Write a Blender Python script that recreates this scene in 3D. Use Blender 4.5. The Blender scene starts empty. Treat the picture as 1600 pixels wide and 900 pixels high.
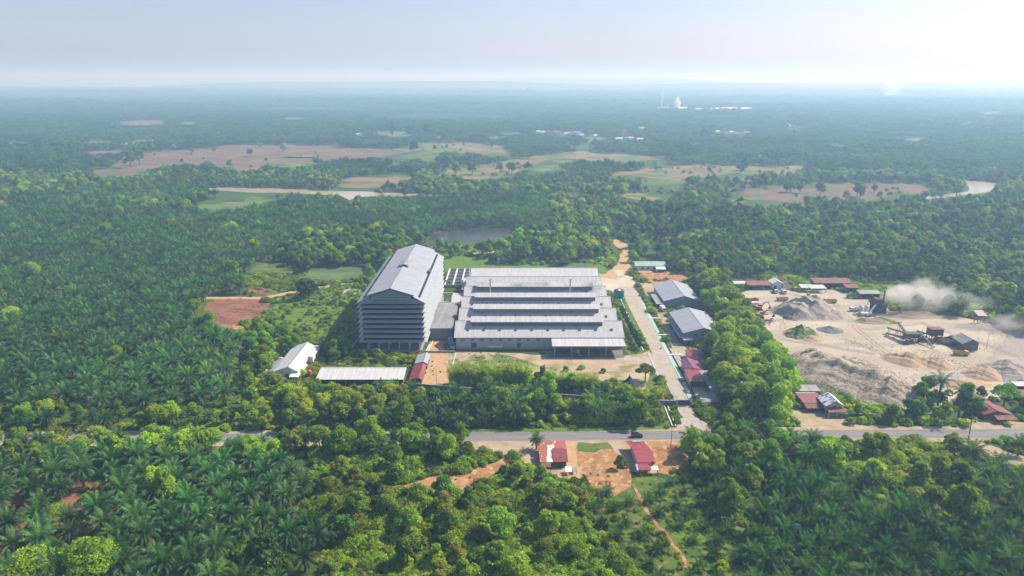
import bpy, bmesh, math, random
import numpy as np
from mathutils import Vector, Matrix
R = math.radians
scene = bpy.context.scene
COL = scene.collection
# ---------------------------------------------------------------- camera
F, TH, CAMH = 1142.5, R(15.93), 128.0            # focal length in photo pixels, downward pitch, flying height
CT, ST = math.cos(TH), math.sin(TH)
cam_d = bpy.data.cameras.new('camera')
cam_d.sensor_width = 36.0
cam_d.lens = 36.0 * F / 1600.0
cam_d.clip_start, cam_d.clip_end = 1.0, 90000.0
cam = bpy.data.objects.new('camera', cam_d)
COL.objects.link(cam)
cam.location = (0, 0, CAMH)
cam.rotation_euler = (math.pi / 2 - TH, 0, 0)
scene.camera = cam
# ---------------------------------------------------------------- sky, sun, exposure
SUN_EL, SUN_AZ = R(45), R(66)                    # azimuth measured from +Y towards +X
world = bpy.data.worlds.new('World')
scene.world = world
world.use_nodes = True
wn = world.node_tree
for n in list(wn.nodes): wn.nodes.remove(n)
sky = wn.nodes.new('ShaderNodeTexSky')
sky.sky_type = 'NISHITA'
sky.sun_disc = False
sky.sun_elevation = SUN_EL
sky.sun_rotation = SUN_AZ
sky.altitude = 100
sky.air_density, sky.dust_density, sky.ozone_density = 1.0, 1.6, 5.0
bg = wn.nodes.new('ShaderNodeBackground')
bg.inputs['Strength'].default_value = 0.112
wo = wn.nodes.new('ShaderNodeOutputWorld')
tint = wn.nodes.new('ShaderNodeMix'); tint.data_type = 'RGBA'; tint.blend_type = 'MULTIPLY'; tint.inputs['Factor'].default_value = 1.0
tint.inputs[7].default_value = (1.11, 0.965, 1.03, 1)
wn.links.new(sky.outputs[0], tint.inputs[6]); wn.links.new(tint.outputs[2], bg.inputs[0]); wn.links.new(bg.outputs[0], wo.inputs[0])
sun_d = bpy.data.lights.new('sun', 'SUN')
sun_d.energy, sun_d.angle, sun_d.color = 5.0, R(0.6), (1.0, 0.945, 0.845)
sun = bpy.data.objects.new('sun', sun_d)
COL.objects.link(sun)
SDIR = Vector((math.sin(SUN_AZ) * math.cos(SUN_EL), math.cos(SUN_AZ) * math.cos(SUN_EL), math.sin(SUN_EL)))
sun.rotation_euler = (-SDIR).to_track_quat('-Z', 'Y').to_euler()
sun.location = (300, 100, 300)
scene.view_settings.view_transform = 'Standard'
scene.view_settings.look = 'None'
scene.view_settings.exposure = 0.52
scene.view_settings.gamma = 1.0
cy = scene.cycles
cy.max_bounces, cy.diffuse_bounces, cy.glossy_bounces, cy.transmission_bounces = 5, 3, 2, 4
cy.transparent_max_bounces, cy.volume_bounces = 8, 2
cy.use_denoising = True
cy.caustics_reflective = cy.caustics_refractive = False
cy.use_adaptive_sampling = True
cy.adaptive_threshold = 0.012
cy.sample_clamp_indirect = 6.0
scene.render.use_persistent_data = False
HAZE_DENSITY, HAZE_TOP = 0.00031, 240.0

# ---------------------------------------------------------------- where a photo pixel meets the ground
def P(px, py, z=0.0):
    u, v = (px - 800) / F, (450 - py) / F
    dx, dy, dz = u, CT + v * ST, -ST + v * CT
    t = (z - CAMH) / dz
    return (dx * t, dy * t)
def Q(x, y, z=0.0):                               # and back (numpy friendly)
    dep = y * CT + (CAMH - z) * ST
    up = y * ST - (CAMH - z) * CT
    return 800 + F * x / dep, 450 - F * up / dep

# ---------------------------------------------------------------- object helpers
ORI = {}
def tag(o, label=None, cat=None, group=None, kind=None):
    if label: o['label'] = label
    if cat: o['category'] = cat
    if group: o['group'] = group
    if kind: o['kind'] = kind
    return o
def thing(name, label, cat, loc=(0, 0, 0), group=None, rz=0.0):
    o = bpy.data.objects.new(name, None)
    o.empty_display_size = 1.0
    COL.objects.link(o)
    o.location = loc; o.rotation_euler = (0, 0, rz)
    ORI[o.name] = Vector(loc) if rz == 0 else Vector((0, 0, 0))
    return tag(o, label, cat, group)
class MB:
    """collects faces; build() links them as ONE mesh object"""
    def __init__(s): s.v, s.f, s.m = [], [], []
    def add(s, vs, fs, mi=0):
        b = len(s.v); s.v.extend([tuple(p) for p in vs])
        for f in fs: s.f.append([b + i for i in f]); s.m.append(mi)
        return s
    def box(s, x0, x1, y0, y1, z0, z1, mi=0):
        return s.add([(x0,y0,z0),(x1,y0,z0),(x1,y1,z0),(x0,y1,z0),(x0,y0,z1),(x1,y0,z1),(x1,y1,z1),(x0,y1,z1)],
              [(3,2,1,0),(4,5,6,7),(0,1,5,4),(1,2,6,5),(2,3,7,6),(3,0,4,7)], mi)
    def prism_y(s, prof, y0, y1, mi=0):            # profile in (x, z)
        n = len(prof)
        s.add([(x,y0,z) for x,z in prof] + [(x,y1,z) for x,z in prof],
              [tuple(range(n)), tuple(range(2*n-1, n-1, -1))] + [(i, n+i, n+(i+1)%n, (i+1)%n) for i in range(n)], mi)
        return s
    def prism_x(s, prof, x0, x1, mi=0):            # profile in (y, z)
        n = len(prof)
        s.add([(x0,y,z) for y,z in prof] + [(x1,y,z) for y,z in prof],
              [tuple(range(n)), tuple(range(2*n-1, n-1, -1))] + [(i, n+i, n+(i+1)%n, (i+1)%n) for i in range(n)], mi)
        return s
    def prism_z(s, poly, z0, z1, mi=0):
        n = len(poly)
        s.add([(x,y,z0) for x,y in poly] + [(x,y,z1) for x,y in poly],
              [tuple(range(n-1,-1,-1)), tuple(range(n, 2*n))] + [(i, (i+1)%n, n+(i+1)%n, n+i) for i in range(n)], mi)
        return s
    def slab(s, pts, t, mi=0):                     # four corners of a sloping sheet, thickness down
        return s.add(list(pts) + [(x,y,z-t) for x,y,z in pts],
              [(0,1,2,3),(7,6,5,4),(0,4,5,1),(1,5,6,2),(2,6,7,3),(3,7,4,0)], mi)
    def tube(s, p0, p1, r0, r1=None, n=8, mi=0, cap=True):
        r1 = r0 if r1 is None else r1
        p0, p1 = Vector(p0), Vector(p1); d = (p1 - p0)
        if d.length < 1e-6: return s
        d.normalize()
        a = d.orthogonal().normalized(); b = d.cross(a)
        ring = [a*math.cos(2*math.pi*i/n) + b*math.sin(2*math.pi*i/n) for i in range(n)]
        s.add([p0 + q*r0 for q in ring] + [p1 + q*r1 for q in ring],
              [(i, (i+1)%n, n+(i+1)%n, n+i) for i in range(n)] + ([tuple(range(n-1,-1,-1)), tuple(range(n,2*n))] if cap else []), mi)
        return s
    def bar(s, p0, p1, w, h, mi=0):                # rectangular bar
        p0, p1 = Vector(p0), Vector(p1); d = (p1-p0).normalized()
        a = d.cross(Vector((0,0,1)))
        a = Vector((1,0,0)) if a.length < 1e-4 else a.normalized()
        b = a.cross(d)
        c = [a*w/2+b*h/2, -a*w/2+b*h/2, -a*w/2-b*h/2, a*w/2-b*h/2]
        return s.add([p0+q for q in c]+[p1+q for q in c], [(0,1,2,3),(7,6,5,4),(0,4,5,1),(1,5,6,2),(2,6,7,3),(3,7,4,0)], mi)
    def lathe(s, prof, cx, cy, n=20, mi=0):        # profile (r, z) bottom to top
        vs = [(cx+r*math.cos(2*math.pi*i/n), cy+r*math.sin(2*math.pi*i/n), z) for r, z in prof for i in range(n)]
        fs = [(k*n+i, k*n+(i+1)%n, (k+1)*n+(i+1)%n, (k+1)*n+i) for k in range(len(prof)-1) for i in range(n)]
        fs += [tuple(range(n-1,-1,-1)), tuple((len(prof)-1)*n+i for i in range(n))]
        return s.add(vs, fs, mi)
    def mesh(s, name, mats, off=(0,0,0)):
        me = bpy.data.meshes.new(name)
        me.from_pydata([(p[0]-off[0], p[1]-off[1], p[2]-off[2]) for p in s.v], [], s.f)
        mats = mats if isinstance(mats, (list, tuple)) else [mats]
        for m in mats: me.materials.append(m)
        if len(mats) > 1: me.polygons.foreach_set('material_index', s.m)
        bm = bmesh.new(); bm.from_mesh(me)
        bmesh.ops.recalc_face_normals(bm, faces=bm.faces)
        bm.to_mesh(me); bm.free()
        me.update()
        return me
    def build(s, name, mats, parent=None, at=None, local=False):
        if parent is not None: off = Vector((0,0,0)) if local else ORI[parent.name]
        else: off = Vector(at) if at else Vector((0,0,0))
        o = bpy.data.objects.new(name, s.mesh(name, mats, off))
        COL.objects.link(o)
        if parent is not None:
            o.parent = parent; ORI[o.name] = Vector((0,0,0)) if local else ORI[parent.name]
        else:
            o.location = off; ORI[o.name] = off
        return o
def np_mesh(name, V, Fq, mats, mi=None, smooth=False):
    """mesh from numpy arrays; Fq (n,4) quads or (n,3) triangles"""
    me = bpy.data.meshes.new(name)
    k = Fq.shape[1]
    me.vertices.add(len(V)); me.vertices.foreach_set('co', np.asarray(V, np.float32).ravel())
    me.loops.add(Fq.size); me.loops.foreach_set('vertex_index', Fq.astype(np.int32).ravel())
    me.polygons.add(len(Fq)); me.polygons.foreach_set('loop_start', np.arange(0, Fq.size, k, dtype=np.int32))
    for m in (mats if isinstance(mats, (list, tuple)) else [mats]): me.materials.append(m)
    if mi is not None: me.polygons.foreach_set('material_index', np.asarray(mi, np.int32))
    if smooth: me.polygons.foreach_set('use_smooth', np.ones(len(Fq), bool))
    me.update(calc_edges=True)
    return me
def copy_tree(o, parent=None):
    c = o.copy(); COL.objects.link(c)
    c.parent = parent
    for ch in KIDS.get(o.name, ()): copy_tree(ch, c)
    return c
KIDS = {}
def kids(o, *ch): KIDS[o.name] = list(ch)
# ---------------------------------------------------------------- procedural materials
def nt_new(name):
    m = bpy.data.materials.new(name); m.use_nodes = True
    t = m.node_tree
    for n in list(t.nodes): t.nodes.remove(n)
    return m, t, t.nodes.new('ShaderNodeOutputMaterial')
def c4(c): return (c[0], c[1], c[2], 1.0)
def noise(t, scale, detail=4, rough=0.6, vec=None, stretch=None, space='pos'):
    n = t.nodes.new('ShaderNodeTexNoise')
    n.inputs['Scale'].default_value = scale; n.inputs['Detail'].default_value = detail; n.inputs['Roughness'].default_value = rough
    if space == 'pos':
        g = t.nodes.new('ShaderNodeNewGeometry'); out = g.outputs['Position']
    else:
        g = t.nodes.new('ShaderNodeTexCoord'); out = g.outputs['Object']
    if stretch:
        mp = t.nodes.new('ShaderNodeMapping'); mp.inputs['Scale'].default_value = stretch
        t.links.new(out, mp.inputs[0]); out = mp.outputs[0]
    t.links.new(out, n.inputs['Vector'])
    return n.outputs['Fac']
def ramp(t, fac, a, b):
    r = t.nodes.new('ShaderNodeMapRange'); r.inputs['From Min'].default_value = a; r.inputs['From Max'].default_value = b
    t.links.new(fac, r.inputs['Value']); return r.outputs[0]
def mix(t, fac, A, B):
    m = t.nodes.new('ShaderNodeMix'); m.data_type = 'RGBA'
    if isinstance(fac, (int, float)): m.inputs['Factor'].default_value = fac
    else: t.links.new(fac, m.inputs['Factor'])
    for s, v in ((6, A), (7, B)):
        if isinstance(v, tuple): m.inputs[s].default_value = c4(v)
        else: t.links.new(v, m.inputs[s])
    return m.outputs[2]
def surf(name, base, c2=None, scale=0.5, lo=0.4, hi=0.6, c3=None, scale3=3.0, lo3=0.5, hi3=0.7, rough=0.85, metal=0.0, bump=0.0, bscale=2.0, stretch=None, stretch3=None, spec=0.3, detail=5):
    """principled surface with one or two layers of colour noise in world metres"""
    m, t, out = nt_new(name)
    b = t.nodes.new('ShaderNodeBsdfPrincipled')
    b.inputs['Roughness'].default_value = rough; b.inputs['Metallic'].default_value = metal
    b.inputs['Specular IOR Level'].default_value = spec
    col = base
    if c2: col = mix(t, ramp(t, noise(t, scale, detail, 0.6, stretch=stretch), lo, hi), base, c2)
    if c3: col = mix(t, ramp(t, noise(t, scale3, detail, 0.6, stretch=stretch3), lo3, hi3), col, c3)
    if isinstance(col, tuple): b.inputs['Base Color'].default_value = c4(col)
    else: t.links.new(col, b.inputs['Base Color'])
    if bump:
        bp = t.nodes.new('ShaderNodeBump'); bp.inputs['Strength'].default_value = 1.0; bp.inputs['Distance'].default_value = bump
        t.links.new(noise(t, bscale, 6, 0.65), bp.inputs['Height']); t.links.new(bp.outputs[0], b.inputs['Normal'])
    t.links.new(b.outputs[0], out.inputs['Surface'])
    return m
def leafmat(name, a, b, trans=0.35, gloss=0.05, spread=(0.62, 1.55), hue=(0.462, 0.508)):
    """leaves: colour drifts from plant to plant, sprig to sprig and over the land; thin enough to glow when lit from behind"""
    m, t, out = nt_new(name)
    oi = t.nodes.new('ShaderNodeObjectInfo')
    col = mix(t, oi.outputs['Random'], a, b)
    hsv = t.nodes.new('ShaderNodeHueSaturation'); t.links.new(col, hsv.inputs['Color'])
    def math_(op, x, y):
        k = t.nodes.new('ShaderNodeMath'); k.operation = op
        for i, q in enumerate((x, y)):
            if isinstance(q, (int, float)): k.inputs[i].default_value = q
            else: t.links.new(q, k.inputs[i])
        return k.outputs[0]
    def rng_(x, lo, hi, f0=0.0, f1=1.0):
        k = t.nodes.new('ShaderNodeMapRange'); k.inputs['From Min'].default_value = f0; k.inputs['From Max'].default_value = f1
        k.inputs['To Min'].default_value = lo; k.inputs['To Max'].default_value = hi; t.links.new(x, k.inputs['Value']); return k.outputs[0]
    r2 = math_('FRACT', math_('MULTIPLY', oi.outputs['Random'], 17.31), 0.0)
    r3 = math_('FRACT', math_('MULTIPLY', oi.outputs['Random'], 91.7), 0.0)
    v = math_('MULTIPLY', rng_(r2, *spread), rng_(noise(t, 0.9, 3, 0.6), 0.75, 1.28, 0.3, 0.7))
    v = math_('MULTIPLY', v, rng_(noise(t, 0.011, 3, 0.6), 0.72, 1.30, 0.35, 0.65))
    t.links.new(v, hsv.inputs['Value'])
    h = math_('ADD', rng_(r3, -0.012, 0.012), rng_(noise(t, 0.017, 3, 0.6), *hue, 0.3, 0.7))
    t.links.new(h, hsv.inputs['Hue'])
    d = t.nodes.new('ShaderNodeBsdfDiffuse'); tr = t.nodes.new('ShaderNodeBsdfTranslucent')
    t.links.new(hsv.outputs[0], d.inputs[0])
    g2 = t.nodes.new('ShaderNodeMix'); g2.data_type = 'RGBA'; g2.blend_type = 'MULTIPLY'; g2.inputs['Factor'].default_value = 1.0
    t.links.new(hsv.outputs[0], g2.inputs[6]); g2.inputs[7].default_value = (1.5, 1.35, 0.5, 1)
    t.links.new(g2.outputs[2], tr.inputs[0])
    mx = t.nodes.new('ShaderNodeMixShader'); mx.inputs[0].default_value = trans
    t.links.new(d.outputs[0], mx.inputs[1]); t.links.new(tr.outputs[0], mx.inputs[2])
    last = mx.outputs[0]
    if gloss:
        g = t.nodes.new('ShaderNodeBsdfGlossy'); g.inputs['Roughness'].default_value = 0.5; g.inputs['Color'].default_value = (0.7, 0.8, 0.6, 1)
        m2 = t.nodes.new('ShaderNodeMixShader'); m2.inputs[0].default_value = gloss
        t.links.new(last, m2.inputs[1]); t.links.new(g.outputs[0], m2.inputs[2]); last = m2.outputs[0]
    t.links.new(last, out.inputs['Surface'])
    return m
def volmat(name, color, density, aniso=0.3, nscale=None, lo=0.4, hi=0.7, stretch=(1,1,1), falloff=True, detail=7):
    m, t, out = nt_new(name)
    v = t.nodes.new('ShaderNodeVolumePrincipled')
    v.inputs['Color'].default_value = c4(color); v.inputs['Anisotropy'].default_value = aniso
    v.inputs['Density Attribute'].default_value = ''
    v.inputs['Density'].default_value = density
    if nscale:
        tc = t.nodes.new('ShaderNodeTexCoord')
        raw = noise(t, nscale, detail, 0.62, stretch=stretch); f = ramp(t, raw, lo, hi)
        if falloff:
            mp = t.nodes.new('ShaderNodeMapping'); mp.inputs['Location'].default_value = (-1, -1, -1); mp.inputs['Scale'].default_value = (2, 2, 2)
            t.links.new(tc.outputs['Generated'], mp.inputs[0])
            ln = t.nodes.new('ShaderNodeVectorMath'); ln.operation = 'LENGTH'
            t.links.new(mp.outputs[0], ln.inputs[0])
            e = t.nodes.new('ShaderNodeMapRange'); e.inputs['From Min'].default_value = 1.0; e.inputs['From Max'].default_value = 0.15; e.inputs['To Max'].default_value = 1.0
            t.links.new(ln.outputs['Value'], e.inputs['Value'])
            ad = t.nodes.new('ShaderNodeMath'); ad.operation = 'MULTIPLY_ADD'; ad.inputs[1].default_value = 0.42   # edges break up into billows
            t.links.new(e.outputs[0], ad.inputs[0]); t.links.new(raw, ad.inputs[2])
            f0 = ramp(t, ad.outputs[0], lo+0.19, hi+0.17)
            mu = t.nodes.new('ShaderNodeMath'); mu.operation = 'MULTIPLY'
            e2 = t.nodes.new('ShaderNodeMapRange'); e2.inputs['From Min'].default_value = 1.0; e2.inputs['From Max'].default_value = 0.8
            t.links.new(ln.outputs['Value'], e2.inputs['Value'])
            t.links.new(f0, mu.inputs[0]); t.links.new(e2.outputs[0], mu.inputs[1]); f = mu.outputs[0]
        mu = t.nodes.new('ShaderNodeMath'); mu.operation = 'MULTIPLY'; mu.inputs[1].default_value = density
        t.links.new(f, mu.inputs[0]); t.links.new(mu.outputs[0], v.inputs['Density'])
    t.links.new(v.outputs[0], out.inputs['Volume'])
    return m
M = {}
M['ground'] = surf('ground_cover', (0.038,0.075,0.014), (0.070,0.110,0.020), 0.035, 0.35, 0.65, c3=(0.085,0.075,0.035), scale3=0.25, lo3=0.55, hi3=0.75, bump=0.4, bscale=0.4, rough=0.95, spec=0.1)
M['grass'] = surf('grass_mown', (0.055,0.115,0.018), (0.125,0.160,0.030), 0.16, 0.42, 0.58, c3=(0.21,0.16,0.075), scale3=0.28, lo3=0.54, hi3=0.66, detail=9, rough=0.95, spec=0.1)
M['grass_bright'] = surf('grass_bright', (0.085,0.165,0.016), (0.130,0.195,0.022), 0.15, 0.35, 0.65, c3=(0.05,0.10,0.02), scale3=0.4, rough=0.95, spec=0.1)
M['grass_rough'] = surf('rough_yard_grass', (0.085,0.14,0.025), (0.125,0.155,0.035), 0.12, 0.35, 0.65, c3=(0.36,0.29,0.18), scale3=0.11, lo3=0.46, hi3=0.60, rough=0.95, spec=0.1, detail=8)
M['yardsoil'] = surf('yard_soil', (0.42,0.34,0.225), (0.33,0.255,0.15), 0.10, 0.4, 0.62, c3=(0.15,0.16,0.045), scale3=0.09, lo3=0.52, hi3=0.66, rough=0.95, spec=0.1)
M['sand'] = surf('quarry_sand', (0.455,0.395,0.29), (0.36,0.305,0.215), 0.03, 0.38, 0.62, c3=(0.30,0.27,0.225), scale3=0.05, lo3=0.50, hi3=0.66, rough=0.95, spec=0.1, bump=0.35, bscale=0.35, stretch3=(0.35,1.6,1), detail=9)
M['rut'] = surf('rutted_earth', (0.31,0.25,0.17), (0.40,0.33,0.23), 0.12, 0.40, 0.58, rough=0.95, spec=0.1)
M['concrete'] = surf('concrete_pad', (0.50,0.43,0.325), (0.43,0.37,0.28), 0.12, 0.4, 0.65, c3=(0.36,0.31,0.235), scale3=0.5, lo3=0.58, hi3=0.75, rough=0.9)
M['concrete_grey'] = surf('concrete_grey', (0.36,0.35,0.32), (0.27,0.26,0.24), 0.3, 0.4, 0.65, rough=0.9)
M['concrete_white'] = surf('concrete_white', (0.62,0.60,0.55), (0.45,0.43,0.38), 0.5, 0.45, 0.7, rough=0.9)
M['asphalt'] = surf('asphalt', (0.205,0.195,0.180), (0.165,0.158,0.150), 0.4, 0.4, 0.65, c3=(0.25,0.235,0.21), scale3=0.9, stretch3=(0.05,1,1), lo3=0.55, hi3=0.7, rough=0.9, stretch=(0.1,1,1))
M['drive'] = surf('drive_concrete', (0.40,0.345,0.27), (0.33,0.285,0.22), 0.25, 0.4, 0.65, c3=(0.24,0.215,0.18), scale3=0.5, stretch3=(1,0.06,1), lo3=0.56, hi3=0.72, rough=0.9)
M['shoulder'] = surf('road_shoulder', (0.40,0.32,0.21), (0.30,0.235,0.14), 0.2, 0.4, 0.65, c3=(0.11,0.13,0.035), scale3=0.12, lo3=0.6, hi3=0.7, rough=0.95, spec=0.1)
M['redsoil'] = surf('red_soil', (0.255,0.115,0.065), (0.175,0.080,0.050), 0.13, 0.42, 0.58, detail=10, c3=(0.30,0.16,0.085), scale3=0.25, lo3=0.55, hi3=0.72, rough=0.95, spec=0.1, bump=0.25, bscale=0.35)
M['orangesoil'] = surf('orange_soil', (0.37,0.195,0.082), (0.255,0.130,0.058), 0.22, 0.42, 0.58, c3=(0.46,0.30,0.16), scale3=0.35, lo3=0.50, hi3=0.64, detail=10, rough=0.95, spec=0.1, bump=0.15, bscale=0.5)
M['pathsoil'] = surf('trodden_path', (0.47,0.31,0.165), (0.40,0.25,0.12), 0.4, 0.4, 0.62, rough=0.95, spec=0.1)
M['fieldsoil'] = surf('ploughed_field', (0.215,0.125,0.090), (0.145,0.088,0.066), 0.012, 0.38, 0.62, c3=(0.105,0.12,0.05), scale3=0.03, lo3=0.46, hi3=0.60, detail=9, rough=0.95, spec=0.1)
M['fieldpale'] = surf('pale_field', (0.255,0.165,0.100), (0.17,0.135,0.065), 0.012, 0.38, 0.62, c3=(0.085,0.14,0.03), scale3=0.022, lo3=0.50, hi3=0.57, detail=9, rough=0.95, spec=0.1)
M['fieldgreen'] = surf('green_field', (0.105,0.175,0.030), (0.18,0.18,0.06), 0.02, 0.38, 0.62, c3=(0.05,0.10,0.022), scale3=0.04, lo3=0.48, hi3=0.58, detail=9, rough=0.95, spec=0.1)
M['river'] = surf('silty_river', (0.40,0.33,0.21), (0.34,0.285,0.18), 0.02, rough=0.25, spec=0.4)
M['pond'] = surf('dark_pond', (0.035,0.045,0.038), (0.055,0.062,0.042), 0.04, rough=0.22, spec=0.14)
M['swamp'] = surf('weedy_pond', (0.095,0.115,0.075), (0.085,0.125,0.045), 0.06, 0.45, 0.6, c3=(0.11,0.19,0.03), scale3=0.04, lo3=0.48, hi3=0.58, rough=0.6, spec=0.15)
M['farland'] = surf('far_country', (0.040,0.075,0.026), (0.022,0.046,0.02), 0.0035, 0.38, 0.62, c3=(0.15,0.13,0.08), scale3=0.0016, lo3=0.60, hi3=0.68, rough=0.95, spec=0.05)
M['hill'] = surf('hill_forest', (0.035,0.07,0.028), (0.025,0.05,0.022), 0.002, rough=0.95, spec=0.05)
def metal(name, c, c2, sx=1.0, sy=1.0, rough=0.45, m=0.0, c3=None, lo3=0.6, hi3=0.8, spec=0.5, stains=None):
    """sheet metal: faint runs along the slope, sheet by sheet change, blotches of dirt"""
    return surf(name, c, tuple(x*0.9 for x in c2), 0.9, 0.38, 0.62, c3=c3, scale3=0.16, lo3=lo3, hi3=hi3, rough=rough, metal=m, stretch=(sx, sy, 0.3), spec=spec)
M['roof_x'] = metal('zinc_sheets', (0.50,0.495,0.475), (0.43,0.425,0.41), 1.6, 0.03, c3=(0.35,0.345,0.335), rough=0.6, spec=0.25)
M['roof_new'] = metal('bright_zinc_sheets', (0.56,0.55,0.525), (0.50,0.49,0.475), 1.6, 0.03, rough=0.6, spec=0.25)
M['roof_y'] = metal('zinc_sheets_weathered', (0.345,0.36,0.38), (0.285,0.30,0.32), 0.03, 1.6, c3=(0.25,0.26,0.28), rough=0.6, spec=0.25)
M['roof_old'] = metal('grey_sheets_old', (0.30,0.30,0.295), (0.24,0.24,0.235), 0.8, 0.05, rough=0.75, c3=(0.19,0.185,0.175), lo3=0.5, hi3=0.75)
M['roof_white'] = metal('white_sheets', (0.56,0.545,0.515), (0.47,0.46,0.445), 1.2, 0.04, c3=(0.40,0.39,0.37), rough=0.7, spec=0.2)
M['louvre'] = metal('louvre_sheets', (0.40,0.43,0.43), (0.35,0.38,0.38), 0.5, 0.5)
M['wall_metal'] = metal('wall_sheets', (0.40,0.44,0.49), (0.34,0.38,0.43), 1.5, 1.5, c3=(0.28,0.31,0.34))
M['wall_blue'] = metal('blue_grey_wall', (0.26,0.30,0.36), (0.21,0.25,0.31), 1.5, 1.5)
M['wall_white'] = surf('white_plaster', (0.70,0.69,0.66), (0.58,0.57,0.53), 0.4, 0.45, 0.7, rough=0.9)
M['wall_cream'] = surf('cream_plaster', (0.58,0.52,0.42), (0.46,0.41,0.32), 0.4, 0.45, 0.7, rough=0.9)
M['wall_wood'] = surf('weathered_boards', (0.17,0.12,0.085), (0.11,0.085,0.065), 1.2, 0.4, 0.65, stretch=(1,1,0.2), rough=0.9)
M['wall_red'] = surf('red_brick', (0.22,0.085,0.06), (0.16,0.065,0.05), 0.8, rough=0.9)
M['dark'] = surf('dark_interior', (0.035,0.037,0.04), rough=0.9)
M['glass'] = surf('window_glass', (0.05,0.06,0.07), rough=0.12, spec=0.6)
M['red_roof'] = metal('red_sheets', (0.31,0.050,0.055), (0.25,0.046,0.05), 0.6, 0.6, c3=(0.27,0.10,0.085))
M['magenta_roof'] = metal('magenta_sheets', (0.26,0.07,0.13), (0.21,0.065,0.11), 0.6, 0.6)
M['maroon_roof'] = metal('maroon_sheets', (0.24,0.045,0.04), (0.19,0.05,0.045), 0.6, 0.6, c3=(0.26,0.13,0.10))
M['rust_roof'] = metal('rusty_sheets', (0.27,0.13,0.095), (0.19,0.095,0.07), 0.8, 0.8, rough=0.85, c3=(0.33,0.24,0.19), spec=0.2)
M['patch_roof'] = surf('patched_sheets', (0.40,0.085,0.065), (0.30,0.12,0.085), 0.5, 0.45, 0.55, c3=(0.58,0.57,0.55), scale3=0.42, lo3=0.56, hi3=0.585, stretch3=(1.0,0.3,1), rough=0.7)
M['green_roof'] = metal('pale_green_sheets', (0.40,0.54,0.46), (0.34,0.47,0.40), 0.8, 0.05)
M['stripe_roof'] = surf('blue_white_sheets', (0.55,0.57,0.60), (0.10,0.16,0.26), 0.55, 0.49, 0.51, rough=0.6, stretch=(0.6,1.5,1), detail=1)
M['green_tank'] = surf('green_tank_paint', (0.015,0.22,0.135), (0.02,0.17,0.11), 0.8, rough=0.4)
M['red_tank'] = surf('red_tank_plastic', (0.55,0.075,0.045), rough=0.4)
M['steel'] = surf('galvanised_steel', (0.42,0.43,0.44), (0.34,0.34,0.35), 1.0, rough=0.4, metal=0.4)
M['rust'] = surf('rusty_steel', (0.16,0.085,0.055), (0.09,0.065,0.05), 1.2, rough=0.85)
M['darksteel'] = surf('dark_steel', (0.075,0.07,0.068), (0.12,0.09,0.07), 0.7, rough=0.75)
M['yellow'] = surf('yellow_paint', (0.55,0.36,0.05), (0.42,0.27,0.06), 0.8, rough=0.5)
M['orange'] = surf('orange_paint', (0.50,0.20,0.045), (0.40,0.17,0.05), 0.8, rough=0.5)
M['white'] = surf('white_paint', (0.75,0.75,0.74), (0.66,0.66,0.64), 0.6, rough=0.5)
M['blue'] = surf('blue_paint', (0.045,0.075,0.28), (0.05,0.08,0.22), 0.6, rough=0.5)
M['lightblue'] = surf('light_blue_paint', (0.22,0.42,0.55), (0.19,0.36,0.47), 0.6, rough=0.5)
M['greenpaint'] = surf('green_paint', (0.08,0.25,0.09), rough=0.5)
M['redpaint'] = surf('red_paint', (0.45,0.05,0.045), rough=0.5)
M['blackpaint'] = surf('black_car_paint', (0.012,0.012,0.014), rough=0.2, spec=0.6)
M['tyre'] = surf('tyre_rubber', (0.02,0.02,0.02), rough=0.9)
M['edgepaint'] = surf('worn_road_paint', (0.36,0.35,0.32), (0.22,0.21,0.19), 0.6, 0.4, 0.6, rough=0.9)
M['mint'] = surf('mint_green_paving', (0.36,0.52,0.42), (0.29,0.43,0.34), 0.6, rough=0.85)
M['wall_grime'] = surf('perimeter_wall', (0.22,0.20,0.19), (0.14,0.13,0.12), 0.3, 0.4, 0.65, rough=0.95)
M['lilac'] = surf('lilac_plaster', (0.24,0.22,0.33), (0.19,0.17,0.26), 0.5, rough=0.9)
M['thatch'] = surf('dark_thatch', (0.035,0.035,0.04), (0.05,0.048,0.05), 1.5, rough=0.95, bump=0.15, bscale=4)
M['pole'] = surf('weathered_pole', (0.33,0.31,0.28), (0.26,0.245,0.225), 1.0, rough=0.9)
M['gravel_grey'] = surf('grey_gravel', (0.35,0.305,0.245), (0.27,0.24,0.20), 0.6, 0.4, 0.62, c3=(0.38,0.33,0.26), scale3=0.09, lo3=0.5, hi3=0.66, rough=0.95, spec=0.1, bump=0.5, bscale=0.7)
M['gravel_dark'] = surf('dark_gravel', (0.15,0.145,0.145), (0.20,0.19,0.18), 0.5, rough=0.95, spec=0.1, bump=0.3, bscale=0.9)
M['gravel_stone'] = surf('river_stone_gravel', (0.42,0.345,0.245), (0.20,0.17,0.135), 0.95, 0.42, 0.60, c3=(0.44,0.37,0.27), scale3=0.10, lo3=0.5, hi3=0.66, rough=0.95, spec=0.1, bump=0.55, bscale=1.1)
M['gravel_sand'] = surf('sand_heap', (0.40,0.30,0.195), (0.33,0.25,0.165), 0.15, 0.4, 0.62, c3=(0.45,0.33,0.18), scale3=0.06, rough=0.95, spec=0.1, bump=0.2, bscale=0.5)
M['mound_earth'] = surf('grassy_mound', (0.34,0.28,0.18), (0.27,0.22,0.14), 0.25, 0.4, 0.62, c3=(0.085,0.14,0.025), scale3=0.10, lo3=0.48, hi3=0.56, rough=0.95, spec=0.1, bump=0.3, bscale=0.5)
M['bark'] = surf('bark', (0.15,0.12,0.09), (0.10,0.08,0.06), 1.5, rough=0.95, spec=0.1)
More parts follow.
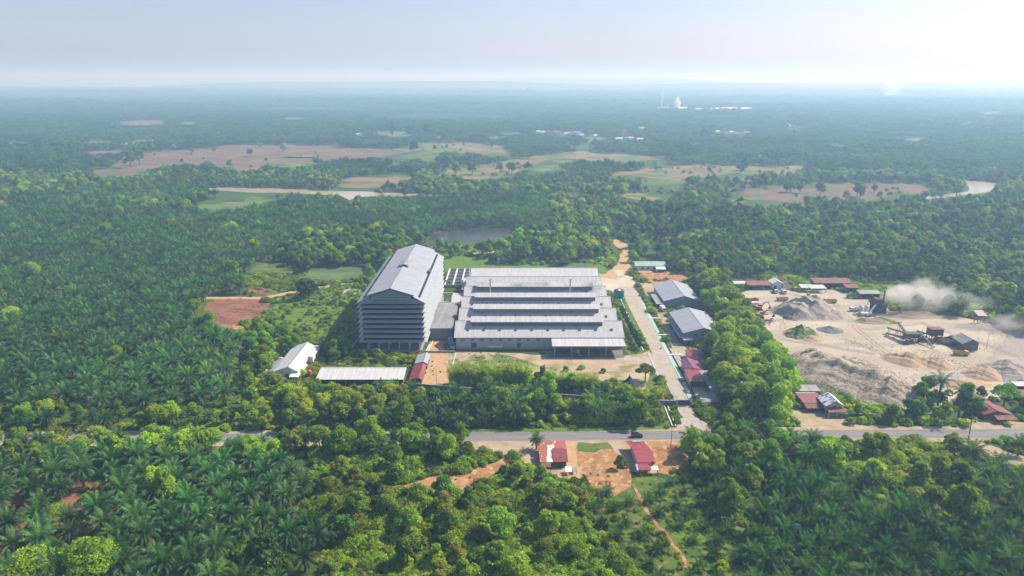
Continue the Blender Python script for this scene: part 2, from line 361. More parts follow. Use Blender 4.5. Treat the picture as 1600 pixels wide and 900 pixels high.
M['palm_bark'] = surf('palm_trunk', (0.115,0.09,0.062), (0.075,0.06,0.042), 3.0, rough=0.95, spec=0.1)
M['deadwood'] = surf('bleached_deadwood', (0.50,0.47,0.42), (0.40,0.37,0.32), 2.0, rough=0.9)
M['frond'] = leafmat('oil_palm_frond', (0.0281,0.0983,0.0281), (0.0469,0.1264,0.0299), 0.30, 0.02, spread=(0.75, 1.35), hue=(0.482, 0.518))
M['frond_young'] = leafmat('young_palm_frond', (0.0564,0.153,0.0288), (0.0744,0.171,0.0342), 0.32, 0.02, spread=(0.75, 1.35), hue=(0.482, 0.518))
M['frond_old'] = leafmat('old_palm_frond', (0.0986,0.1242,0.0248), (0.1348,0.1283,0.0298), 0.28, 0.03, spread=(0.75, 1.35), hue=(0.482, 0.518))
M['frond_dry'] = leafmat('dry_palm_frond', (0.253,0.1725,0.0569), (0.1897,0.1207,0.0466), 0.2, 0.03)
M['leaf_mid'] = leafmat('leaf_mid_green', (0.0837,0.2184,0.0164), (0.1581,0.2808,0.0164), 0.34, 0.02)
M['leaf_bright'] = leafmat('leaf_bright_green', (0.1626,0.3175,0.013), (0.2365,0.3564,0.0194), 0.38, 0.02)
M['leaf_dark'] = leafmat('leaf_dark_green', (0.0307,0.121,0.0219), (0.0581,0.1588,0.0194), 0.28, 0.02)
M['leaf_olive'] = leafmat('leaf_olive', (0.1888,0.2457,0.0211), (0.2596,0.2597,0.0328), 0.34, 0.02)
M['leaf_bamboo'] = leafmat('leaf_bamboo', (0.2403,0.368,0.0145), (0.3036,0.4025,0.0186), 0.5, 0.02)
M['leaf_far'] = leafmat('leaf_far_woods', (0.0447,0.1377,0.0287), (0.0798,0.1885,0.0287), 0.30, 0.0, spread=(0.88, 1.14))
M['leaf_far_deep'] = leafmat('leaf_far_deep', (0.032184,0.099144,0.020664), (0.057456,0.13572,0.020664), 0.30, 0.0, spread=(0.88, 1.14))
# ---------------------------------------------------------------- the ground and everything lying flat on it
rnd = random.Random(7)
def ground_sheet():
    radii = [0,40,90,150,220,300,400,520,680,900,1200,1600,2100,2800,3700,5000,7000,10000,14000,19000,26000]
    n = 96; vs = [(0,0,0)]; fs = []; mi = []
    for r in radii[1:]:
        vs += [(r*math.sin(2*math.pi*i/n), r*math.cos(2*math.pi*i/n), 0) for i in range(n)]
    for i in range(n): fs.append((0, 1+(i+1)%n, 1+i)); mi.append(0)
    for k in range(len(radii)-2):
        a, b = 1+k*n, 1+(k+1)*n
        for i in range(n): fs.append((a+i, a+(i+1)%n, b+(i+1)%n, b+i)); mi.append(1 if radii[k+1] >= 1600 else 0)
    m = MB(); m.v = vs; m.f = fs; m.m = mi
    o = m.build('ground', [M['ground'], M['farland']])
    tag(o, 'green tropical lowland stretching to the hazy horizon', 'ground', kind='structure')
ground_sheet()
def footprint(x0, x1, y0, y1):
    q = [Q(x0,y0), Q(x1,y0), Q(x1,y1), Q(x0,y1)]; NOBASE.append(q); NOHERB.append(q)
def in_poly(px, py, poly):
    px = np.asarray(px, float); py = np.asarray(py, float)
    ins = np.zeros(px.shape, bool); n = len(poly)
    for i in range(n):
        x1, y1 = poly[i]; x2, y2 = poly[(i+1) % n]
        if y1 == y2: continue
        c = ((y1 > py) != (y2 > py)) & (px < (x2-x1)*(py-y1)/(y2-y1)+x1)
        ins ^= c
    return ins
def smooth_outline(pts, step, jit, seed):
    r = random.Random(seed); out = []
    n = len(pts)
    for i in range(n):
        a, b = Vector(pts[i]), Vector(pts[(i+1)%n]); L = (b-a).length
        k = max(1, int(L/step))
        nrm = Vector((-(b-a).y, (b-a).x)).normalized() if L > 0 else Vector((0,0))
        for j in range(k):
            p = a.lerp(b, j/k)
            if jit: p = p + nrm*r.uniform(-jit, jit)
            out.append((p.x, p.y))
    return out
NOBASE = []; NOHERB = []
FLAT = []                                          # everything flat that must stay free of plants: (photo polygon, name)
COUNT = [0]; SOIL = []
def patch(name, px, mat, layer=1, jit=1.0, step=5.0, label=None, cat=None, kind='structure', z=None, clear=True, world_pts=None):
    pts = world_pts or [P(*p) for p in px]
    far = np.mean([p[1] for p in pts])
    COUNT[0] += 1
    zz = z if z is not None else ((0.012*layer if far < 700 else 0.05*layer) + 0.0006*COUNT[0])
    ol = smooth_outline(pts, step if far < 700 else step*4, jit if far < 700 else jit*2.5, len(FLAT)*31+5) if jit else pts
    if far >= 700 and mat not in ('river', 'pathsoil', 'pond'):
        ol = [(x+14*math.sin(y/19+COUNT[0])+9*math.sin(x/11+y/7)+5*math.sin(x/5.1-y/3.3), y+22*math.sin(x/27+COUNT[0]*2)+14*math.sin(x/12.5-y/40)+8*math.sin(x/5.7)) for x, y in ol]
    bm = bmesh.new()
    vs = [bm.verts.new((x, y, zz)) for x, y in ol]
    f = bm.faces.new(vs)
    if f.normal.z < 0 or True:
        bm.normal_update()
        if f.normal.z < 0: f.normal_flip()
    bmesh.ops.triangulate(bm, faces=bm.faces[:])
    me = bpy.data.meshes.new(name); bm.to_mesh(me); bm.free(); me.materials.append(M[mat])
    o = bpy.data.objects.new(name, me); COL.objects.link(o)
    tag(o, label, cat, kind=kind)
    qp = [Q(x, y) for x, y in pts]
    if clear is True: FLAT.append(qp)
    elif clear == 'base': NOBASE.append(qp)
    if mat in ('orangesoil', 'redsoil', 'yardsoil'): SOIL.append(qp)
    if not mat.startswith('grass') and clear: NOHERB.append(qp)
    return o
# --- the quarry floor and yards
patch('quarry_ground', [(1158,458),(1205,446),(1250,455),(1300,452),(1370,470),(1400,490),(1450,488),(1520,498),(1600,520),(1680,535),(1700,610),(1600,612),(1560,625),(1500,622),(1455,640),(1420,632),(1340,628),(1290,600),(1238,565),(1215,538),(1196,520),(1180,488)], 'sand', 1, 2.0, label='pale sandy floor of the quarry', cat='quarry floor')
patch('quarry_track', [(1590,508),(1700,530),(1700,560),(1590,575),(1540,562),(1560,540)], 'gravel_grey', 2, 1.5, label='grey track at the right end of the quarry', cat='track', clear=False)
patch('yard', [(655,600),(668,560),(700,547),(865,556),(980,556),(1012,549),(1034,560),(1028,585),(1018,620),(960,600),(860,592),(700,588),(690,604)], 'yardsoil', 1, 1.0, label='sandy yard in front of the factory', cat='yard')
patch('rough_grass', [(703,560),(722,557),(760,556),(800,556),(815,562),(838,570),(822,580),(790,584),(760,590),(700,586)], 'grass_rough', 2, 2.4, label='grass patch before the factory wall', cat='lawn')
patch('side_yard', [(640,600),(700,600),(700,556),(692,556),(720,470),(690,470),(665,553)], 'pathsoil', 1, 0.5, label='bare earth lane between the tall building and the factory', cat='yard', clear=True)
patch('tower_yard', [(540,560),(560,545),(662,548),(655,562),(620,566),(560,566)], 'redsoil', 2, 0.8, label='reddish bare soil in front of the tall louvred building', cat='yard', clear=False)
patch('tower_floor', None, 'concrete_grey', 3, 0, world_pts=[(-72,337.5),(-44,337.5),(-44,429),(-72,429)], label='concrete floor under the tall building', cat='floor', clear=False)
patch('house_yard', [(396,600),(404,562),(440,540),(505,540),(560,556),(560,572),(500,574),(440,590)], 'yardsoil', 1, 1.0, label='worn yard around the white house', cat='yard', clear=False)
patch('house_path', [(508,570),(530,566),(545,552),(530,560)], 'pathsoil', 2, 0.4, clear=False, label='pale path to the long shed', cat='path')
# --- concrete road up to the gate
X = lambda a: a
def wpoly(l): return l
patch('concrete_pad', None, 'concrete', 2, 0, world_pts=[(56.4,436),(69,436),(69,452),(81.5,452),(81.0,479),(56.4,479)], label='wide concrete apron behind the factory road', cat='apron')
patch('entrance_road', None, 'drive', 3, 0, world_pts=[(68.3,452.0),(79.6,452.0),(76.5,384),(75.8,345),(75.0,330),(74.4,300),(72.9,274),(73.2,262),(77.0,253.4),(62.5,253.2),(66.2,262),(67.2,274),(67.6,298),(62.0,316),(56.0,322),(50.0,324.5),(50.0,328.5),(60,328),(68.2,330)], label='pale concrete road from the gate to the factory', cat='road')
patch('bridge_slab', None, 'concrete', 3, 0, world_pts=[(71.5,479.05),(76.5,479.05),(77.0,494),(71.0,494)], label='short concrete slab over the ditch', cat='road')
patch('dirt_track', [(962,437),(940,434),(905,432),(900,429),(942,426),(957,420),(968,405),(972,392),(958,381),(948,376),(962,374),(980,382),(985,395),(980,408),(990,419),(1020,424),(1020,428),(988,428),(984,430)], 'pathsoil', 2, 0.8, label='winding earth track behind the factory', cat='track')
patch('bare_lot', [(1000,426),(1060,424),(1078,436),(1040,448),(1022,446),(1012,440)], 'orangesoil', 3, 1.0, label='bare orange lot beside the green roofed building', cat='lot')
patch('workshop_yard', [(995,440),(1025,444),(1040,475),(1043,500),(1060,535),(1075,545),(1080,560),(1060,562),(1018,475)], 'yardsoil', 1, 0.6, label='worn ground beside the grey workshops', cat='yard')
patch('canteen_yard', None, 'drive', 2, 0, world_pts=[(77.2,272),(86.5,272),(88.6,302),(92,340),(77.9,340)], label='concrete forecourt of the red roofed kiosks', cat='yard')
# grass strips and drains beside the entrance road
patch('grass_verge', None, 'grass_bright', 2, 0, world_pts=[(64.6,336),(67.9,336),(68.0,398),(66.2,398)], label='mown grass strip along the entrance road', cat='grass', kind='structure')
patch('grass_verge', None, 'grass_bright', 2, 0, world_pts=[(66.3,402),(68.0,402),(68.1,424),(66.6,424)], label='short grass strip by the green tank', cat='grass', kind='structure')
patch('hedge_bed', None, 'grass', 1, 0, world_pts=[(56,331),(64.2,333),(65.6,430),(57,430)], label='planted bed along the factory side', cat='bed', kind='structure')
patch('corner_verge', [(1000,640),(1022,560),(1048,632),(1048,664),(1044,664)], 'grass', 2, 0.3, label='grass inside the gate', cat='grass', clear=False)
def strip(name, mat, x0, x1, y0, y1, z0, z1, label, cat, slant=0.0):
    m = MB(); m.prism_z([(x0,y0),(x1,y0),(x1+slant,y1),(x0+slant,y1)], z0, z1)
    q = [Q(x0-0.6,y0), Q(x1+0.6,y0), Q(x1+slant+0.6,y1), Q(x0+slant-0.6,y1)]; NOHERB.append(q); FLAT.append(q)
    return tag(m.build(name, M[mat], at=((x0+x1)/2,(y0+y1)/2,0)), label, cat)
# --- the main road
def road_y(x): return 248.2 + (0.00008*(x-60)**2 if x > 60 else -3.4*(1-math.exp(-(60-x)/110)))
RX = [-230,-180,-130,-80,-40,0,40,80,120,160,200,240,280]
def road_band(name, mat, o0, o1, layer, label, z=None):
    pts = [(x, road_y(x)+o0) for x in RX] + [(x, road_y(x)+o1) for x in reversed(RX)]
    return patch(name, None, mat, layer, 0, world_pts=pts, label=label, cat='road', z=z, clear='base')
road_band('road_shoulder', 'shoulder', -6.2, 6.0, 2, 'sandy shoulder on both sides of the road')
road_band('road', 'asphalt', -3.5, 3.5, 4, 'grey asphalt road crossing in front of the factory')
for o0 in (-3.25, 3.13):  # worn edge lines
    pts = [(x, road_y(x)+o0) for x in RX] + [(x, road_y(x)+o0+0.12) for x in reversed(RX)]
    patch('edge_line', None, 'edgepaint', 5, 0, world_pts=pts, label='worn white line at the road edge', cat='road marking', clear=False)
m = MB()
for i in range(60):
    x = -200 + i*8.0
    m.prism_z([(x,road_y(x)-0.06),(x+3,road_y(x+3)-0.06),(x+3,road_y(x+3)+0.06),(x,road_y(x)+0.06)], 0.08, 0.1)
tag(m.build('centre_line', M['edgepaint'], at=(0,248,0)), 'dashed white line down the middle of the road', 'road marking', kind='structure')
patch('road_verge', [(560,668),(740,672),(1044,666),(1043,671),(740,678),(640,680)], 'grass_bright', 3, 0.4, label='strip of bright grass along the far side of the road', cat='grass', clear=False)
# --- roadside plots in the foreground
patch('roadside_lot', [(740,692),(1060,690),(1075,715),(1044,736),(1010,742),(960,730),(905,742),(880,748),(838,735),(800,712),(735,705)], 'shoulder', 3, 0.6, label='trodden ground around the roadside houses', cat='lot')
patch('excavated_plot', [(897,700),(957,698),(966,722),(985,740),(985,760),(960,775),(925,772),(913,745),(902,728)], 'orangesoil', 4, 0.7, label='freshly cut orange earth plot between the two roadside houses', cat='plot')
patch('house_plot', [(1010,690),(1062,690),(1078,725),(1050,745),(1030,738)], 'orangesoil', 4, 0.8, label='orange earth beside the red roofed house', cat='plot', clear=False)
patch('plot_grass', [(903,691),(925,694),(952,691),(958,700),(940,703),(930,708),(908,705),(899,700)], 'grass', 5, 1.0, label='grass tuft above the cut earth plot', cat='grass', clear=False)
patch('drive', [(884,690),(897,690),(902,725),(912,748),(880,748),(870,735),(888,720)], 'pathsoil', 5, 0.3, label='pale drive beside the patched roof house', cat='drive')
patch('cleared_slope', [(600,766),(645,752),(690,738),(730,740),(790,712),(802,726),(762,748),(735,764),(712,776),(690,772),(650,768)], 'orangesoil', 2, 1.6, label='strip of bare orange soil in the scrub', cat='bare soil', clear='base')
patch('grove_ground', [(930,760),(1000,740),(1080,760),(1140,800),(1180,840),(1180,900),(1060,920),(990,860),(940,800)], 'grass', 1, 1.5, label='grassy ground under the young palms', cat='grass', clear=False)
patch('grove_grass', [(1045,800),(1100,795),(1125,830),(1105,860),(1065,850)], 'grass_bright', 2, 1.0, label='bright yellow green grass under the young palms', cat='grass', clear=False)
patch('footpath', [(988,757),(991,757),(1001,775),(1006,790),(1019,803),(1029,820),(1047,838),(1053,850),(1071,870),(1074,885),(1085,905),(1081,905),(1070,886),(1066,872),(1049,853),(1043,841),(1025,823),(1015,806),(1002,793),(997,777)], 'orangesoil', 3, 0.12, 1.5, label='narrow footpath through the young palms', cat='path')
patch('plantation_floor', [(0,730),(60,740),(200,760),(180,800),(120,860),(0,880)], 'redsoil', 1, 2.0, label='brown bare floor of the old palm rows', cat='bare soil', clear=False)
patch('roadside_pull_in', [(1225,640),(1262,630),(1320,648),(1350,662),(1420,668),(1420,676),(1270,680),(1250,664)], 'shoulder', 3, 0.6, label='sandy pull-in before the striped roof hut', cat='pull-in')
patch('roadside_bank', [(1500,690),(1530,690),(1600,712),(1660,735),(1640,760),(1560,720)], 'shoulder', 3, 0.8, label='bare earth bank beside the road', cat='bank')
patch('right_lot', [(1520,655),(1600,660),(1680,650),(1700,672),(1500,676)], 'shoulder', 3, 0.6, label='bare ground before the maroon sheds', cat='lot', clear=False)
# --- clearings on the left
patch('red_clearing', [(312,502),(322,472),(345,466),(410,465),(424,482),(408,496),(372,508),(330,510)], 'redsoil', 2, 1.5, label='red earth clearing in the palms', cat='clearing')
patch('clearing_edge', [(330,509),(372,507),(395,512),(370,516),(335,514)], 'orangesoil', 3, 0.8, label='orange rim of the red clearing', cat='bare soil')
patch('meadow_track', [(322,464),(410,464),(450,456),(500,447),(560,440),(560,443),(502,451),(452,460),(412,467.5),(322,467.5)], 'pathsoil', 3, 0.3, label='thin earth track from the red clearing', cat='track')
patch('meadow', [(424,470),(450,462),(500,450),(600,438),(590,500),(550,545),(470,520),(430,490)], 'grass_bright', 1, 2.0, label='bright green meadow left of the tall building', cat='meadow', clear=False)
patch('rise', [(384,450),(395,414),(440,410),(470,420),(470,440),(420,462)], 'grass', 1, 2.0, label='grassy patch at the edge of the palms', cat='meadow', clear=True)
patch('rise_soil', [(388,456),(400,440),(425,446),(420,462)], 'redsoil', 2, 1.0, label='dark red cut bank at the palm edge', cat='bare soil', clear=False)
patch('weedy_pond', [(476,434),(484,423),(520,418),(585,416),(590,424),(556,434),(520,440)], 'swamp', 2, 1.0, label='shallow weedy pond behind the meadow', cat='pond')
patch('spoil_patch', [(532,455),(545,451),(562,454),(555,459),(536,459)], 'concrete_grey', 3, 0.6, label='grey rubble patch in the meadow', cat='rubble patch', clear=False)
patch('back_meadow', [(690,402),(720,384),(800,390),(950,386),(962,405),(945,428),(730,428),(700,440)], 'grass_bright', 1, 2.0, label='green plots behind the factory', cat='meadow', clear=False)
patch('back_track', [(740,398),(790,393.4),(850,393.2),(905,396),(905,394.3),(850,391.3),(790,391),(735,396)], 'pathsoil', 2, 0.6, label='earth track between the ponds and the factory', cat='track', clear=True)
patch('fish_pond', [(812,416),(880,411),(885,416),(815,420)], 'swamp', 2, 0.5, label='small rectangular pond behind the factory roof', cat='pond', clear=True)
patch('fish_pond', [(892,412),(916,410),(920,416),(895,417)], 'swamp', 2, 0.5, label='second smaller pond behind the factory roof', cat='pond', clear=True)
patch('pond', [(668,375),(680,365),(700,360),(760,356),(800,355),(808,361),(782,372),(730,377)], 'pond', 2, 1.5, label='dark still pond behind the trees', cat='pond')
# --- distant fields and water
patch('river', [(318,295),(345,293),(420,294),(480,297),(548,299),(600,301),(690,303),(700,306),(620,307),(555,308),(545,313),(530,306),(470,302),(400,301),(330,298)], 'river', 2, 1.0, label='silty river reach among the palms', cat='river')
patch('river', [(-20,312),(15,313),(20,316),(-20,319)], 'river', 2, 0.5, label='glimpse of silty river at the left edge', cat='river')
patch('river', [(1505,281),(1560,287),(1562,296),(1530,303),(1450,312),(1440,308),(1510,299),(1512,290)], 'river', 2, 1.0, label='bend of silty river beyond the right woods', cat='river')
patch('scrub_field', [(290,322),(330,312),(420,306),(440,312),(400,322),(330,330)], 'fieldgreen', 1, 2.0, label='rough green clearing beside the river', cat='field', clear=True)
patch('ploughed_field', [(133,275),(190,252),(206,238),(300,234),(360,226),(430,226),(500,228),(560,232),(630,235),(620,243),(540,250),(470,250),(420,262),(370,268),(300,258),(240,262),(215,276)], 'fieldsoil', 1, 2.0, label='reddish brown cleared field beyond the palms', cat='field')
patch('ploughed_field', [(110,243),(150,236),(200,234),(200,240),(140,245)], 'fieldsoil', 1, 1.5, label='small reddish field at the left', cat='field')
patch('ploughed_field', [(650,232),(660,224),(720,222),(790,229),(800,238),(760,240),(690,237)], 'fieldpale', 1, 1.5, label='pale reddish field in mid distance', cat='field')
patch('fallow_field', [(520,290),(545,278),(600,273),(655,276),(640,284),(570,290)], 'fieldpale', 1, 1.5, label='fallow field above the river', cat='field')
patch('fallow_field', [(676,276),(690,266),(750,258),(800,252),(850,250),(835,262),(800,276),(740,282)], 'fieldpale', 1, 1.5, label='brown and green strip field in the middle', cat='field')
patch('green_field', [(700,268),(740,260),(790,258),(790,264),(730,272)], 'fieldgreen', 2, 1.5, label='bright green crop strip in the middle', cat='field', clear=True)
patch('fallow_field', [(815,246),(900,238),(980,240),(1060,250),(1010,254),(900,250),(840,256)], 'fieldpale', 1, 1.5, label='long pale field beyond the middle', cat='field')
patch('green_field', [(835,262),(880,260),(900,266),(860,270),(830,272)], 'fieldgreen', 1, 1.5, label='small bright green field', cat='field')
patch('fallow_field', [(940,275),(1010,262),(1080,258),(1180,260),(1255,258),(1262,268),(1190,274),(1090,276),(1010,280)], 'fieldpale', 1, 1.5, label='long brown field before the woods', cat='field')
patch('ploughed_field', [(1142,318),(1160,302),(1190,290),(1280,287),(1370,286),(1450,288),(1458,296),(1420,305),(1400,312),(1330,314),(1270,310),(1220,317),(1170,320)], 'fieldsoil', 1, 2.0, label='reddish brown cleared field on the right', cat='field')
patch('ploughed_field', [(170,193),(200,189),(260,188),(262,193),(215,196)], 'fieldsoil', 1, 1.5, label='far reddish strip field', cat='field')
patch('pale_track', [(185,226),(215,219),(250,217),(250,219.5),(220,222),(195,228)], 'river', 2, 0.3, label='pale track leading to the far left field', cat='track')
patch('far_field', [(580,206),(640,205),(645,213),(590,214)], 'fieldgreen', 1, 1.0, label='far green meadow with tall trees', cat='field')
patch('clearing', [(1000,372),(1050,362),(1140,354),(1150,362),(1060,380),(1010,384)], 'grass_bright', 2, 2.0, label='grassy hillside clearing in the right woods', cat='clearing', clear=False)
patch('clearing_soil', [(1030,374),(1060,366),(1075,370),(1045,378)], 'orangesoil', 3, 1.0, label='orange bare spot in the hillside clearing', cat='bare soil', clear=False)
patch('green_plot', [(1000,362),(1018,361),(1020,367),(1004,369)], 'grass_bright', 3, 0.6, label='bright green garden plot', cat='plot', clear=True)
FR_ = random.Random(31)
for k in range(54):                                 # small clearings and plots breaking the far woods
    px_, py_ = FR_.choice([(FR_.uniform(0,1600),FR_.uniform(175,250)), (FR_.uniform(820,1200),FR_.uniform(236,345)), (FR_.uniform(450,1000),FR_.uniform(205,262))])
    w_ = FR_.uniform(10,38)*(py_/250); h_ = FR_.uniform(0.07,0.15)*w_*(py_/250)
    poly_ = [(px_+w_*math.cos(a_)*FR_.uniform(0.7,1.1), py_+h_*math.sin(a_)*FR_.uniform(0.7,1.1)) for a_ in (0,0.7,1.4,2.1,2.8,3.5,4.2,4.9,5.6)]
    patch('clearing', poly_, FR_.choice(['fieldpale','fieldgreen','grass_bright','grass','fieldgreen']), 1, 1.0, label='small irregular clearing in the far woods', cat='clearing')
# --- low hills closing the horizon
def ridge(y, h, seed, label):
    r = random.Random(seed); ph = [r.uniform(0, 6.28) for _ in range(6)]
    vs, fs = [], []; n = 140
    for i in range(n+1):
        x = -14000 + 28000*i/n
        z = h*(0.55 + 0.2*math.sin(x/2300+ph[0]) + 0.14*math.sin(x/1100+ph[1]) + 0.08*math.sin(x/480+ph[2]))
        vs += [(x, y-1800, 0.0), (x, y-600, z*0.55), (x, y, z), (x, y+1500, 0.0)]
    for i in range(n):
        for k in range(3): fs.append((4*i+k, 4*i+4+k, 4*i+5+k, 4*i+1+k))
    m = MB(); m.add(vs, fs)
    o = m.build('hills', M['hill']); tag(o, label, 'hills', kind='structure')
    for p in o.data.polygons: p.use_smooth = True
ridge(9500, 130, 3, 'faint low ridge on the horizon')
ridge(15000, 190, 8, 'faintest hills behind the low ridge')
# --- the air
m = MB(); m.box(-27000, 27000, -27000, 27000, -1.0, HAZE_TOP)
hm = volmat('haze', (0.44, 0.70, 1.0), HAZE_DENSITY, 0.25)
hm.node_tree.nodes['Principled Volume'].inputs['Absorption Color'].default_value = (0.86, 0.84, 0.97, 1)   # scatters blue most
hz = m.build('haze', hm)
tag(hz, 'pale haze thickening towards the horizon', 'haze', kind='stuff')
hz.display_type = 'WIRE'
# ---------------------------------------------------------------- the tall louvred building
def tower():
    cx, hw, y0, y1 = -58.0, 16.6, 335.5, 431.0
    t = thing('drying_house', 'tall grey building ringed by stacked louvre skirts under a stepped gable roof', 'building', (cx, 383, 0))
    m = MB(); i = 2.6                               # inner dark core between the louvres
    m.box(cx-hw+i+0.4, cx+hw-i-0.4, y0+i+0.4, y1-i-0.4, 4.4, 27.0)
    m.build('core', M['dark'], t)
    m = MB()                                        # concrete floor plates seen between the skirts
    for k in range(8):
        z = 5.0 + k*2.53
        m.box(cx-hw+1.5, cx+hw-1.5, y0+1.5, y1-1.5, z-0.25, z-0.05)
    m.build('floor_plate', M['concrete_grey'], t)
    for k in range(9):
        z = 4.8 + k*2.53
        A = [(cx-hw,y0),(cx+hw,y0),(cx+hw,y1),(cx-hw,y1)]
        b = i*0.66
        B = [(cx-hw+b,y0+b),(cx+hw-b,y0+b),(cx+hw-b,y1-b),(cx-hw+b,y1-b)]
        m = MB()
        for s in range(4):
            a0, a1, b1, b0 = A[s], A[(s+1)%4], B[(s+1)%4], B[s]
            m.slab([(*a0,z),(*a1,z),(*b1,z+0.62),(*b0,z+0.62)], 0.07)
            m.bar((*a0,z-0.06),(*a1,z-0.06),0.1,0.16)
        if k < 8: m.build('louvre_skirt', M['louvre'], t)
    # pillars
    for k in range(6):
        for yy in (y0+3.0, y0+9.0, y1-4.0):
            m = MB(); x = cx-12.5+k*5.0; m.box(x-0.3,x+0.3,yy-0.3,yy+0.3,0,4.8); m.build('pillar', M['concrete_white'], t)
    for k in range(9):
        yy = y0+18+k*8.5
        for x in (cx-12.5, cx+12.5):
            m = MB(); m.box(x-0.3,x+0.3,yy-0.3,yy+0.3,0,4.8); m.build('pillar', M['concrete_white'], t)
    # lower roof: both lean-to slopes
    f = y0-0.4; e = y1+0.4
    for s in (-1, 1):
        m = MB(); m.prism_y([(cx+s*(hw+0.3),24.5),(cx+s*10.6,28.1),(cx+s*10.6,27.95),(cx+s*(hw+0.3),24.35)], f, e)
        m.build('lower_roof', M['roof_y'], t)
        m = MB(); m.prism_y([(cx+s*(hw-0.6),24.35),(cx+s*10.8,27.8),(cx+s*10.8,24.35)], f+1.2, e-1.2); m.build('side_gable', M['louvre'], t)
        m = MB(); m.prism_y([(cx+s*10.55,27.9),(cx+s*10.35,27.9),(cx+s*10.35,28.7),(cx+s*10.55,28.7)], f+1.0, e-1.0); m.build('clerestory', M['wall_metal'], t)
    # main roof
    for s in (-1, 1):
        m = MB(); m.prism_y([(cx,32.35),(cx+s*11.4,28.8),(cx+s*11.4,28.65),(cx,32.2)] if s > 0 else [(cx,32.2),(cx+s*11.4,28.65),(cx+s*11.4,28.8),(cx,32.35)], f-0.6, e+0.6)
        m.build('main_roof', M['roof_y'], t)
    m = MB(); m.prism_y([(cx-0.5,32.28),(cx,32.48),(cx+0.5,32.28),(cx,32.4)], f-0.6, e+0.6); m.build('ridge_cap', M['roof_old'], t)
    for ga in (f+1.6, e-1.9):
        g = MB(); g.prism_y([(cx-10.2,27.0),(cx+10.2,27.0),(cx+10.2,28.7),(cx,31.95),(cx-10.2,28.7)], ga, ga+0.3); g.build('gable', M['wall_blue'], t)
    for w, z in ((2.4,30.9),(4.2,30.0),(6.2,29.1),(8.2,28.2),(9.8,27.2),(12.0,26.0),(14.6,24.9)):
        m = MB(); m.slab([(cx-w,f-0.2,z),(cx+w,f-0.2,z),(cx+w*0.9,f+1.6,z+0.7),(cx-w*0.9,f+1.6,z+0.7)], 0.07); m.bar((cx-w,f-0.2,z-0.1),(cx+w,f-0.2,z-0.1),0.1,0.2); m.build('gable_louvre', M['louvre'], t)
    m = MB(); m.box(cx-1.6,cx+2.6,378,386,31.2,32.6); v = m.build('ridge_vent', M['wall_metal'], t)
    m = MB(); m.prism_y([(cx-2.2,32.6),(cx+0.5,33.6),(cx+3.2,32.6),(cx+3.2,32.45),(cx+0.5,33.45),(cx-2.2,32.45)], 377.2, 386.8); m.build('roof', M['roof_old'], v)
    m = MB(); m.box(cx+12.6,cx+13.6,382,388,26.5,28.3); m.build('vent_box', M['darksteel'], t)
tower()
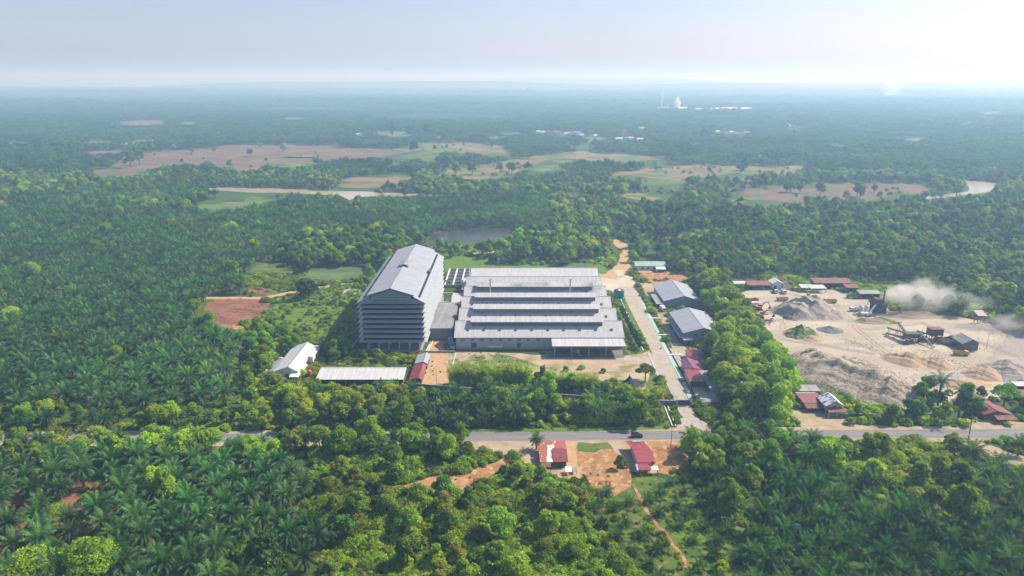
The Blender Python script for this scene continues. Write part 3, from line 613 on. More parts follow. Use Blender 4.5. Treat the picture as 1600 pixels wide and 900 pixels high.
# ---------------------------------------------------------------- the long factory with its saw of roofs
FX0, FX1, FY0, BW = -28.4, 55.0, 337.2, 21.4
def factory():
    t = thing('factory', 'wide low factory with six pale gabled roof bays and raised ridge vents', 'building', (13, 400, 0))
    ze, zr = 6.6, 11.7
    prof = []
    for b in range(6):
        y = FY0 + 1.2 + b*BW
        if b == 0: prof.append((y, ze-0.05))
        prof.append((FY0 + b*BW + BW/2, zr-0.45)); prof.append((FY0 + (b+1)*BW - (1.2 if b == 5 else 0), ze-0.35))
    prof = [(FY0+1.2, 0.9)] + prof + [(FY0+6*BW-1.2, 0.9)]
    m = MB(); m.prism_x(prof, FX0+0.9, FX1-0.9); m.build('wall', M['wall_metal'], t)
    m = MB(); m.box(FX0+0.75,FX1-0.75,FY0+1.05,FY0+6*BW-1.05,0,0.95); m.build('plinth', M['concrete_grey'], t)
    for b in range(6):
        a = FY0 + b*BW + (0.01 if b else 0); c = FY0+(b+1)*BW - 0.01; r = (a+c)/2
        x0 = FX0 if b < 1 else FX0+0.5; x1 = FX1 if b < 1 else FX1-0.2
        if b == 5: x0 += 1.5
        m = MB(); m.prism_x([(a,ze),(r,zr),(c,ze),(c,ze-0.14),(r,zr-0.14),(a,ze-0.14)], x0, x1)
        rf = m.build('roof', M['roof_new' if b == 5 else ('roof_stain' if b == 3 else 'roof_x')], t)
        m = MB(); m.prism_x([(r-0.45,zr-0.15),(r,zr+0.12),(r+0.45,zr-0.15),(r,zr-0.02)], x0-0.02, x1+0.02); m.build('ridge_cap', M['roof_old'], rf)
        if b < 4:                                   # raised ridge ventilator
            u0, u1 = FX0+7.8, FX1-9.6 + (b*0.6)
            w = MB(); w.prism_x([(r-3.4,zr-1.9),(r-3.4,zr+0.7),(r,zr+1.75),(r+3.4,zr+0.7),(r+3.4,zr-1.9)], u0+0.5, u1-0.5)
            v = w.build('ridge_vent', M['vent_wall'], t)
            w = MB(); w.prism_x([(r-4.4,zr+0.75),(r,zr+2.1),(r+4.4,zr+0.75),(r+4.4,zr+0.62),(r,zr+1.97),(r-4.4,zr+0.62)], u0, u1)
            w.build('roof', M['roof_stain' if b == 3 else 'roof_x'], v)
        if b < 3:                                   # small roof openings
            for k in range(10):
                x = FX0+6.0+k*7.9; y = a+4.0; z = ze+(y-a)*(zr-ze)/(r-a)
                w = MB(); w.slab([(x,y,z+0.42),(x+1.1,y,z+0.42),(x+1.1,y+1.3,z+0.95),(x,y+1.3,z+0.95)],0.35)
                w.build('skylight', M['darksteel'] if (k*7+b*3) % 4 else M['rust'], t)
        if b < 6:
            w = MB(); w.bar((x0,a-0.12,ze-0.12),(x1,a-0.12,ze-0.12),0.22,0.22)
            if b == 0: w.build('gutter', M['steel'], t)
    for x in (-12.5, 33.5):                         # two thin stacks
        w = MB(); w.tube((x,404.5,8.5),(x,404.5,17.2),0.42,0.42,12); w.tube((x,404.5,17.2),(x,404.5,17.7),0.6,0.6,12)
        s = w.build('chimney', M['steel'], t)
        w = MB(); w.tube((x-0.9,404.5,17.55),(x+0.9,404.5,17.55),0.2,0.2,8); w.build('cowl', M['darksteel'], s)
    w = MB(); w.tube((29,403,10.2),(33.4,404.3,11.5),0.25,0.25,8); w.build('duct', M['steel'], t)
    # front doors, dark band and a low wall of windows
    for x0, x1, mt in ((-11.5,-4.5,'wall_white'),(2.5,4.2,'blue'),(-20,-17.5,'blue')):
        w = MB(); w.box(x0,x1,FY0+1.0,FY0+1.19,0.96,3.4 if x1-x0 < 4 else 1.9); w.build('door', M[mt], t)
    for k in range(9):
        x = -25+k*4.6
        w = MB(); w.box(x,x+1.8,FY0+1.08,FY0+1.19,4.6,5.3); w.build('window', M['glass'], t)
    # loading canopy at the right front
    w = MB(); w.slab([(19.2,327.0,5.75),(54.4,327.0,5.75),(54.4,338.0,6.25),(19.2,338.0,6.25)],0.14); cn = w.build('canopy', M['roof_x'], t)
    w = MB(); w.bar((19.2,326.95,5.66),(54.4,326.95,5.66),0.12,0.3); w.build('fascia', M['rust'], cn)
    for x in (20.4, 28.6, 36.8, 45.0, 53.2):
        w = MB(); w.box(x-0.17,x+0.17,328.1,328.44,0,5.68); w.build('post', M['steel'], cn)
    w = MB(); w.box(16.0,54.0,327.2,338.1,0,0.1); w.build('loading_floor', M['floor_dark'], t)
M['roof_stain'] = surf('zinc_sheets_stained', (0.49,0.485,0.465), (0.42,0.415,0.40), 0.9, 0.35, 0.7, c3=(0.21,0.205,0.205), scale3=0.07, lo3=0.50, hi3=0.66, rough=0.6, stretch=(1.6,0.03,0.3))
M['floor_dark'] = surf('oily_concrete', (0.13,0.125,0.12), (0.19,0.18,0.17), 0.25, rough=0.8)  # darker, randomly mottled concrete tone over the whole loading floor
M['vent_wall'] = metal('vent_louvres', (0.10,0.125,0.16), (0.08,0.10,0.13), 1.5, 0.3)
factory()
footprint(-30, 56.5, 325.5, 467); footprint(-76, -40, 334, 432); footprint(-43, -21, 403, 492)
# annexes between the two big buildings
def annex(label, x0, x1, y0, y1, za, zb, mat, wall='wall_metal'):
    t = thing('annex', label, 'annex', ((x0+x1)/2,(y0+y1)/2,0))
    m = MB(); m.prism_x([(y0+0.5,0),(y0+0.5,za-0.2),(y1-0.1,zb-0.2),(y1-0.1,0)], x0+0.3, x1-0.3); m.build('wall', M[wall], t)
    m = MB(); m.slab([(x0,y0,za),(x1,y0,za),(x1,y1,zb),(x0,y1,zb)],0.12); m.build('roof', M[mat], t)
annex('grey roofed annex against the tall building, front one', -42.0, -30.2, 352.0, 372.0, 6.2, 7.6, 'roof_old', 'wall_blue')
annex('grey roofed annex, middle of the row between the big buildings', -41.2, -29.8, 372.2, 392, 6.4, 7.8, 'roof_old')
annex('short pale annex at the end of the row between the big buildings', -34.5, -27.0, 392.2, 411, 6.4, 7.6, 'roof_x')
annex('low pale shed beside the factory rear corner', -30.5, -24.5, 424, 446, 6.0, 7.4, 'roof_x')
# concrete works behind the annexes
def tanks():
    t = thing('machine_yard', 'open yard of brown machinery and concrete bays behind the annexes', 'machine yard', (-36, 415, 0))
    m = MB(); m.box(-42,-35,405,406,0,4); m.box(-42,-41,405,420,0,4); m.box(-36,-35,405,420,0,4); m.build('bay_wall', M['concrete_grey'], t)
    for q in ((423,423.6,3.6,4.2),(404.2,404.9,4.0,4.5)):
        m = MB(); m.box(-41.5,-34.5,*q); m.build('beam', M['concrete_white'], t)
    for k in range(5):
        m = MB(); x = -40.4+k*1.1; m.tube((x,408+2*(k%3),0),(x,408+2*(k%3),3.4-0.3*(k%2)),0.45,0.45,10); m.build('vessel', M['rust' if k%2 else 'steel'], t)
tanks()
def basins():
    t = thing('settling_tank', 'concrete settling basins divided into dark brown cells behind the factory', 'settling tank', (-31, 470, 0))
    x0, x1, y0, y1 = -43.0, -22.0, 449.0, 490.0
    m = MB(); n = 4
    for k in range(n+1):
        x = x0+(x1-x0)*k/n; m.box(x-0.45,x+0.45,y0,y1,0,2.2)
    m.build('divider_wall', M['concrete_white'], t)
    for k in range(6):
        y = y0+(y1-y0)*k/5; m = MB()
        for j in range(n):
            a = x0+(x1-x0)*j/n; b = x0+(x1-x0)*(j+1)/n; m.box(a+0.451,b-0.451,y-0.2,y+0.2,0,1.9)
        m.build('cross_wall', M['concrete_grey'], t)
    m = MB(); m.box(x0,x1,y0,y1,0.0,1.2); m.build('sludge', M['sludge'], t)
M['sludge'] = surf('brown_sludge', (0.085,0.065,0.05), (0.05,0.045,0.04), 0.4, rough=0.3)
basins()
# ---------------------------------------------------------------- smaller gabled buildings
def gable_y(name, label, cat, x0, x1, y0, y1, ze, zr, xr=None, roof='roof_y', wall='wall_blue', oh=0.8, doors=(), windows=(), group=None, ze2=None):
    """house with its ridge along Y; doors / windows = (side, a0, a1, z0, z1) with side in 'front','left','right'"""
    footprint(x0-1, x1+1, y0-1, y1+1)
    xr = (x0+x1)/2 if xr is None else xr; ze2 = ze if ze2 is None else ze2
    t = thing(name, label, cat, ((x0+x1)/2,(y0+y1)/2,0), group)
    m = MB(); m.prism_y([(x0,0),(x1,0),(x1,ze2-0.2),(xr,zr-0.25),(x0,ze-0.2)], y0, y1); w = m.build('wall', M[wall], t)
    sl, sr = (zr-ze)/(xr-x0), (zr-ze2)/(x1-xr)
    for s in (0, 1):
        m = MB()
        if s == 0: pr = [(x0-oh,ze-oh*sl),(xr-0.005,zr),(xr-0.005,zr-0.12),(x0-oh,ze-oh*sl-0.12)]
        else: pr = [(xr+0.005,zr),(x1+oh,ze2-oh*sr),(x1+oh,ze2-oh*sr-0.12),(xr+0.005,zr-0.12)]
        m.prism_y(pr, y0-oh, y1+oh); m.build('roof', M[roof], t)
    m = MB(); m.prism_y([(xr-0.35,zr-0.06),(xr,zr+0.08),(xr+0.35,zr-0.06),(xr,zr+0.01)], y0-oh-0.02, y1+oh+0.02); m.build('ridge_cap', M['roof_old' if roof.startswith('roof') else roof], t)
    for kind, lst, mt in (('door', doors, 'wall_wood'), ('window', windows, 'glass')):
        for (sd, a0, a1, z0, z1) in lst:
            m = MB(); fr = MB()
            if sd == 'front': m.box(a0,a1,y0-0.05,y0-0.003,z0,z1); fr.box(a0-0.1,a1+0.1,y0-0.09,y0-0.051,z0-0.15,z0-0.02)
            elif sd == 'left': m.box(x0-0.05,x0-0.003,a0,a1,z0,z1); fr.box(x0-0.09,x0-0.051,a0-0.1,a1+0.1,z0-0.15,z0-0.02)
            else: m.box(x1+0.003,x1+0.05,a0,a1,z0,z1); fr.box(x1+0.051,x1+0.09,a0-0.1,a1+0.1,z0-0.15,z0-0.02)
            o = m.build(kind, M[mt], t)
            if kind == 'window': fr.build('sill', M['concrete_white'], o)
    return t
def gable_x(name, label, cat, x0, x1, y0, y1, ze, zr, roof='roof_white', wall='wall_white', oh=0.6, doors=(), windows=(), group=None, yr=None):
    footprint(x0-1, x1+1, y0-1, y1+1)
    yr = (y0+y1)/2 if yr is None else yr
    t = thing(name, label, cat, ((x0+x1)/2,(y0+y1)/2,0), group)
    m = MB(); m.prism_x([(y0,0),(y0,ze-0.2),(yr,zr-0.25),(y1,ze-0.2),(y1,0)], x0, x1); m.build('wall', M[wall], t)
    s0, s1 = (zr-ze)/(yr-y0), (zr-ze)/(y1-yr)
    m = MB(); m.prism_x([(y0-oh,ze-oh*s0),(yr,zr),(y1+oh,ze-oh*s1),(y1+oh,ze-oh*s1-0.12),(yr,zr-0.12),(y0-oh,ze-oh*s0-0.12)], x0-oh, x1+oh); m.build('roof', M[roof], t)
    for kind, lst, mt in (('door', doors, 'wall_wood'), ('window', windows, 'glass')):
        for (a0, a1, z0, z1) in lst:
            m = MB(); m.box(a0,a1,y0-0.05,y0-0.003,z0,z1); o = m.build(kind, M[mt], t)
            if kind == 'window':
                m = MB(); m.box(a0-0.1,a1+0.1,y0-0.09,y0-0.051,z0-0.15,z0-0.02); m.build('sill', M['concrete_white'], o)
    return t
def shed(name, label, cat, x0, x1, y0, y1, z0, z1, roof='rust_roof', wall=None, post='pole', t=None, group=None, backwall=None):
    """lean-to: sloping sheet from front height z0 to back height z1 on posts, with walls where wall is given"""
    own = t is None; footprint(x0, x1, y0, y1)
    if own: t = thing(name, label, cat, ((x0+x1)/2,(y0+y1)/2,0), group)
    m = MB(); m.slab([(x0,y0,z0),(x1,y0,z0),(x1,y1,z1),(x0,y1,z1)],0.1); m.build('roof', M[roof], t)
    n = max(2, int((x1-x0)/4)+1)
    for k in range(n):
        x = x0+0.4+(x1-x0-0.8)*k/(n-1)
        m = MB(); m.box(x-0.1,x+0.1,y0+0.3,y0+0.5,0,z0-0.1); m.build('post', M[post], t)
        if not wall:
            m = MB(); m.box(x-0.1,x+0.1,y1-0.5,y1-0.3,0,z1-0.12); m.build('post', M[post], t)
    if wall:
        m = MB(); m.box(x0+0.4,x1-0.4,y1-0.35,y1-0.2,0,z1-0.15); m.box(x0+0.4,x0+0.52,y0+1.5,y1-0.36,0,z0-0.12); m.box(x1-0.52,x1-0.4,y0+1.5,y1-0.36,0,z0-0.12); m.build('wall', M[wall], t)
    return t
# the two grey workshops
gable_y('workshop', 'large grey workshop with blank corrugated gable, the farther of the two', 'workshop', 88.8, 109.2, 406, 440, 4.6, 7.6, 99.8, 'roof_y', 'wall_blue', 0.9,
        doors=[('left',408,412,0,3.2),('left',418,421,0,2.6)], windows=[('left',424,427,1.6,2.8),('left',431,434,1.6,2.8)])
w = gable_y('workshop', 'two storey grey blue office block beside the red kiosks', 'office building', 86.6, 105.4, 346.5, 379, 6.1, 8.6, 95.8, 'roof_y', 'wall_blue', 0.9,
        doors=[('front',88.4,90.0,0,2.4),('left',352,354,0,2.4)], windows=[('front',91.5,93.0,3.8,5.0),('front',95,96.5,3.8,5.0),('front',99,100.5,1.2,2.6),('left',350,352,3.6,5.0),('left',356,358,3.6,5.0),('left',362,364,3.6,5.0),('left',368,370,3.6,5.0)])
m = MB(); m.slab([(84.2,346.5,3.0),(86.55,346.5,3.4),(86.55,379,3.4),(84.2,379,3.0)],0.1); m.build('awning', M['roof_y'], w)
m = MB(); m.slab([(85.5,343.5,3.0),(90.5,343.5,3.0),(90.5,346.4,3.3),(85.5,346.4,3.3)],0.1); m.build('porch_roof', M['white'], w)
t = shed('lean_to_shed', 'low cluttered lean-to against the farther grey workshop', 'shed', 83.6, 88.4, 404, 424, 3.0, 3.2, 'roof_old', 'wall_wood')
# green roofed building far behind
t = gable_x('green_roof_building', 'long building with a pale green roof beside the earth track', 'building', 86.5, 106.5, 494, 501, 3.6, 5.4, 'green_roof', 'wall_white', 0.8, doors=[(98,100,0,2.2)], windows=[(90,92,1,2.2),(94,96,1,2.2),(102,104,1,2.2)])
shed('lean_to_shed', 'small white lean-to in front of the green roofed building', 'shed', 99.5, 106, 487, 492, 2.4, 3.0, 'white', 'wall_white')
# red roofs along the entrance road
t = gable_y('kiosk', 'red sheet roofed kiosk hidden under the big trees', 'kiosk', 83.6, 90.4, 317.2, 329.5, 3.0, 3.8, 87.0, 'red_roof', 'wall_cream', 0.6, doors=[('front',85,86.2,0,2.1)])
t = gable_y('kiosk', 'kiosk under a purple magenta roof, middle of the row', 'kiosk', 78.6, 85.2, 304.8, 316.0, 3.1, 4.2, 80.8, 'magenta_roof', 'wall_cream', 0.7, doors=[('left',308,310,0,2.1)], windows=[('left',312,314,1,2)])
t = shed('kiosk', 'open kiosk under a bright red roof at the end of the row', 'kiosk', 76.6, 83.0, 291.5, 303.2, 2.9, 3.7, 'red_roof', 'wall_cream')
t = shed('parking_shelter', 'long weathered grey shelter roof beside the red kiosks', 'shelter', 83.2, 87.0, 279.6, 303.4, 2.8, 3.3, 'roof_old')
t = thing('guardhouse', 'small guardhouse with grey roof and red edge by the blue gate', 'guardhouse', (80.3, 275, 0))
m = MB(); m.box(77.4,82.9,272.2,277.5,0,2.8); m.build('wall', M['wall_cream'], t)
m = MB(); m.slab([(76.6,270.6,2.75),(83.6,270.6,2.75),(83.6,278.4,3.5),(76.6,278.4,3.5)],0.12); rf = m.build('roof', M['roof_old'], t)
m = MB(); m.box(78.2,83.7,270.4,270.58,2.4,3.0); m.build('fascia', M['red_roof'], rf)
for x in (78,79.8,81.5):
    m = MB(); m.box(x,x+1.1,272.12,272.195,1.1,2.1); m.build('window', M['glass'], t)
# blue gate, gate pillars and the perimeter wall
GY = 273.4
t = thing('gate', 'blue sheet metal gate across the entrance road, wide left leaf', 'gate', (69.8, GY, 0))
m = MB(); m.box(67.3,72.3,GY-0.05,GY+0.05,0.15,2.6); m.build('leaf', M['blue'], t)
m = MB(); m.box(67.2,72.4,GY-0.09,GY-0.051,2.35,2.55); m.box(67.2,72.4,GY-0.09,GY-0.051,0.3,0.5); m.build('rail', M['darksteel'], t)
t = thing('gate', 'blue sheet metal gate leaf standing right of the gap', 'gate', (74.7, GY, 0))
m = MB(); m.box(73.6,75.8,GY-0.05,GY+0.05,0.15,2.6); m.build('leaf', M['blue'], t)
m = MB(); m.box(73.5,75.9,GY-0.09,GY-0.051,2.35,2.55); m.build('rail', M['darksteel'], t)
def wall_run(label, pts, h, mat, th=0.25):
    t = thing('perimeter_wall', label, 'wall', (pts[0][0], pts[0][1], 0))
    m = MB(); c = MB(); p = MB()
    for (a, b) in zip(pts[:-1], pts[1:]):
        va, vb = Vector((*a,0)), Vector((*b,0)); L = (vb-va).length; d = (vb-va)/L
        m.bar((*a,h/2),(*b,h/2),th,h)
        c.bar((*a,h+0.06),(*b,h+0.06),th+0.12,0.115)
        k = int(L/4)
        for i in range(k+1):
            q = va+d*(L*i/max(1,k)); p.box(q.x-0.24,q.x+0.24,q.y-0.24,q.y+0.24,0,h+0.2)
    m.build('panel', M[mat], t); c.build('coping', M['concrete_grey'], t); p.build('pier', M[mat], t)
wall_run('lilac painted wall left of the blue gate', [(59.5,GY),(66.9,GY)], 2.4, 'lilac')
wall_run('long grey perimeter wall half hidden by palms', [(59.3,GY+0.1),(40,276.5),(0,283.5),(-42,291.0)], 2.2, 'wall_grime')
wall_run('grey blue wall from the gate towards the big trees', [(76.3,GY-4.2),(92,GY-5.0),(112,GY-5.5)], 2.3, 'wall_grime')
wall_run('low dark wall below the stone heap', [(124,262.5),(148,262.0),(172,262.5)], 1.7, 'wall_grime')
wall_run('low grey wall along the ditch left of the yard lane', [(-66,335.5),(-44,333.8),(-28,333.6)], 0.9, 'concrete_grey')
# kerbs, drains and paving strips beside the entrance road
strip('drain', 'concrete_white', 64.1, 64.55, 336, 430, 0.0, 0.30, 'white concrete drain wall beside the hedge, left edge', 'drain', 1.6)
strip('drain', 'concrete_white', 65.25, 65.6, 300, 334, 0.0, 0.25, 'white kerb where the road bends to the gate', 'kerb', 0.6)
strip('paving', 'mint', 74.6, 76.4, 300, 358, 0.0, 0.12, 'mint green paving strip along the road, long near stretch', 'paving', 0.7)
strip('paving', 'mint', 76.0, 77.7, 362, 420, 0.0, 0.12, 'mint green paving strip along the road beyond the crossing', 'paving', 0.9)
strip('paving', 'mint', 73.2, 75.0, 276, 298, 0.0, 0.12, 'mint green paving strip next to the gate', 'paving', 1.4)
strip('drain', 'dark', 76.65, 77.4, 302, 356, 0.0, 0.05, 'dark open ditch beside the mint paving', 'drain', 0.6)
strip('drain', 'dark', 77.9, 78.7, 364, 430, 0.0, 0.05, 'dark open ditch before the grey workshops', 'drain', 1.0)
for k, y in enumerate((358.6, 386, 404, 330)):
    strip('footbridge', 'concrete_white', 74.9+(y-330)*0.02, 82.0, y, y+1.6, 0.1, 0.28, ['white slab crossing the ditch at the office block','white slab crossing the ditch at mid stretch','white slab crossing the ditch by the farther workshop','white slab crossing the ditch at the kiosks'][k], 'footbridge')
strip('drain', 'concrete_white', 61.2, 61.6, 254.5, 272.6, 0.0, 0.5, 'white drain wall outside the gate', 'drain', 0.5)
strip('drain', 'concrete_white', 62.6, 62.9, 254.5, 272.6, 0.0, 0.5, 'second white drain wall outside the gate', 'drain', 0.5)
strip('drain', 'concrete_white', -43.6, -43.1, 318, 345, 0.0, 0.3, 'long pale drain beside the tall building', 'drain', 2.0)
strip('drain', 'concrete_white', -41.9, -41.5, 322, 370, 0.0, 0.3, 'second pale drain beside the tall building', 'drain', 2.5)
strip('drain', 'concrete_white', -27.9, -27.5, 318, 333, 0.0, 0.25, 'short pale drain at the factory corner', 'drain', 0.4)
strip('railing', 'concrete_white', -79.4, -79.1, 340, 362, 0.0, 1.0, 'thin pale wall beside the tall building', 'wall', 3.0)
# green water tank on its tower
def water_tank():
    x, y = 63.0, 413.0
    t = thing('water_tank', 'big green round water tank on a steel stand', 'water tank', (x, y, 0))
    m = MB(); m.lathe([(2.95,4.6),(3.0,4.7),(3.0,8.6),(2.85,8.9)], x, y, 28); m.build('tank', M['green_tank'], t)
    m = MB(); m.lathe([(3.12,8.3),(3.12,8.75),(2.5,9.2),(0.9,9.5)], x, y, 28); m.build('lid', M['darksteel'], t)
    m = MB(); m.slab([(x-0.8,y-2.6,9.25),(x+0.6,y-2.6,9.25),(x+0.6,y-1.2,9.75),(x-0.8,y-1.2,9.75)],0.12); m.build('hatch', M['white'], t)
    m = MB(); m.box(x-3.3,x+3.3,y-3.3,y+3.3,4.3,4.58); m.build('platform', M['greenpaint'], t)
    for sx in (-1,1):
        for sy in (-1,1):
            m = MB(); m.box(x+sx*2.7-0.16,x+sx*2.7+0.16,y+sy*2.7-0.16,y+sy*2.7+0.16,0,4.3); m.build('leg', M['greenpaint'], t)
    m = MB()
    for sy in (-1,1):
        m.bar((x-2.7,y+sy*2.7,0.4),(x+2.7,y+sy*2.7,4.0),0.12,0.12); m.bar((x+2.7,y+sy*2.7+0.13,0.4),(x-2.7,y+sy*2.7+0.13,4.0),0.12,0.12)
    m.build('brace', M['steel'], t)
    m = MB(); m.tube((x-3.4,y-1,0),(x-3.4,y-1,8.4),0.12,0.12,8); m.tube((x-3.4,y-1,8.4),(x-2.6,y-1,8.9),0.12,0.12,8); m.build('pipe', M['white'], t)
water_tank()
def small_tank(x, y, h, label):
    t = thing('water_tank', label, 'water tank', (x, y, 0))
    m = MB(); m.lathe([(0.85,h),(0.95,h+0.1),(0.95,h+1.7),(0.7,h+2.0),(0.25,h+2.15)], x, y, 18); m.build('tank', M['red_tank'], t)
    m = MB(); m.box(x-1.1,x+1.1,y-1.1,y+1.1,h-0.18,h-0.01); m.build('platform', M['wall_wood'], t)
    for sx in (-1,1):
        for sy in (-1,1):
            m = MB(); m.box(x+sx*0.95-0.09,x+sx*0.95+0.09,y+sy*0.95-0.09,y+sy*0.95+0.09,0,h-0.18); m.build('leg', M['wall_wood'], t)
    m = MB(); m.bar((x-0.95,y-0.95,0.3),(x+0.95,y-0.95,h-0.4),0.07,0.07); m.build('brace', M['wall_wood'], t)
a = P(437,552); small_tank(a[0], a[1], 2.6, 'red plastic water tank on a tall stand left of the white house')
a = P(484,590); small_tank(a[0], a[1], 1.6, 'red plastic water tank on a low stand by the long shed')
# ---------------------------------------------------------------- houses at the left front
t = gable_y('house', 'white house with a stepped grey roof and long lean-to', 'house', -105.6, -95.2, 301.5, 332, 3.6, 6.0, -99.0, 'roof_new', 'wall_white', 0.6, ze2=3.9,
        doors=[('front',-100.6,-99.2,0,2.2)], windows=[('front',-104,-102.6,1.0,2.2),('front',-97.8,-96.6,1.0,2.2),('right',306,308,1,2.2),('right',316,318,1,2.2)])
m = MB(); m.slab([(-95.1,318,4.2),(-92.4,318,3.6),(-92.4,333,3.6),(-95.1,333,4.2)],0.1); m.build('side_roof', M['roof_new'], t)
m = MB(); m.box(-95.15,-92.9,318.6,332.4,0,3.4); m.build('side_room', M['wall_white'], t)
m = MB(); m.slab([(-109.4,300,2.4),(-106.3,300,3.3),(-106.3,318,3.3),(-109.4,318,2.4)],0.1); m.build('lean_to_roof', M['roof_y'], t)
m = MB(); m.slab([(-97.8,297.5,2.5),(-93.6,297.5,2.5),(-93.6,301.4,3.0),(-97.8,301.4,3.0)],0.1); m.build('porch_roof', M['white'], t)
t = shed('long_shed', 'long low shed with a pale slightly buckled roof', 'shed', -85.2, -47.0, 293.5, 304.0, 3.0, 4.2, 'roof_white', 'wall_wood')
for k in range(7):
    m = MB(); x = -82+k*5; m.box(x,x+2.4,298,301,0,1.5+0.3*(k%3)); m.build('stall', M['wall_blue' if k%2 else 'darksteel'], t)
m = MB(); m.prism_y([(-85.3,4.05),(-47,4.05),(-47,4.4),(-85.3,4.4)],304.02,304.3); m.build('ridge_cap', M['white'], t)
t = gable_y('shed', 'shed with dark red sheet roof beside the yard lane', 'shed', -44.4, -39.4, 294.8, 311.5, 2.7, 3.5, -40.6, 'maroon_roof', 'wall_wood', 0.4, doors=[('front',-43.5,-42.3,0,2)])
t = gable_y('shed', 'shed with a blue grey roof behind the dark red one', 'shed', -44.2, -39.0, 312.6, 323.4, 3.0, 3.9, -40.6, 'roof_y', 'wall_wood', 0.4)
m = MB(); m.box(-44.6,-44.1,292.0,292.3,0,0.6); 
# ---------------------------------------------------------------- the two roadside houses
def patched_house():
    x0, y1 = P(840, 703)[0], 244.6
    t = thing('house', 'roadside house with a patched red and white sheet roof', 'house', (16, 236, 0))
    x0, x1 = 9.6, 19.0
    m = MB(); m.box(x0+0.3,x1-0.4,229.6,241.4,0,2.5); m.build('wall', M['wall_wood'], t)
    m = MB(); m.slab([(x0-0.6,237.4,2.65),(x1+0.1,237.4,2.75),(x1,242.8,3.5),(x0-1.0,242.8,3.3)],0.08); m.build('roof', M['patch_roof'], t)
    m = MB(); m.slab([(x0,229.0,2.55),(13.9,229.0,2.55),(13.9,237.3,3.4),(x0-0.3,237.3,3.3)],0.08); m.build('roof', M['patch_roof'], t)
    m = MB(); m.slab([(14.1,229.2,2.5),(x1+0.2,229.2,2.5),(x1+0.1,237.3,3.3),(14.1,237.3,3.4)],0.08); m.build('roof', M['maroon_roof'], t)
    m = MB(); m.slab([(x0+0.2,226.6,2.0),(13.2,226.6,2.0),(13.2,228.9,2.4),(x0+0.2,228.9,2.4)],0.07); m.build('porch_roof', M['rust_roof'], t)
    m = MB(); m.slab([(x0+4.4,242.9,3.0),(x1-0.3,242.9,3.0),(x1-0.3,244.6,2.6),(x0+4.4,244.6,2.6)],0.07); m.build('porch_roof', M['roof_old'], t)
    m = MB(); m.box(15.6,17.6,229.5,229.59,0,2.0); m.build('door', M['dark'], t)
    m = MB(); m.box(11,12.4,229.5,229.59,1,1.9); m.build('window', M['glass'], t)
    for x in (x0+0.4, 11.6, 13.0):
        m = MB(); m.box(x-0.08,x+0.08,226.8,226.96,0,1.98); m.build('post', M['wall_wood'], t)
    return t
patched_house().location.y -= 5.6
def red_house():
    t = thing('house', 'narrow roadside house with a long crimson sheet roof', 'house', (45.5, 236, 0))
    m = MB(); m.box(42.6,48.0,228.6,243.0,0,2.7); m.build('wall', M['wall_cream'], t)
    m = MB(); m.slab([(42.2,236.6,3.4),(48.6,236.6,3.4),(47.2,243.9,2.9),(40.8,243.9,2.9)],0.09); r1 = m.build('roof', M['red_roof'], t)
    m = MB(); m.slab([(42.6,228.4,2.8),(49.0,228.4,2.8),(48.7,236.5,3.42),(42.3,236.5,3.42)],0.09); m.build('roof', M['red_roof'], t)
    m = MB(); m.box(43.0,46.5,242.0,243.2,3.2,3.26); m.build('roof_patch', M['roof_old'], r1)
    m = MB(); m.slab([(42.6,224.6,2.1),(46.6,224.6,2.1),(46.6,228.2,2.6),(42.6,228.2,2.6)],0.08); m.build('porch_roof', M['red_roof'], t)
    m = MB(); m.slab([(46.7,224.8,2.0),(49.2,224.8,2.0),(49.2,227.0,2.3),(46.7,227.0,2.3)],0.08); m.build('porch_roof', M['roof_new'], t)
    m = MB(); m.slab([(41.9,224.8,1.9),(42.5,224.8,2.0),(42.5,228.0,2.5),(41.9,228.0,2.4)],0.08); m.build('porch_roof', M['roof_new'], t)
    for x in (42.8, 46.2, 48.8):
        m = MB(); m.box(x-0.08,x+0.08,225.0,225.16,0,2.0); m.build('post', M['wall_wood'], t)
    m = MB(); m.box(44,45.2,228.5,228.59,0,2.0); m.build('door', M['dark'], t)
    m = MB(); m.lathe([(0.6,2.6),(0.7,2.7),(0.7,3.6),(0.4,3.9)], 47.9, 227.9, 14); m.build('water_butt', M['red_tank'], t)
    return t
red_house().location.y -= 5.8
def slab_thing(name, label, cat, mat, x0, x1, y0, y1, z0, z1):
    t = thing(name, label, cat, ((x0+x1)/2,(y0+y1)/2,0))
    m = MB(); m.slab([(x0,y0,z0),(x1,y0,z0),(x1,y1,z1),(x0,y1,z1)],0.07); m.build('roof', M[mat], t)
    for x in (x0+0.15,x1-0.15):
        for y, z in ((y0+0.15,z0),(y1-0.15,z1)):
            m = MB(); m.box(x-0.06,x+0.06,y-0.06,y+0.06,0,z-0.06); m.build('post', M['wall_wood'], t)
a = P(889,740); slab_thing('outhouse', 'small outhouse with white sheet roof below the patched house', 'outhouse', 'white', a[0]-1.3, a[0]+0.9, a[1]-1.4, a[1]+1.4, 1.5, 1.9)
a = P(896,739); slab_thing('outhouse', 'smaller grey white outhouse at the end of the drive', 'outhouse', 'roof_old', a[0]-0.4, a[0]+1.2, a[1]-1.0, a[1]+1.2, 1.4, 1.7)
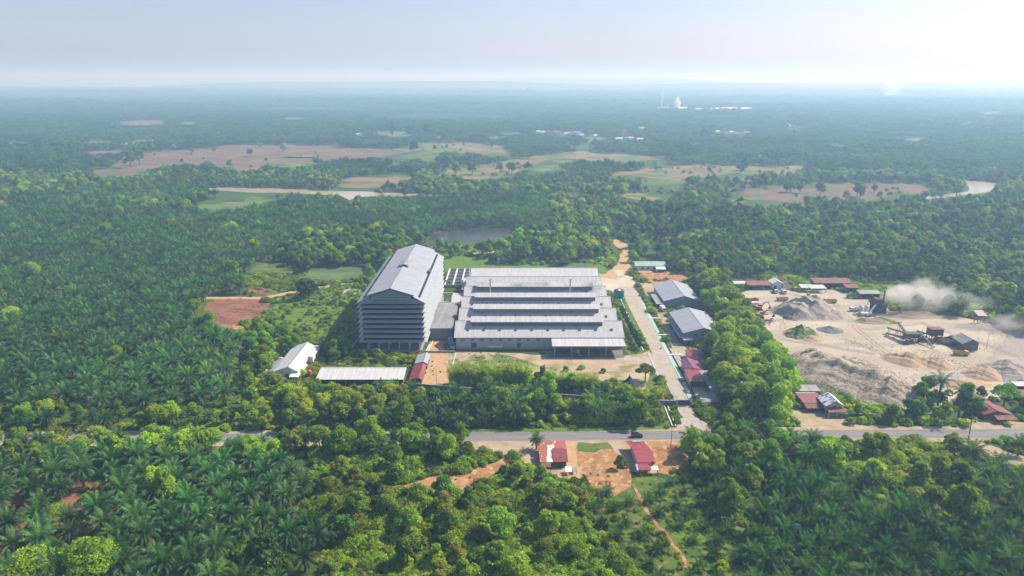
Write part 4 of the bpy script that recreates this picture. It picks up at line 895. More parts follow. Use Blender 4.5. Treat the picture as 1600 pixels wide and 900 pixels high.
# ---------------------------------------------------------------- huts along the right of the road
def stripe_hut():
    a = P(1300, 646)
    x, y = a
    t = thing('hut', 'hut on posts with a blue and white striped roof by the road', 'hut', (x, y, 0))
    m = MB(); m.prism_y([(x-3.0,1.9),(x+3.0,1.9),(x+3.0,4.3),(x+0.6,5.9),(x-3.0,4.3)], y-1.0, y+6.5); m.build('wall', M['wall_cream'], t)
    m = MB(); m.prism_y([(x-3.9,3.95),(x+0.6,6.15),(x+0.6,6.05),(x-3.9,3.85)], y-1.8, y+7.2); m.build('roof', M['stripe_roof'], t)
    m = MB(); m.prism_y([(x+0.61,6.15),(x+3.7,4.0),(x+3.7,3.9),(x+0.61,6.05)], y-1.8, y+7.2); m.build('roof', M['white'], t)
    m = MB(); m.slab([(x-3.4,y-4.2,2.5),(x+3.8,y-4.2,2.5),(x+3.5,y-1.1,3.3),(x-3.1,y-1.1,3.3)],0.08); m.build('porch_roof', M['rust_roof'], t)
    for px_ in (x-3.1, x+0.2, x+3.4):
        for py_ in (y-4.0, y-0.9):
            m = MB(); m.box(px_-0.1,px_+0.1,py_-0.1,py_+0.1,0,2.45); m.build('post', M['concrete_white'], t)
    m = MB(); m.box(x-2.9,x+2.9,y,y+6.4,0,1.88); m.build('lower_room', M['wall_wood'], t)
    m = MB(); m.box(x-0.3,x+0.7,y-1.07,y-1.003,2.7,3.7); m.build('window', M['glass'], t)
stripe_hut()
def maroon_hut():
    x, y = P(1268, 640)
    t = thing('hut', 'wooden hut with a maroon sheet roof under trees', 'hut', (x, y, 0))
    m = MB(); m.box(x-4.2,x+4.6,y+2,y+9,0,2.6); m.build('wall', M['wall_wood'], t)
    m = MB(); m.slab([(x-3.6,y+0.2,2.9),(x+4.9,y+0.2,2.9),(x+4.6,y+6.5,4.4),(x-4.6,y+6.5,4.4)],0.09); m.build('roof', M['maroon_roof'], t)
    m = MB(); m.slab([(x-3.2,y-3.0,2.0),(x+4.0,y-3.0,2.0),(x+4.6,y+0.1,2.7),(x-3.4,y+0.1,2.7)],0.08); m.build('porch_roof', M['rust_roof'], t)
    m = MB(); m.slab([(x-4.4,y+6.6,4.3),(x+4.4,y+6.6,4.3),(x+3.9,y+8.6,3.7),(x-4.0,y+8.6,3.7)],0.08); m.build('roof', M['roof_white'], t)
    for k in range(4):
        m = MB(); q = x-3+k*2.2; m.box(q-0.08,q+0.08,y-2.8,y-2.64,0,1.98); m.build('post', M['wall_wood'], t)
    m = MB(); m.box(x-1,x+0.2,y+1.93,y+1.997,0,2.0); m.build('door', M['dark'], t)
maroon_hut()
x, y = P(1256, 620); shed('frame_shed', 'skeletal shed of bare posts behind the maroon hut', 'shed', x-4, x+7, y, y+6, 2.6, 2.9, 'roof_old')
x, y = P(1540, 655)
t = gable_y('shed', 'long maroon shed with tiered roof by the road', 'shed', x-1.5, x+9.0, y-1, y+9, 2.8, 4.2, x+3.0, 'maroon_roof', 'wall_red', 0.5, doors=[('front',x+1,x+2.2,0,2)])
m = MB(); m.slab([(x+1.5,y-4.6,2.0),(x+9.6,y-4.6,2.0),(x+9.2,y-1.6,2.7),(x+1.5,y-1.6,2.7)],0.08); m.build('porch_roof', M['rust_roof'], t)
x, y = P(1522, 640); shed('shed', 'rusty roofed lean-to joined behind the long maroon shed', 'shed', x-3, x+6.5, y, y+8, 2.8, 3.4, 'rust_roof', 'wall_wood')
x, y = P(1592, 628); shed('shed', 'low rusty shed at the right edge', 'shed', x-3, x+10, y, y+6, 2.4, 3.0, 'rust_roof', 'wall_wood')
x, y = P(1598, 612); shed('shed', 'pale roofed shed at the right edge behind the rusty one', 'shed', x-3, x+9, y, y+4, 2.6, 3.0, 'roof_white', 'wall_wood')
# pavilion with a dark thatched peak
def pavilion():
    x, y = P(983, 608)
    t = thing('pavilion', 'garden pavilion with a dark peaked thatch roof', 'pavilion', (x, y, 0))
    m = MB(); m.lathe([(4.9,2.2),(4.7,2.4),(2.6,3.3),(1.1,4.9),(0.2,6.2)], x, y, 8); m.build('roof', M['thatch'], t)
    m = MB(); m.lathe([(0.28,6.15),(0.34,6.5),(0.1,7.0)], x, y, 8); m.build('finial', M['white'], t)
    for k in range(6):
        a = k*math.pi/3; m = MB(); m.tube((x+3.7*math.cos(a),y+3.7*math.sin(a),0),(x+3.7*math.cos(a),y+3.7*math.sin(a),2.5),0.13,0.13,8); m.build('post', M['wall_wood'], t)
    m = MB(); m.lathe([(4.2,0.0),(4.2,0.25)], x, y, 8); m.build('floor', M['concrete_grey'], t)
pavilion()
# ---------------------------------------------------------------- vehicles and machines (built round their own origin)
def lthing(name, label, cat, loc, rz=0.0, group=None):
    t = thing(name, label, cat, loc if len(loc) == 3 else (loc[0], loc[1], 0), group)
    t.rotation_euler = (0, 0, rz); ORI[t.name] = Vector((0, 0, 0))
    return t
def wheels(t, spots, r, w, rim='steel'):
    for x, y in spots:
        m = MB(); m.tube((x,y-w/2,r),(x,y+w/2,r),r,r,14); wh = m.build('wheel', M['tyre'], t)
        s = 1 if y > 0 else -1
        m = MB(); m.tube((x,y+s*w/2,r),(x,y+s*(w/2+0.03),r),r*0.55,r*0.5,10); m.build('rim', M[rim], wh)
def mpv(label, loc, rz, paint='blackpaint'):
    t = lthing('car', label, 'car', loc, rz)
    W = 0.86
    prof = [(-2.15,0.35),(2.15,0.35),(2.2,0.62),(2.05,0.92),(1.25,1.05),(0.62,1.62),(0.2,1.72),(-1.75,1.72),(-2.1,1.5),(-2.22,0.9)]
    m = MB(); m.prism_y(prof, -W, W)
    for k in range(len(m.v)):
        x, y, z = m.v[k]
        if z > 1.2: m.v[k] = (x, y*0.84, z)
        elif z < 0.7: m.v[k] = (x, y*0.97, z)
    b = m.build('body', M[paint], t)
    m = MB(); m.add([(1.22,-0.70,1.09),(1.22,0.70,1.09),(0.68,0.64,1.58),(0.68,-0.64,1.58)],[(0,1,2,3)])
    for v in range(len(m.v)): m.v[v] = (m.v[v][0]+0.03, m.v[v][1], m.v[v][2]+0.03)
    m.build('windscreen', M['glass'], t)
    for s in (-1,1):
        m = MB(); m.add([(0.95,s*0.815,1.10),(-1.85,s*0.815,1.10),(-1.7,s*0.745,1.56),(0.55,s*0.745,1.56)],[(0,1,2,3)]); m.build('side_window', M['glass'], t)
        m = MB(); m.box(2.12,2.21,s*0.62-0.16,s*0.62+0.16,0.62,0.80); m.build('headlight', M['white'], t)
        m = MB(); m.box(-2.22,-2.14,s*0.70-0.1,s*0.70+0.1,0.85,1.2); m.build('tail_light', M['redpaint'], t)
    wheels(t, [(1.35,-0.78),(1.35,0.78),(-1.35,-0.78),(-1.35,0.78)], 0.34, 0.22)
    return t
def truck(label, loc, rz, cab='yellow', bed='yellow', L=6.4, tarp=None, box=False):
    t = lthing('truck', label, 'truck', loc, rz)
    h = L/2
    m = MB(); m.prism_y([(h-1.7,0.75),(h,0.75),(h,1.5),(h-0.25,2.35),(h-1.7,2.4)], -1.05, 1.05); c = m.build('cab', M[cab], t)
    m = MB(); m.add([(h+0.02,-0.9,1.5),(h+0.02,0.9,1.5),(h-0.2,0.85,2.2),(h-0.2,-0.85,2.2)],[(0,1,2,3)]); m.build('windscreen', M['glass'], c)
    m = MB(); m.box(-h,h-0.2,-0.45,0.45,0.55,0.85); m.build('chassis', M['darksteel'], t)
    m = MB(); x0, x1 = -h, h-1.85
    if box:
        m.box(x0,x1,-1.15,1.15,0.95,2.9)
    else:
        z0, z1 = 0.95, 2.15
        m.box(x0,x1,-1.15,1.15,z0,z0+0.12)
        m.box(x0,x1,-1.15,-1.05,z0+0.121,z1); m.box(x0,x1,1.05,1.15,z0+0.121,z1); m.box(x0,x0+0.1,-1.049,1.049,z0+0.121,z1); m.box(x1-0.1,x1,-1.049,1.049,z0+0.121,z1+0.35)
        for k in range(5):
            xx = x0+0.4+k*(x1-x0-0.8)/4
            m.box(xx-0.05,xx+0.05,-1.22,-1.152,z0,z1); m.box(xx-0.05,xx+0.05,1.152,1.22,z0,z1)
    m.build('cargo_bed' if not box else 'cargo_box', M[bed], t)
    wheels(t, [(h-0.9,-0.9),(h-0.9,0.9),(-h+1.1,-0.9),(-h+1.1,0.9),(-h+2.1,-0.9),(-h+2.1,0.9)], 0.48, 0.32)
    return t
def excavator(label, loc, rz, paint='orange', reach=1.0):
    t = lthing('excavator', label, 'excavator', loc, rz)
    for s in (-1,1):
        m = MB(); m.prism_y([(-1.7,0.0),(1.7,0.0),(2.0,0.4),(1.7,0.85),(-1.7,0.85),(-2.0,0.4)], s*1.15-0.28, s*1.15+0.28); m.build('track', M['darksteel'], t)
    m = MB(); m.box(-1.9,1.2,-1.3,1.3,1.0,2.0); m.box(-2.2,-0.6,-1.3,1.3,1.0,2.3); m.build('body', M[paint], t)
    m = MB(); m.prism_y([(-0.3,2.0),(1.35,2.0),(1.35,2.5),(1.1,3.0),(-0.3,3.0)], 0.35, 1.3); c = m.build('cab', M[paint], t)
    m = MB(); m.box(1.36,1.38,0.45,1.2,2.1,2.9); m.box(0.0,1.1,0.33,0.345,2.2,2.8); m.build('window', M['glass'], c)
    q = [(1.0,1.6),(3.2*reach,4.6),(5.6*reach,4.9),(7.4*reach,2.2)]
    m = MB(); m.bar((q[0][0],-0.25,q[0][1]),(q[1][0],-0.25,q[1][1]),0.36,0.55); m.bar((q[1][0]-0.1,-0.25,q[1][1]),(q[2][0],-0.25,q[2][1]),0.36,0.45); m.build('boom', M[paint], t)
    m = MB(); m.bar((q[2][0],-0.25,q[2][1]+0.3),(q[3][0],-0.25,q[3][1]),0.3,0.4); m.build('arm', M[paint], t)
    x, z = q[3]
    m = MB(); m.prism_y([(x-0.3,z),(x+0.35,z+0.1),(x+0.5,z-0.8),(x-0.1,z-1.4),(x-0.9,z-1.2)], -0.8, 0.3); m.build('bucket', M['darksteel'], t)
    return t
def loader(label, loc, rz, paint='yellow'):
    t = lthing('wheel_loader', label, 'wheel loader', loc, rz)
    m = MB(); m.prism_y([(-2.8,0.8),(0.1,0.8),(0.1,1.9),(-2.6,1.75)], -0.95, 0.95); m.box(0.15,1.9,-0.55,0.55,0.7,1.4); m.build('body', M[paint], t)
    m = MB(); m.prism_y([(-0.9,1.9),(0.6,1.9),(0.45,3.1),(-0.8,3.1)], -0.75, 0.75); c = m.build('cab', M[paint], t)
    m = MB(); m.box(-0.7,0.3,-0.78,-0.752,2.1,2.9); m.box(-0.7,0.3,0.752,0.78,2.1,2.9); m.build('window', M['glass'], c)
    m = MB(); m.bar((1.0,-0.6,1.3),(3.1,-0.6,0.7),0.2,0.3); m.bar((1.0,0.6,1.3),(3.1,0.6,0.7),0.2,0.3); m.build('arm', M[paint], t)
    m = MB(); m.prism_y([(3.0,0.15),(4.3,0.15),(4.35,0.25),(3.35,0.5),(3.3,1.3),(3.0,1.3)], -1.35, 1.35); m.build('bucket', M['darksteel'], t)
    wheels(t, [(1.5,-1.0),(1.5,1.0),(-1.7,-1.0),(-1.7,1.0)], 0.72, 0.5, 'yellow')
    return t
def motorbike(label, loc, rz, group=None):
    t = lthing('motorbike', label, 'motorbike', loc, rz, group)
    m = MB(); m.bar((-0.6,0,0.62),(0.35,0,0.7),0.22,0.26); m.bar((0.35,0,0.65),(0.62,0,0.95),0.14,0.2); m.box(-0.15,0.3,-0.16,0.16,0.3,0.58); m.build('body', M['redpaint'], t)
    m = MB(); m.bar((-0.75,0,0.8),(0.05,0,0.79),0.26,0.08); m.build('seat', M['tyre'], t)
    for x in (-0.62,0.68):
        m = MB(); m.tube((x,-0.06,0.3),(x,0.06,0.3),0.3,0.3,12); m.build('wheel', M['tyre'], t)
    m = MB(); m.tube((0.68,0,0.3),(0.52,0,1.0),0.04,0.04,6); m.tube((0.5,-0.34,1.02),(0.5,0.34,1.02),0.03,0.03,6); m.build('handlebar', M['darksteel'], t)
    return t
G = lambda px, py: P(px, py)
mpv('black people carrier driving along the grey road', (*G(995,683), 0.05), 0.03)
truck('light blue truck parked by the factory corner', (-27.5-1.9, 339.5, 0), R(92), 'lightblue', 'lightblue', 6.2, box=False)
truck('grey box truck standing behind the light blue truck', (-31.0, 347.0, 0), R(90), 'white', 'wall_metal', 6.0, box=True)
loader('yellow wheel loader under the loading canopy', (31.5, 329.5, 0.1), R(-60))
truck('white van truck parked beside the farther workshop', (86.6, 400.5, 0), R(-80), 'white', 'white', 5.0, box=True)
motorbike('motorbike parked under the striped roof hut', (*G(1298,652), 0), R(70))
motorbike('motorbike beside the footing of the maroon hut', (*G(1252,640), 0), R(20))
motorbike('motorbike standing at the edge of the entrance road', (*G(1033,545), 0), R(80))
# ---------------------------------------------------------------- heaps
def heap(label, mat, px, py, rx, ry, h, seed, flat=0.0, rot=0.0, lumps=5, cat='gravel heap', name='gravel_heap', ragged=0.16):
    """a tipped heap: several overlapping cones under their angle of rest, ragged at the foot"""
    cx, cy_ = P(px, py)
    r = random.Random(seed); n, k = 72, 30
    ph = [r.uniform(0, 6.28) for _ in range(8)]
    cones = [(0, 0, 1.0)] + [(r.uniform(-0.55,0.55), r.uniform(-0.5,0.5), r.uniform(0.45,0.85)) for _ in range(lumps)]
    def H(u, v):
        d = max(hh - math.hypot(u-a, v-b)*1.02 for a, b, hh in cones)
        d = min(d, 1.0-flat)
        w = 0.09*math.sin(7*u+ph[0]+1.5*math.sin(3*v))*math.sin(6*v+ph[1]) + 0.07*math.sin(15*u+ph[2]+2*v)*math.sin(13*v+ph[3])+0.035*math.sin(31*u+ph[4]+3*v)*math.sin(29*v+ph[5]-2*u)
        return d + w*(0.4+max(0,d))
    vs = [(0.0, 0.0, h*max(0.02,H(0,0)))]; fs = []
    c, s = math.cos(rot), math.sin(rot)
    for j in range(1, k+1):
        for i in range(n):
            a = 2*math.pi*i/n
            edge = 1 + ragged*(math.sin(3*a+ph[6])*0.5+math.sin(5*a+ph[7])*0.35+math.sin(11*a+ph[2])*0.2)
            q = j/k*edge*1.12
            u, v = q*math.cos(a), q*math.sin(a)
            z = h*H(u, v)
            taper = 1-max(0,(j/k-0.7)/0.3)**2
            z = max(z, 0.0)*taper + (0.02*h*(1-j/k)) - (0.25 if j == k else 0)
            x, y = u*rx, v*ry
            vs.append((x*c-y*s, x*s+y*c, z))
    for i in range(n): fs.append((0, 1+i, 1+(i+1)%n))
    for j in range(k-1):
        for i in range(n): fs.append((1+j*n+i, 1+(j+1)*n+i, 1+(j+1)*n+(i+1)%n, 1+j*n+(i+1)%n))
    m = MB(); m.add(vs, fs)
    o = bpy.data.objects.new(name, m.mesh(name, M[mat])); COL.objects.link(o); o.location = (cx, cy_, 0)
    for p in o.data.polygons: p.use_smooth = True
    tag(o, label, cat)
    q = [Q(cx+rx*0.9*math.cos(a), cy_+ry*0.9*math.sin(a)) for a in (0,0.8,1.6,2.4,3.14,3.9,4.7,5.5)]
    NOBASE.append(q); NOHERB.append(q)
    return o
heap('largest grey gravel heap at the back of the quarry', 'gravel_grey', 1256, 487, 18.5, 15, 10.0, 3, 0.12, lumps=8)
heap('low tail of the large grey heap towards the crusher', 'gravel_grey', 1300, 493, 9, 8, 3.6, 13)
heap('grassy earth mound in the middle of the quarry', 'mound_earth', 1250, 523, 8.5, 8, 5.2, 5, lumps=4, cat='earth mound', name='earth_mound')
heap('small dark heap before the large grey heap', 'gravel_dark', 1238, 497, 5.0, 5, 2.8, 7, lumps=2)
heap('low dark grey gravel heap in the quarry centre', 'gravel_dark', 1297, 516, 7.0, 6, 2.3, 9, lumps=3)
heap('small sandy heap touching the grassy mound', 'gravel_sand', 1268, 530, 6.0, 5, 2.2, 10, lumps=3)
heap('huge stony heap at the front of the quarry, its top', 'gravel_stone', 1318, 590, 26, 22, 10.5, 21, 0.12, lumps=18)
heap('stony heap sloping down to the roadside wall', 'gravel_stone', 1388, 616, 16, 16, 7.5, 22, lumps=7)
heap('stony ridge at the left end of the front heaps', 'gravel_stone', 1268, 564, 12, 11, 6.5, 23, lumps=6)
heap('sandy heap behind the palms, right of the stone heap', 'gravel_sand', 1418, 563, 11, 10, 4.0, 24, lumps=4)
heap('brown sand heap with a pointed top right of the coconut palms', 'gravel_sand', 1461, 569, 8, 8, 3.6, 25, lumps=3)
heap('orange tinted sand heap near the right edge', 'gravel_sand', 1535, 586, 9, 8, 3.4, 26, lumps=3)
heap('broad grey sand heap at the right edge', 'gravel_grey', 1570, 578, 12, 10, 4.5, 27, lumps=4)
heap('flat grey heap with tyre tracks at the far right', 'gravel_grey', 1602, 596, 10, 8, 2.8, 28, 0.3, lumps=3)
heap('low sand bank below the right heaps', 'gravel_sand', 1500, 600, 14, 6, 2.4, 29, lumps=6)
heap('brown dust bank behind the crusher', 'gravel_sand', 1425, 493, 13, 8, 2.6, 30, lumps=6)
heap('dark earth bank in front of the crusher', 'mound_earth', 1372, 503, 13, 5, 2.6, 31, lumps=5, cat='earth bank', name='earth_bank')
heap('grey bank along the right hand track', 'gravel_grey', 1532, 512, 14, 6, 2.0, 32, lumps=6)
heap('low earth bank in the road bank at the right', 'gravel_sand', 1580, 726, 7, 3, 1.4, 33, lumps=4, cat='earth bank', name='earth_bank')
heap('heap of stacked dark tyres and logs by the low wall', 'gravel_dark', 1366, 658, 4.5, 2.2, 1.1, 34, lumps=5, cat='log pile', name='log_pile')
heap('mound of brown spoil in the red clearing', 'redsoil', 350, 498, 10, 5, 1.6, 41, lumps=5, cat='spoil heap', name='spoil_heap')
heap('longer spoil ridge across the red clearing', 'redsoil', 385, 486, 14, 4, 1.5, 42, lumps=6, cat='spoil heap', name='spoil_heap')
heap('pale debris scattered beside the white house', 'concrete_grey', 412, 566, 4, 3, 0.7, 43, lumps=6, cat='debris heap', name='debris_heap')
heap('white rubble by the red water tank stand', 'concrete_white', 438, 560, 3.0, 2.4, 0.7, 44, lumps=6, cat='debris heap', name='debris_heap')
for k, pl in enumerate([[(1225,458),(1300,470),(1330,500),(1320,530),(1400,560),(1480,560)], [(1330,500),(1345,520),(1400,560),(1440,562)], [(1345,515),(1440,505),(1530,535),(1600,560)], [(1225,505),(1220,530),(1290,540),(1380,556)]]):
    w_ = P(*pl[0]); pts_ = [Vector((*P(*q),0)) for q in pl]
    dense = []
    for a_, b_ in zip(pts_[:-1], pts_[1:]):
        for j in range(6): dense.append(a_.lerp(b_, j/6)+Vector((math.sin(j+k)*0.4, math.cos(j*1.7)*0.6, 0)))
    for s_ in (-1.1, 1.1):
        L_, R_ = [], []
        for i_, p_ in enumerate(dense):
            d_ = (dense[min(i_+1, len(dense)-1)]-dense[max(i_-1, 0)]).normalized(); n_ = Vector((-d_.y, d_.x, 0))
            L_.append((p_+n_*(s_+0.35))[:2]); R_.append((p_+n_*(s_-0.35))[:2])
        patch('wheel_rut', None, 'rut', 4, 0, world_pts=L_+R_[::-1], label='pair of wheel ruts across the quarry floor', cat='wheel rut', clear=False)
# ---------------------------------------------------------------- quarry sheds and plant
def qs(name, label, px, py, w, d, z0, z1, roof, wall=None, dx=0.0):
    x, y = P(px, py)
    FLAT.append([(px-2,py+3),(px+w*2.6,py+3),(px+w*2.6,py-8),(px-2,py-8)])
    return shed(name, label, 'shed', x, x+w, y, y+d, z0, z1, roof, wall)
qs('open_shed', 'long open shed with a rust red roof at the back left of the quarry', 1168, 453, 15, 7, 3.0, 4.2, 'rust_roof', 'wall_wood')
qs('open_shed', 'low pale roofed shed left of the rust red one', 1147, 449, 9, 5, 2.4, 2.9, 'roof_white')
x, y = P(1206, 452); gable_y('shed', 'small white gabled shed at the back of the quarry', 'shed', x, x+6.5, y, y+7, 4.0, 5.8, None, 'white', 'wall_white', 0.4, doors=[('front',x+1,x+3,0,2.6)])
x, y = P(1223, 453); gable_y('shed', 'small grey gabled shed beside the white one', 'shed', x, x+4.2, y, y+5, 3.4, 4.8, None, 'roof_old', 'wall_cream', 0.4)
qs('open_shed', 'open shed with a cream roof near the yellow machines', 1252, 457, 8, 6, 3.0, 3.8, 'roof_white')
qs('open_shed', 'double cream and rust roofed shed next to it', 1266, 458, 10, 6, 3.0, 3.8, 'roof_white')
qs('open_shed', 'long rust roofed workshop along the quarry back edge', 1272, 451, 24, 8, 3.6, 5.0, 'rust_roof', 'wall_wood')
qs('open_shed', 'short rust roofed shed right of the long workshop', 1322, 458, 8, 6, 3.4, 4.2, 'rust_roof', 'wall_wood')
qs('open_shed', 'dark roofed shed near the crusher', 1343, 467, 13, 6, 3.2, 4.0, 'roof_old', 'wall_wood')
def crusher():
    x, y = P(1372, 490)
    t = thing('stone_crusher', 'dark steel stone crusher tower with a rusty stack in the dust', 'crusher', (x, y, 0))
    m = MB(); m.box(x-2.5,x+4.5,y,y+5,0,5.5); m.box(x-1.5,x+2.0,y+0.5,y+4.5,5.501,8.0); m.build('housing', M['darksteel'], t)
    m = MB(); m.tube((x+3.4,y+2.5,5.4),(x+3.4,y+2.5,13.0),0.45,0.4,12); m.build('stack', M['rust'], t)
    m = MB(); m.add([(x-5,y+1,8.5),(x-2,y+1,8.5),(x-2,y+4,8.5),(x-5,y+4,8.5),(x-4,y+2,5.2),(x-3,y+2,5.2),(x-3,y+3,5.2),(x-4,y+3,5.2)],[(0,1,5,4),(1,2,6,5),(2,3,7,6),(3,0,4,7)]); m.build('hopper', M['rust'], t)
    m = MB()
    for sx in (-4.6,-2.55):
        for sy in (1.2,3.8): m.tube((x+sx,y+sy,0),(x+sx,y+sy,8.3),0.15,0.15,6)
    m.build('hopper_frame', M['rust'], t)
    for k in range(2):
        m = MB(); q = x-10.5+k*3.1; m.lathe([(1.2,0),(1.2,4.6),(0.4,5.4)], q, y-1.0, 14); m.build('silo', M['concrete_white'], t)
    m = MB(); m.bar((x-2.5,y-1,5.6),(x-9.5,y-7,1.2),0.9,0.35); m.build('conveyor', M['steel'], t)
    m = MB(); m.bar((x+2,y-0.5,5.0),(x+13,y-3,1.0),0.9,0.35); m.build('conveyor', M['darksteel'], t)
    m = MB(); m.tube((x-12,y-4,1.2),(x-6,y-4,1.2),1.0,1.0,14); m.build('drum', M['white'], t)
crusher()
def conveyor(label, a, b, z0, z1):
    p0, p1 = P(*a), P(*b)
    t = thing('conveyor', label, 'conveyor', (p0[0], p0[1], 0))
    A, B = Vector((*p0, z0)), Vector((*p1, z1))
    m = MB(); m.bar(A, B, 1.0, 0.2); m.build('belt', M['darksteel'], t)
    m = MB()
    d = (B-A).normalized(); sd = d.cross(Vector((0,0,1))).normalized()
    for s in (-0.55,0.55):
        m.bar(A+sd*s+Vector((0,0,-0.35)), B+sd*s+Vector((0,0,-0.35)), 0.12, 0.3)
    m.build('frame', M['rust'], t)
    L = (B-A).length
    for k in (0.35,0.65,0.95):
        q = A+(B-A)*k
        if q.z > 0.8:
            m = MB()
            for s in (-0.5,0.5): m.tube((q.x+sd.x*s,q.y+sd.y*s,0),(q.x+sd.x*s,q.y+sd.y*s,q.z-0.45),0.1,0.1,6)
            m.build('leg', M['rust'], t)
    m = MB(); m.tube(B-sd*0.6,B+sd*0.6,0.35,0.35,10); m.build('drum', M['darksteel'], t)
conveyor('dark conveyor reaching left from the screening plant, uppermost', (1425,536),(1387,521),4.5,3.2)
conveyor('dark conveyor lying lowest in the screening plant', (1420,538),(1385,525),3.4,1.6)
conveyor('conveyor pointing up out of the screening plant', (1420,530),(1402,520),1.5,5.6)
conveyor('long conveyor running right through the screening plant', (1430,530),(1462,534),4.8,3.0)
conveyor('conveyor sloping to the front of the screening plant', (1436,532),(1458,545),4.4,1.0)
def screen_plant():
    x, y = P(1425, 536)
    t = thing('screening_plant', 'rusty screening plant with hoppers amid the conveyors', 'screening plant', (x, y, 0))
    m = MB(); m.box(x-3,x+4,y,y+4,2.6,4.8); m.build('screen_box', M['darksteel'], t)
    m = MB()
    for sx in (-2.6,0.5,3.6):
        for sy in (0.3,3.7): m.tube((x+sx,y+sy,0),(x+sx,y+sy,2.6),0.16,0.16,6)
    m.build('frame', M['rust'], t)
    m = MB(); m.box(x+11,x+17,y+3,y+8,2.8,5.8); m.build('hopper', M['rust'], t)
    m = MB(); m.slab([(x+10.6,y+2.6,6.3),(x+17.5,y+2.6,6.3),(x+17.5,y+8.4,5.9),(x+10.6,y+8.4,5.9)],0.1); m.build('roof', M['rust_roof'], t)
    m = MB()
    for sx in (11.3,16.7):
        for sy in (3.3,7.7): m.tube((x+sx,y+sy,0),(x+sx,y+sy,2.8),0.18,0.18,6)
    m.build('hopper_leg', M['rust'], t)
    r = random.Random(4); m = MB()
    for k in range(40):
        q = Vector((x+r.uniform(-6,22), y+r.uniform(-3,6), r.uniform(0.2,1.6))); a = r.uniform(0,6.28); L = r.uniform(1.2,3.6)
        m.bar(q, q+Vector((math.cos(a)*L, math.sin(a)*L*0.6, r.uniform(-0.15,1.3))), 0.22, 0.22)
    m.build('scrap', M['rust'], t)
    m = MB()
    for k in range(16):
        q = (x+r.uniform(-4,24), y+r.uniform(-2,5)); w = r.uniform(0.4,1.1); m.box(q[0]-w,q[0]+w,q[1]-w*0.7,q[1]+w*0.7,0,r.uniform(0.7,2.4))
    m.build('bin', M['darksteel'], t)
screen_plant()
heap('rust brown scrap mound right of the screening plant', 'scrapmat', 1494, 538, 8, 6, 4.2, 51, lumps=6, cat='scrap heap', name='scrap_heap') if False else None
M['scrapmat'] = surf('rust_scrap', (0.16,0.085,0.06), (0.09,0.08,0.05), 0.8, 0.42, 0.58, c3=(0.05,0.09,0.02), scale3=0.25, rough=0.95, bump=0.8, bscale=0.8)
heap('rust brown scrap mound right of the screening plant', 'scrapmat', 1486, 536, 8.5, 6, 4.4, 51, lumps=7, cat='scrap heap', name='scrap_heap')
x, y = P(1513, 548); gable_y('hut', 'weathered stilt hut with grey roof beside the scrap mound', 'hut', x-3, x+4.5, y, y+8, 4.3, 6.2, None, 'roof_old', 'wall_wood', 0.9, doors=[('front',x-1,x+0.2,0,2.0)], windows=[('front',x+1.5,x+3,2.6,3.6)])
def perch_hut():
    x, y = P(1529, 506)
    t = thing('lookout_hut', 'boxy hut with a pale pinkish roof on tall stilts', 'hut', (x, y, 0))
    m = MB(); m.box(x-1.9,x+1.9,y-1.7,y+1.7,3.6,5.3); m.build('wall', M['wall_wood'], t)
    m = MB(); m.slab([(x-2.5,y-2.4,5.3),(x+2.5,y-2.4,5.3),(x+2.5,y+2.6,7.0),(x-2.5,y+2.6,7.0)],0.12); m.build('roof', M['roof_pink'], t)
    for sx in (-1.7,1.7):
        for sy in (-1.5,1.5):
            m = MB(); m.box(x+sx-0.15,x+sx+0.15,y+sy-0.15,y+sy+0.15,0,3.6); m.build('leg', M['wall_wood'], t)
    m = MB(); m.bar((x-1.7,y-1.68,0.3),(x+1.7,y-1.68,3.4),0.12,0.12); m.build('brace', M['wall_wood'], t)
M['roof_pink'] = metal('pinkish_sheets', (0.50,0.38,0.33), (0.44,0.33,0.29), 0.8, 0.8, rough=0.8)
perch_hut()
x, y = P(1592, 500); shed('lookout_hut', 'pale roofed shelter in the dust at the right edge', 'hut', x-3, x+6, y, y+6, 4.6, 5.8, 'roof_pink', 'wall_wood')
# quarry vehicles
truck('yellow tipper truck crossing the quarry floor', (*G(1501,555),0), R(-8), 'yellow', 'yellow', 6.8)
truck('white truck facing out of the back of the quarry', (*G(1224,458),0), R(-95), 'white', 'white', 6.4)
truck('pale cab truck beside the white gabled shed', (*G(1211,457),0), R(-92), 'white', 'darksteel', 6.0)
truck('yellow tipper standing near the back sheds', (*G(1240,453),0), R(-80), 'yellow', 'yellow', 6.0)
truck('yellow tipper behind the top of the largest heap', (*G(1222,470),0), R(175), 'yellow', 'yellow', 6.6)
truck('dull green truck parked before the long workshop', (*G(1331,466),0), R(160), 'greenpaint', 'greenpaint', 6.4)
loader('yellow loader in the row before the cream sheds', (*G(1262,466),0), R(190))
loader('yellow loader nearest the largest heap', (*G(1277,470),0), R(10))
truck('yellow lorry at the end of the row of yellow machines', (*G(1297,473),0), R(170), 'yellow', 'yellow', 7.0)
truck('white lorry beside the silos', (*G(1336,486),0), R(185), 'white', 'white', 6.4)
excavator('orange excavator with its arm folded, the farther one', (*G(1186,484),0), R(-5), 'orange', 0.8)
excavator('orange excavator reaching out over the sand, the nearer one', (*G(1188,496),0), R(-12), 'orange', 0.95)
truck('red truck among scrap at the quarry edge', (*G(1177,472),0), R(20), 'redpaint', 'redpaint', 6.0)
truck('white covered lorry among scrap at the quarry edge', (*G(1180,479),0), R(10), 'white', 'white', 6.5, box=True)
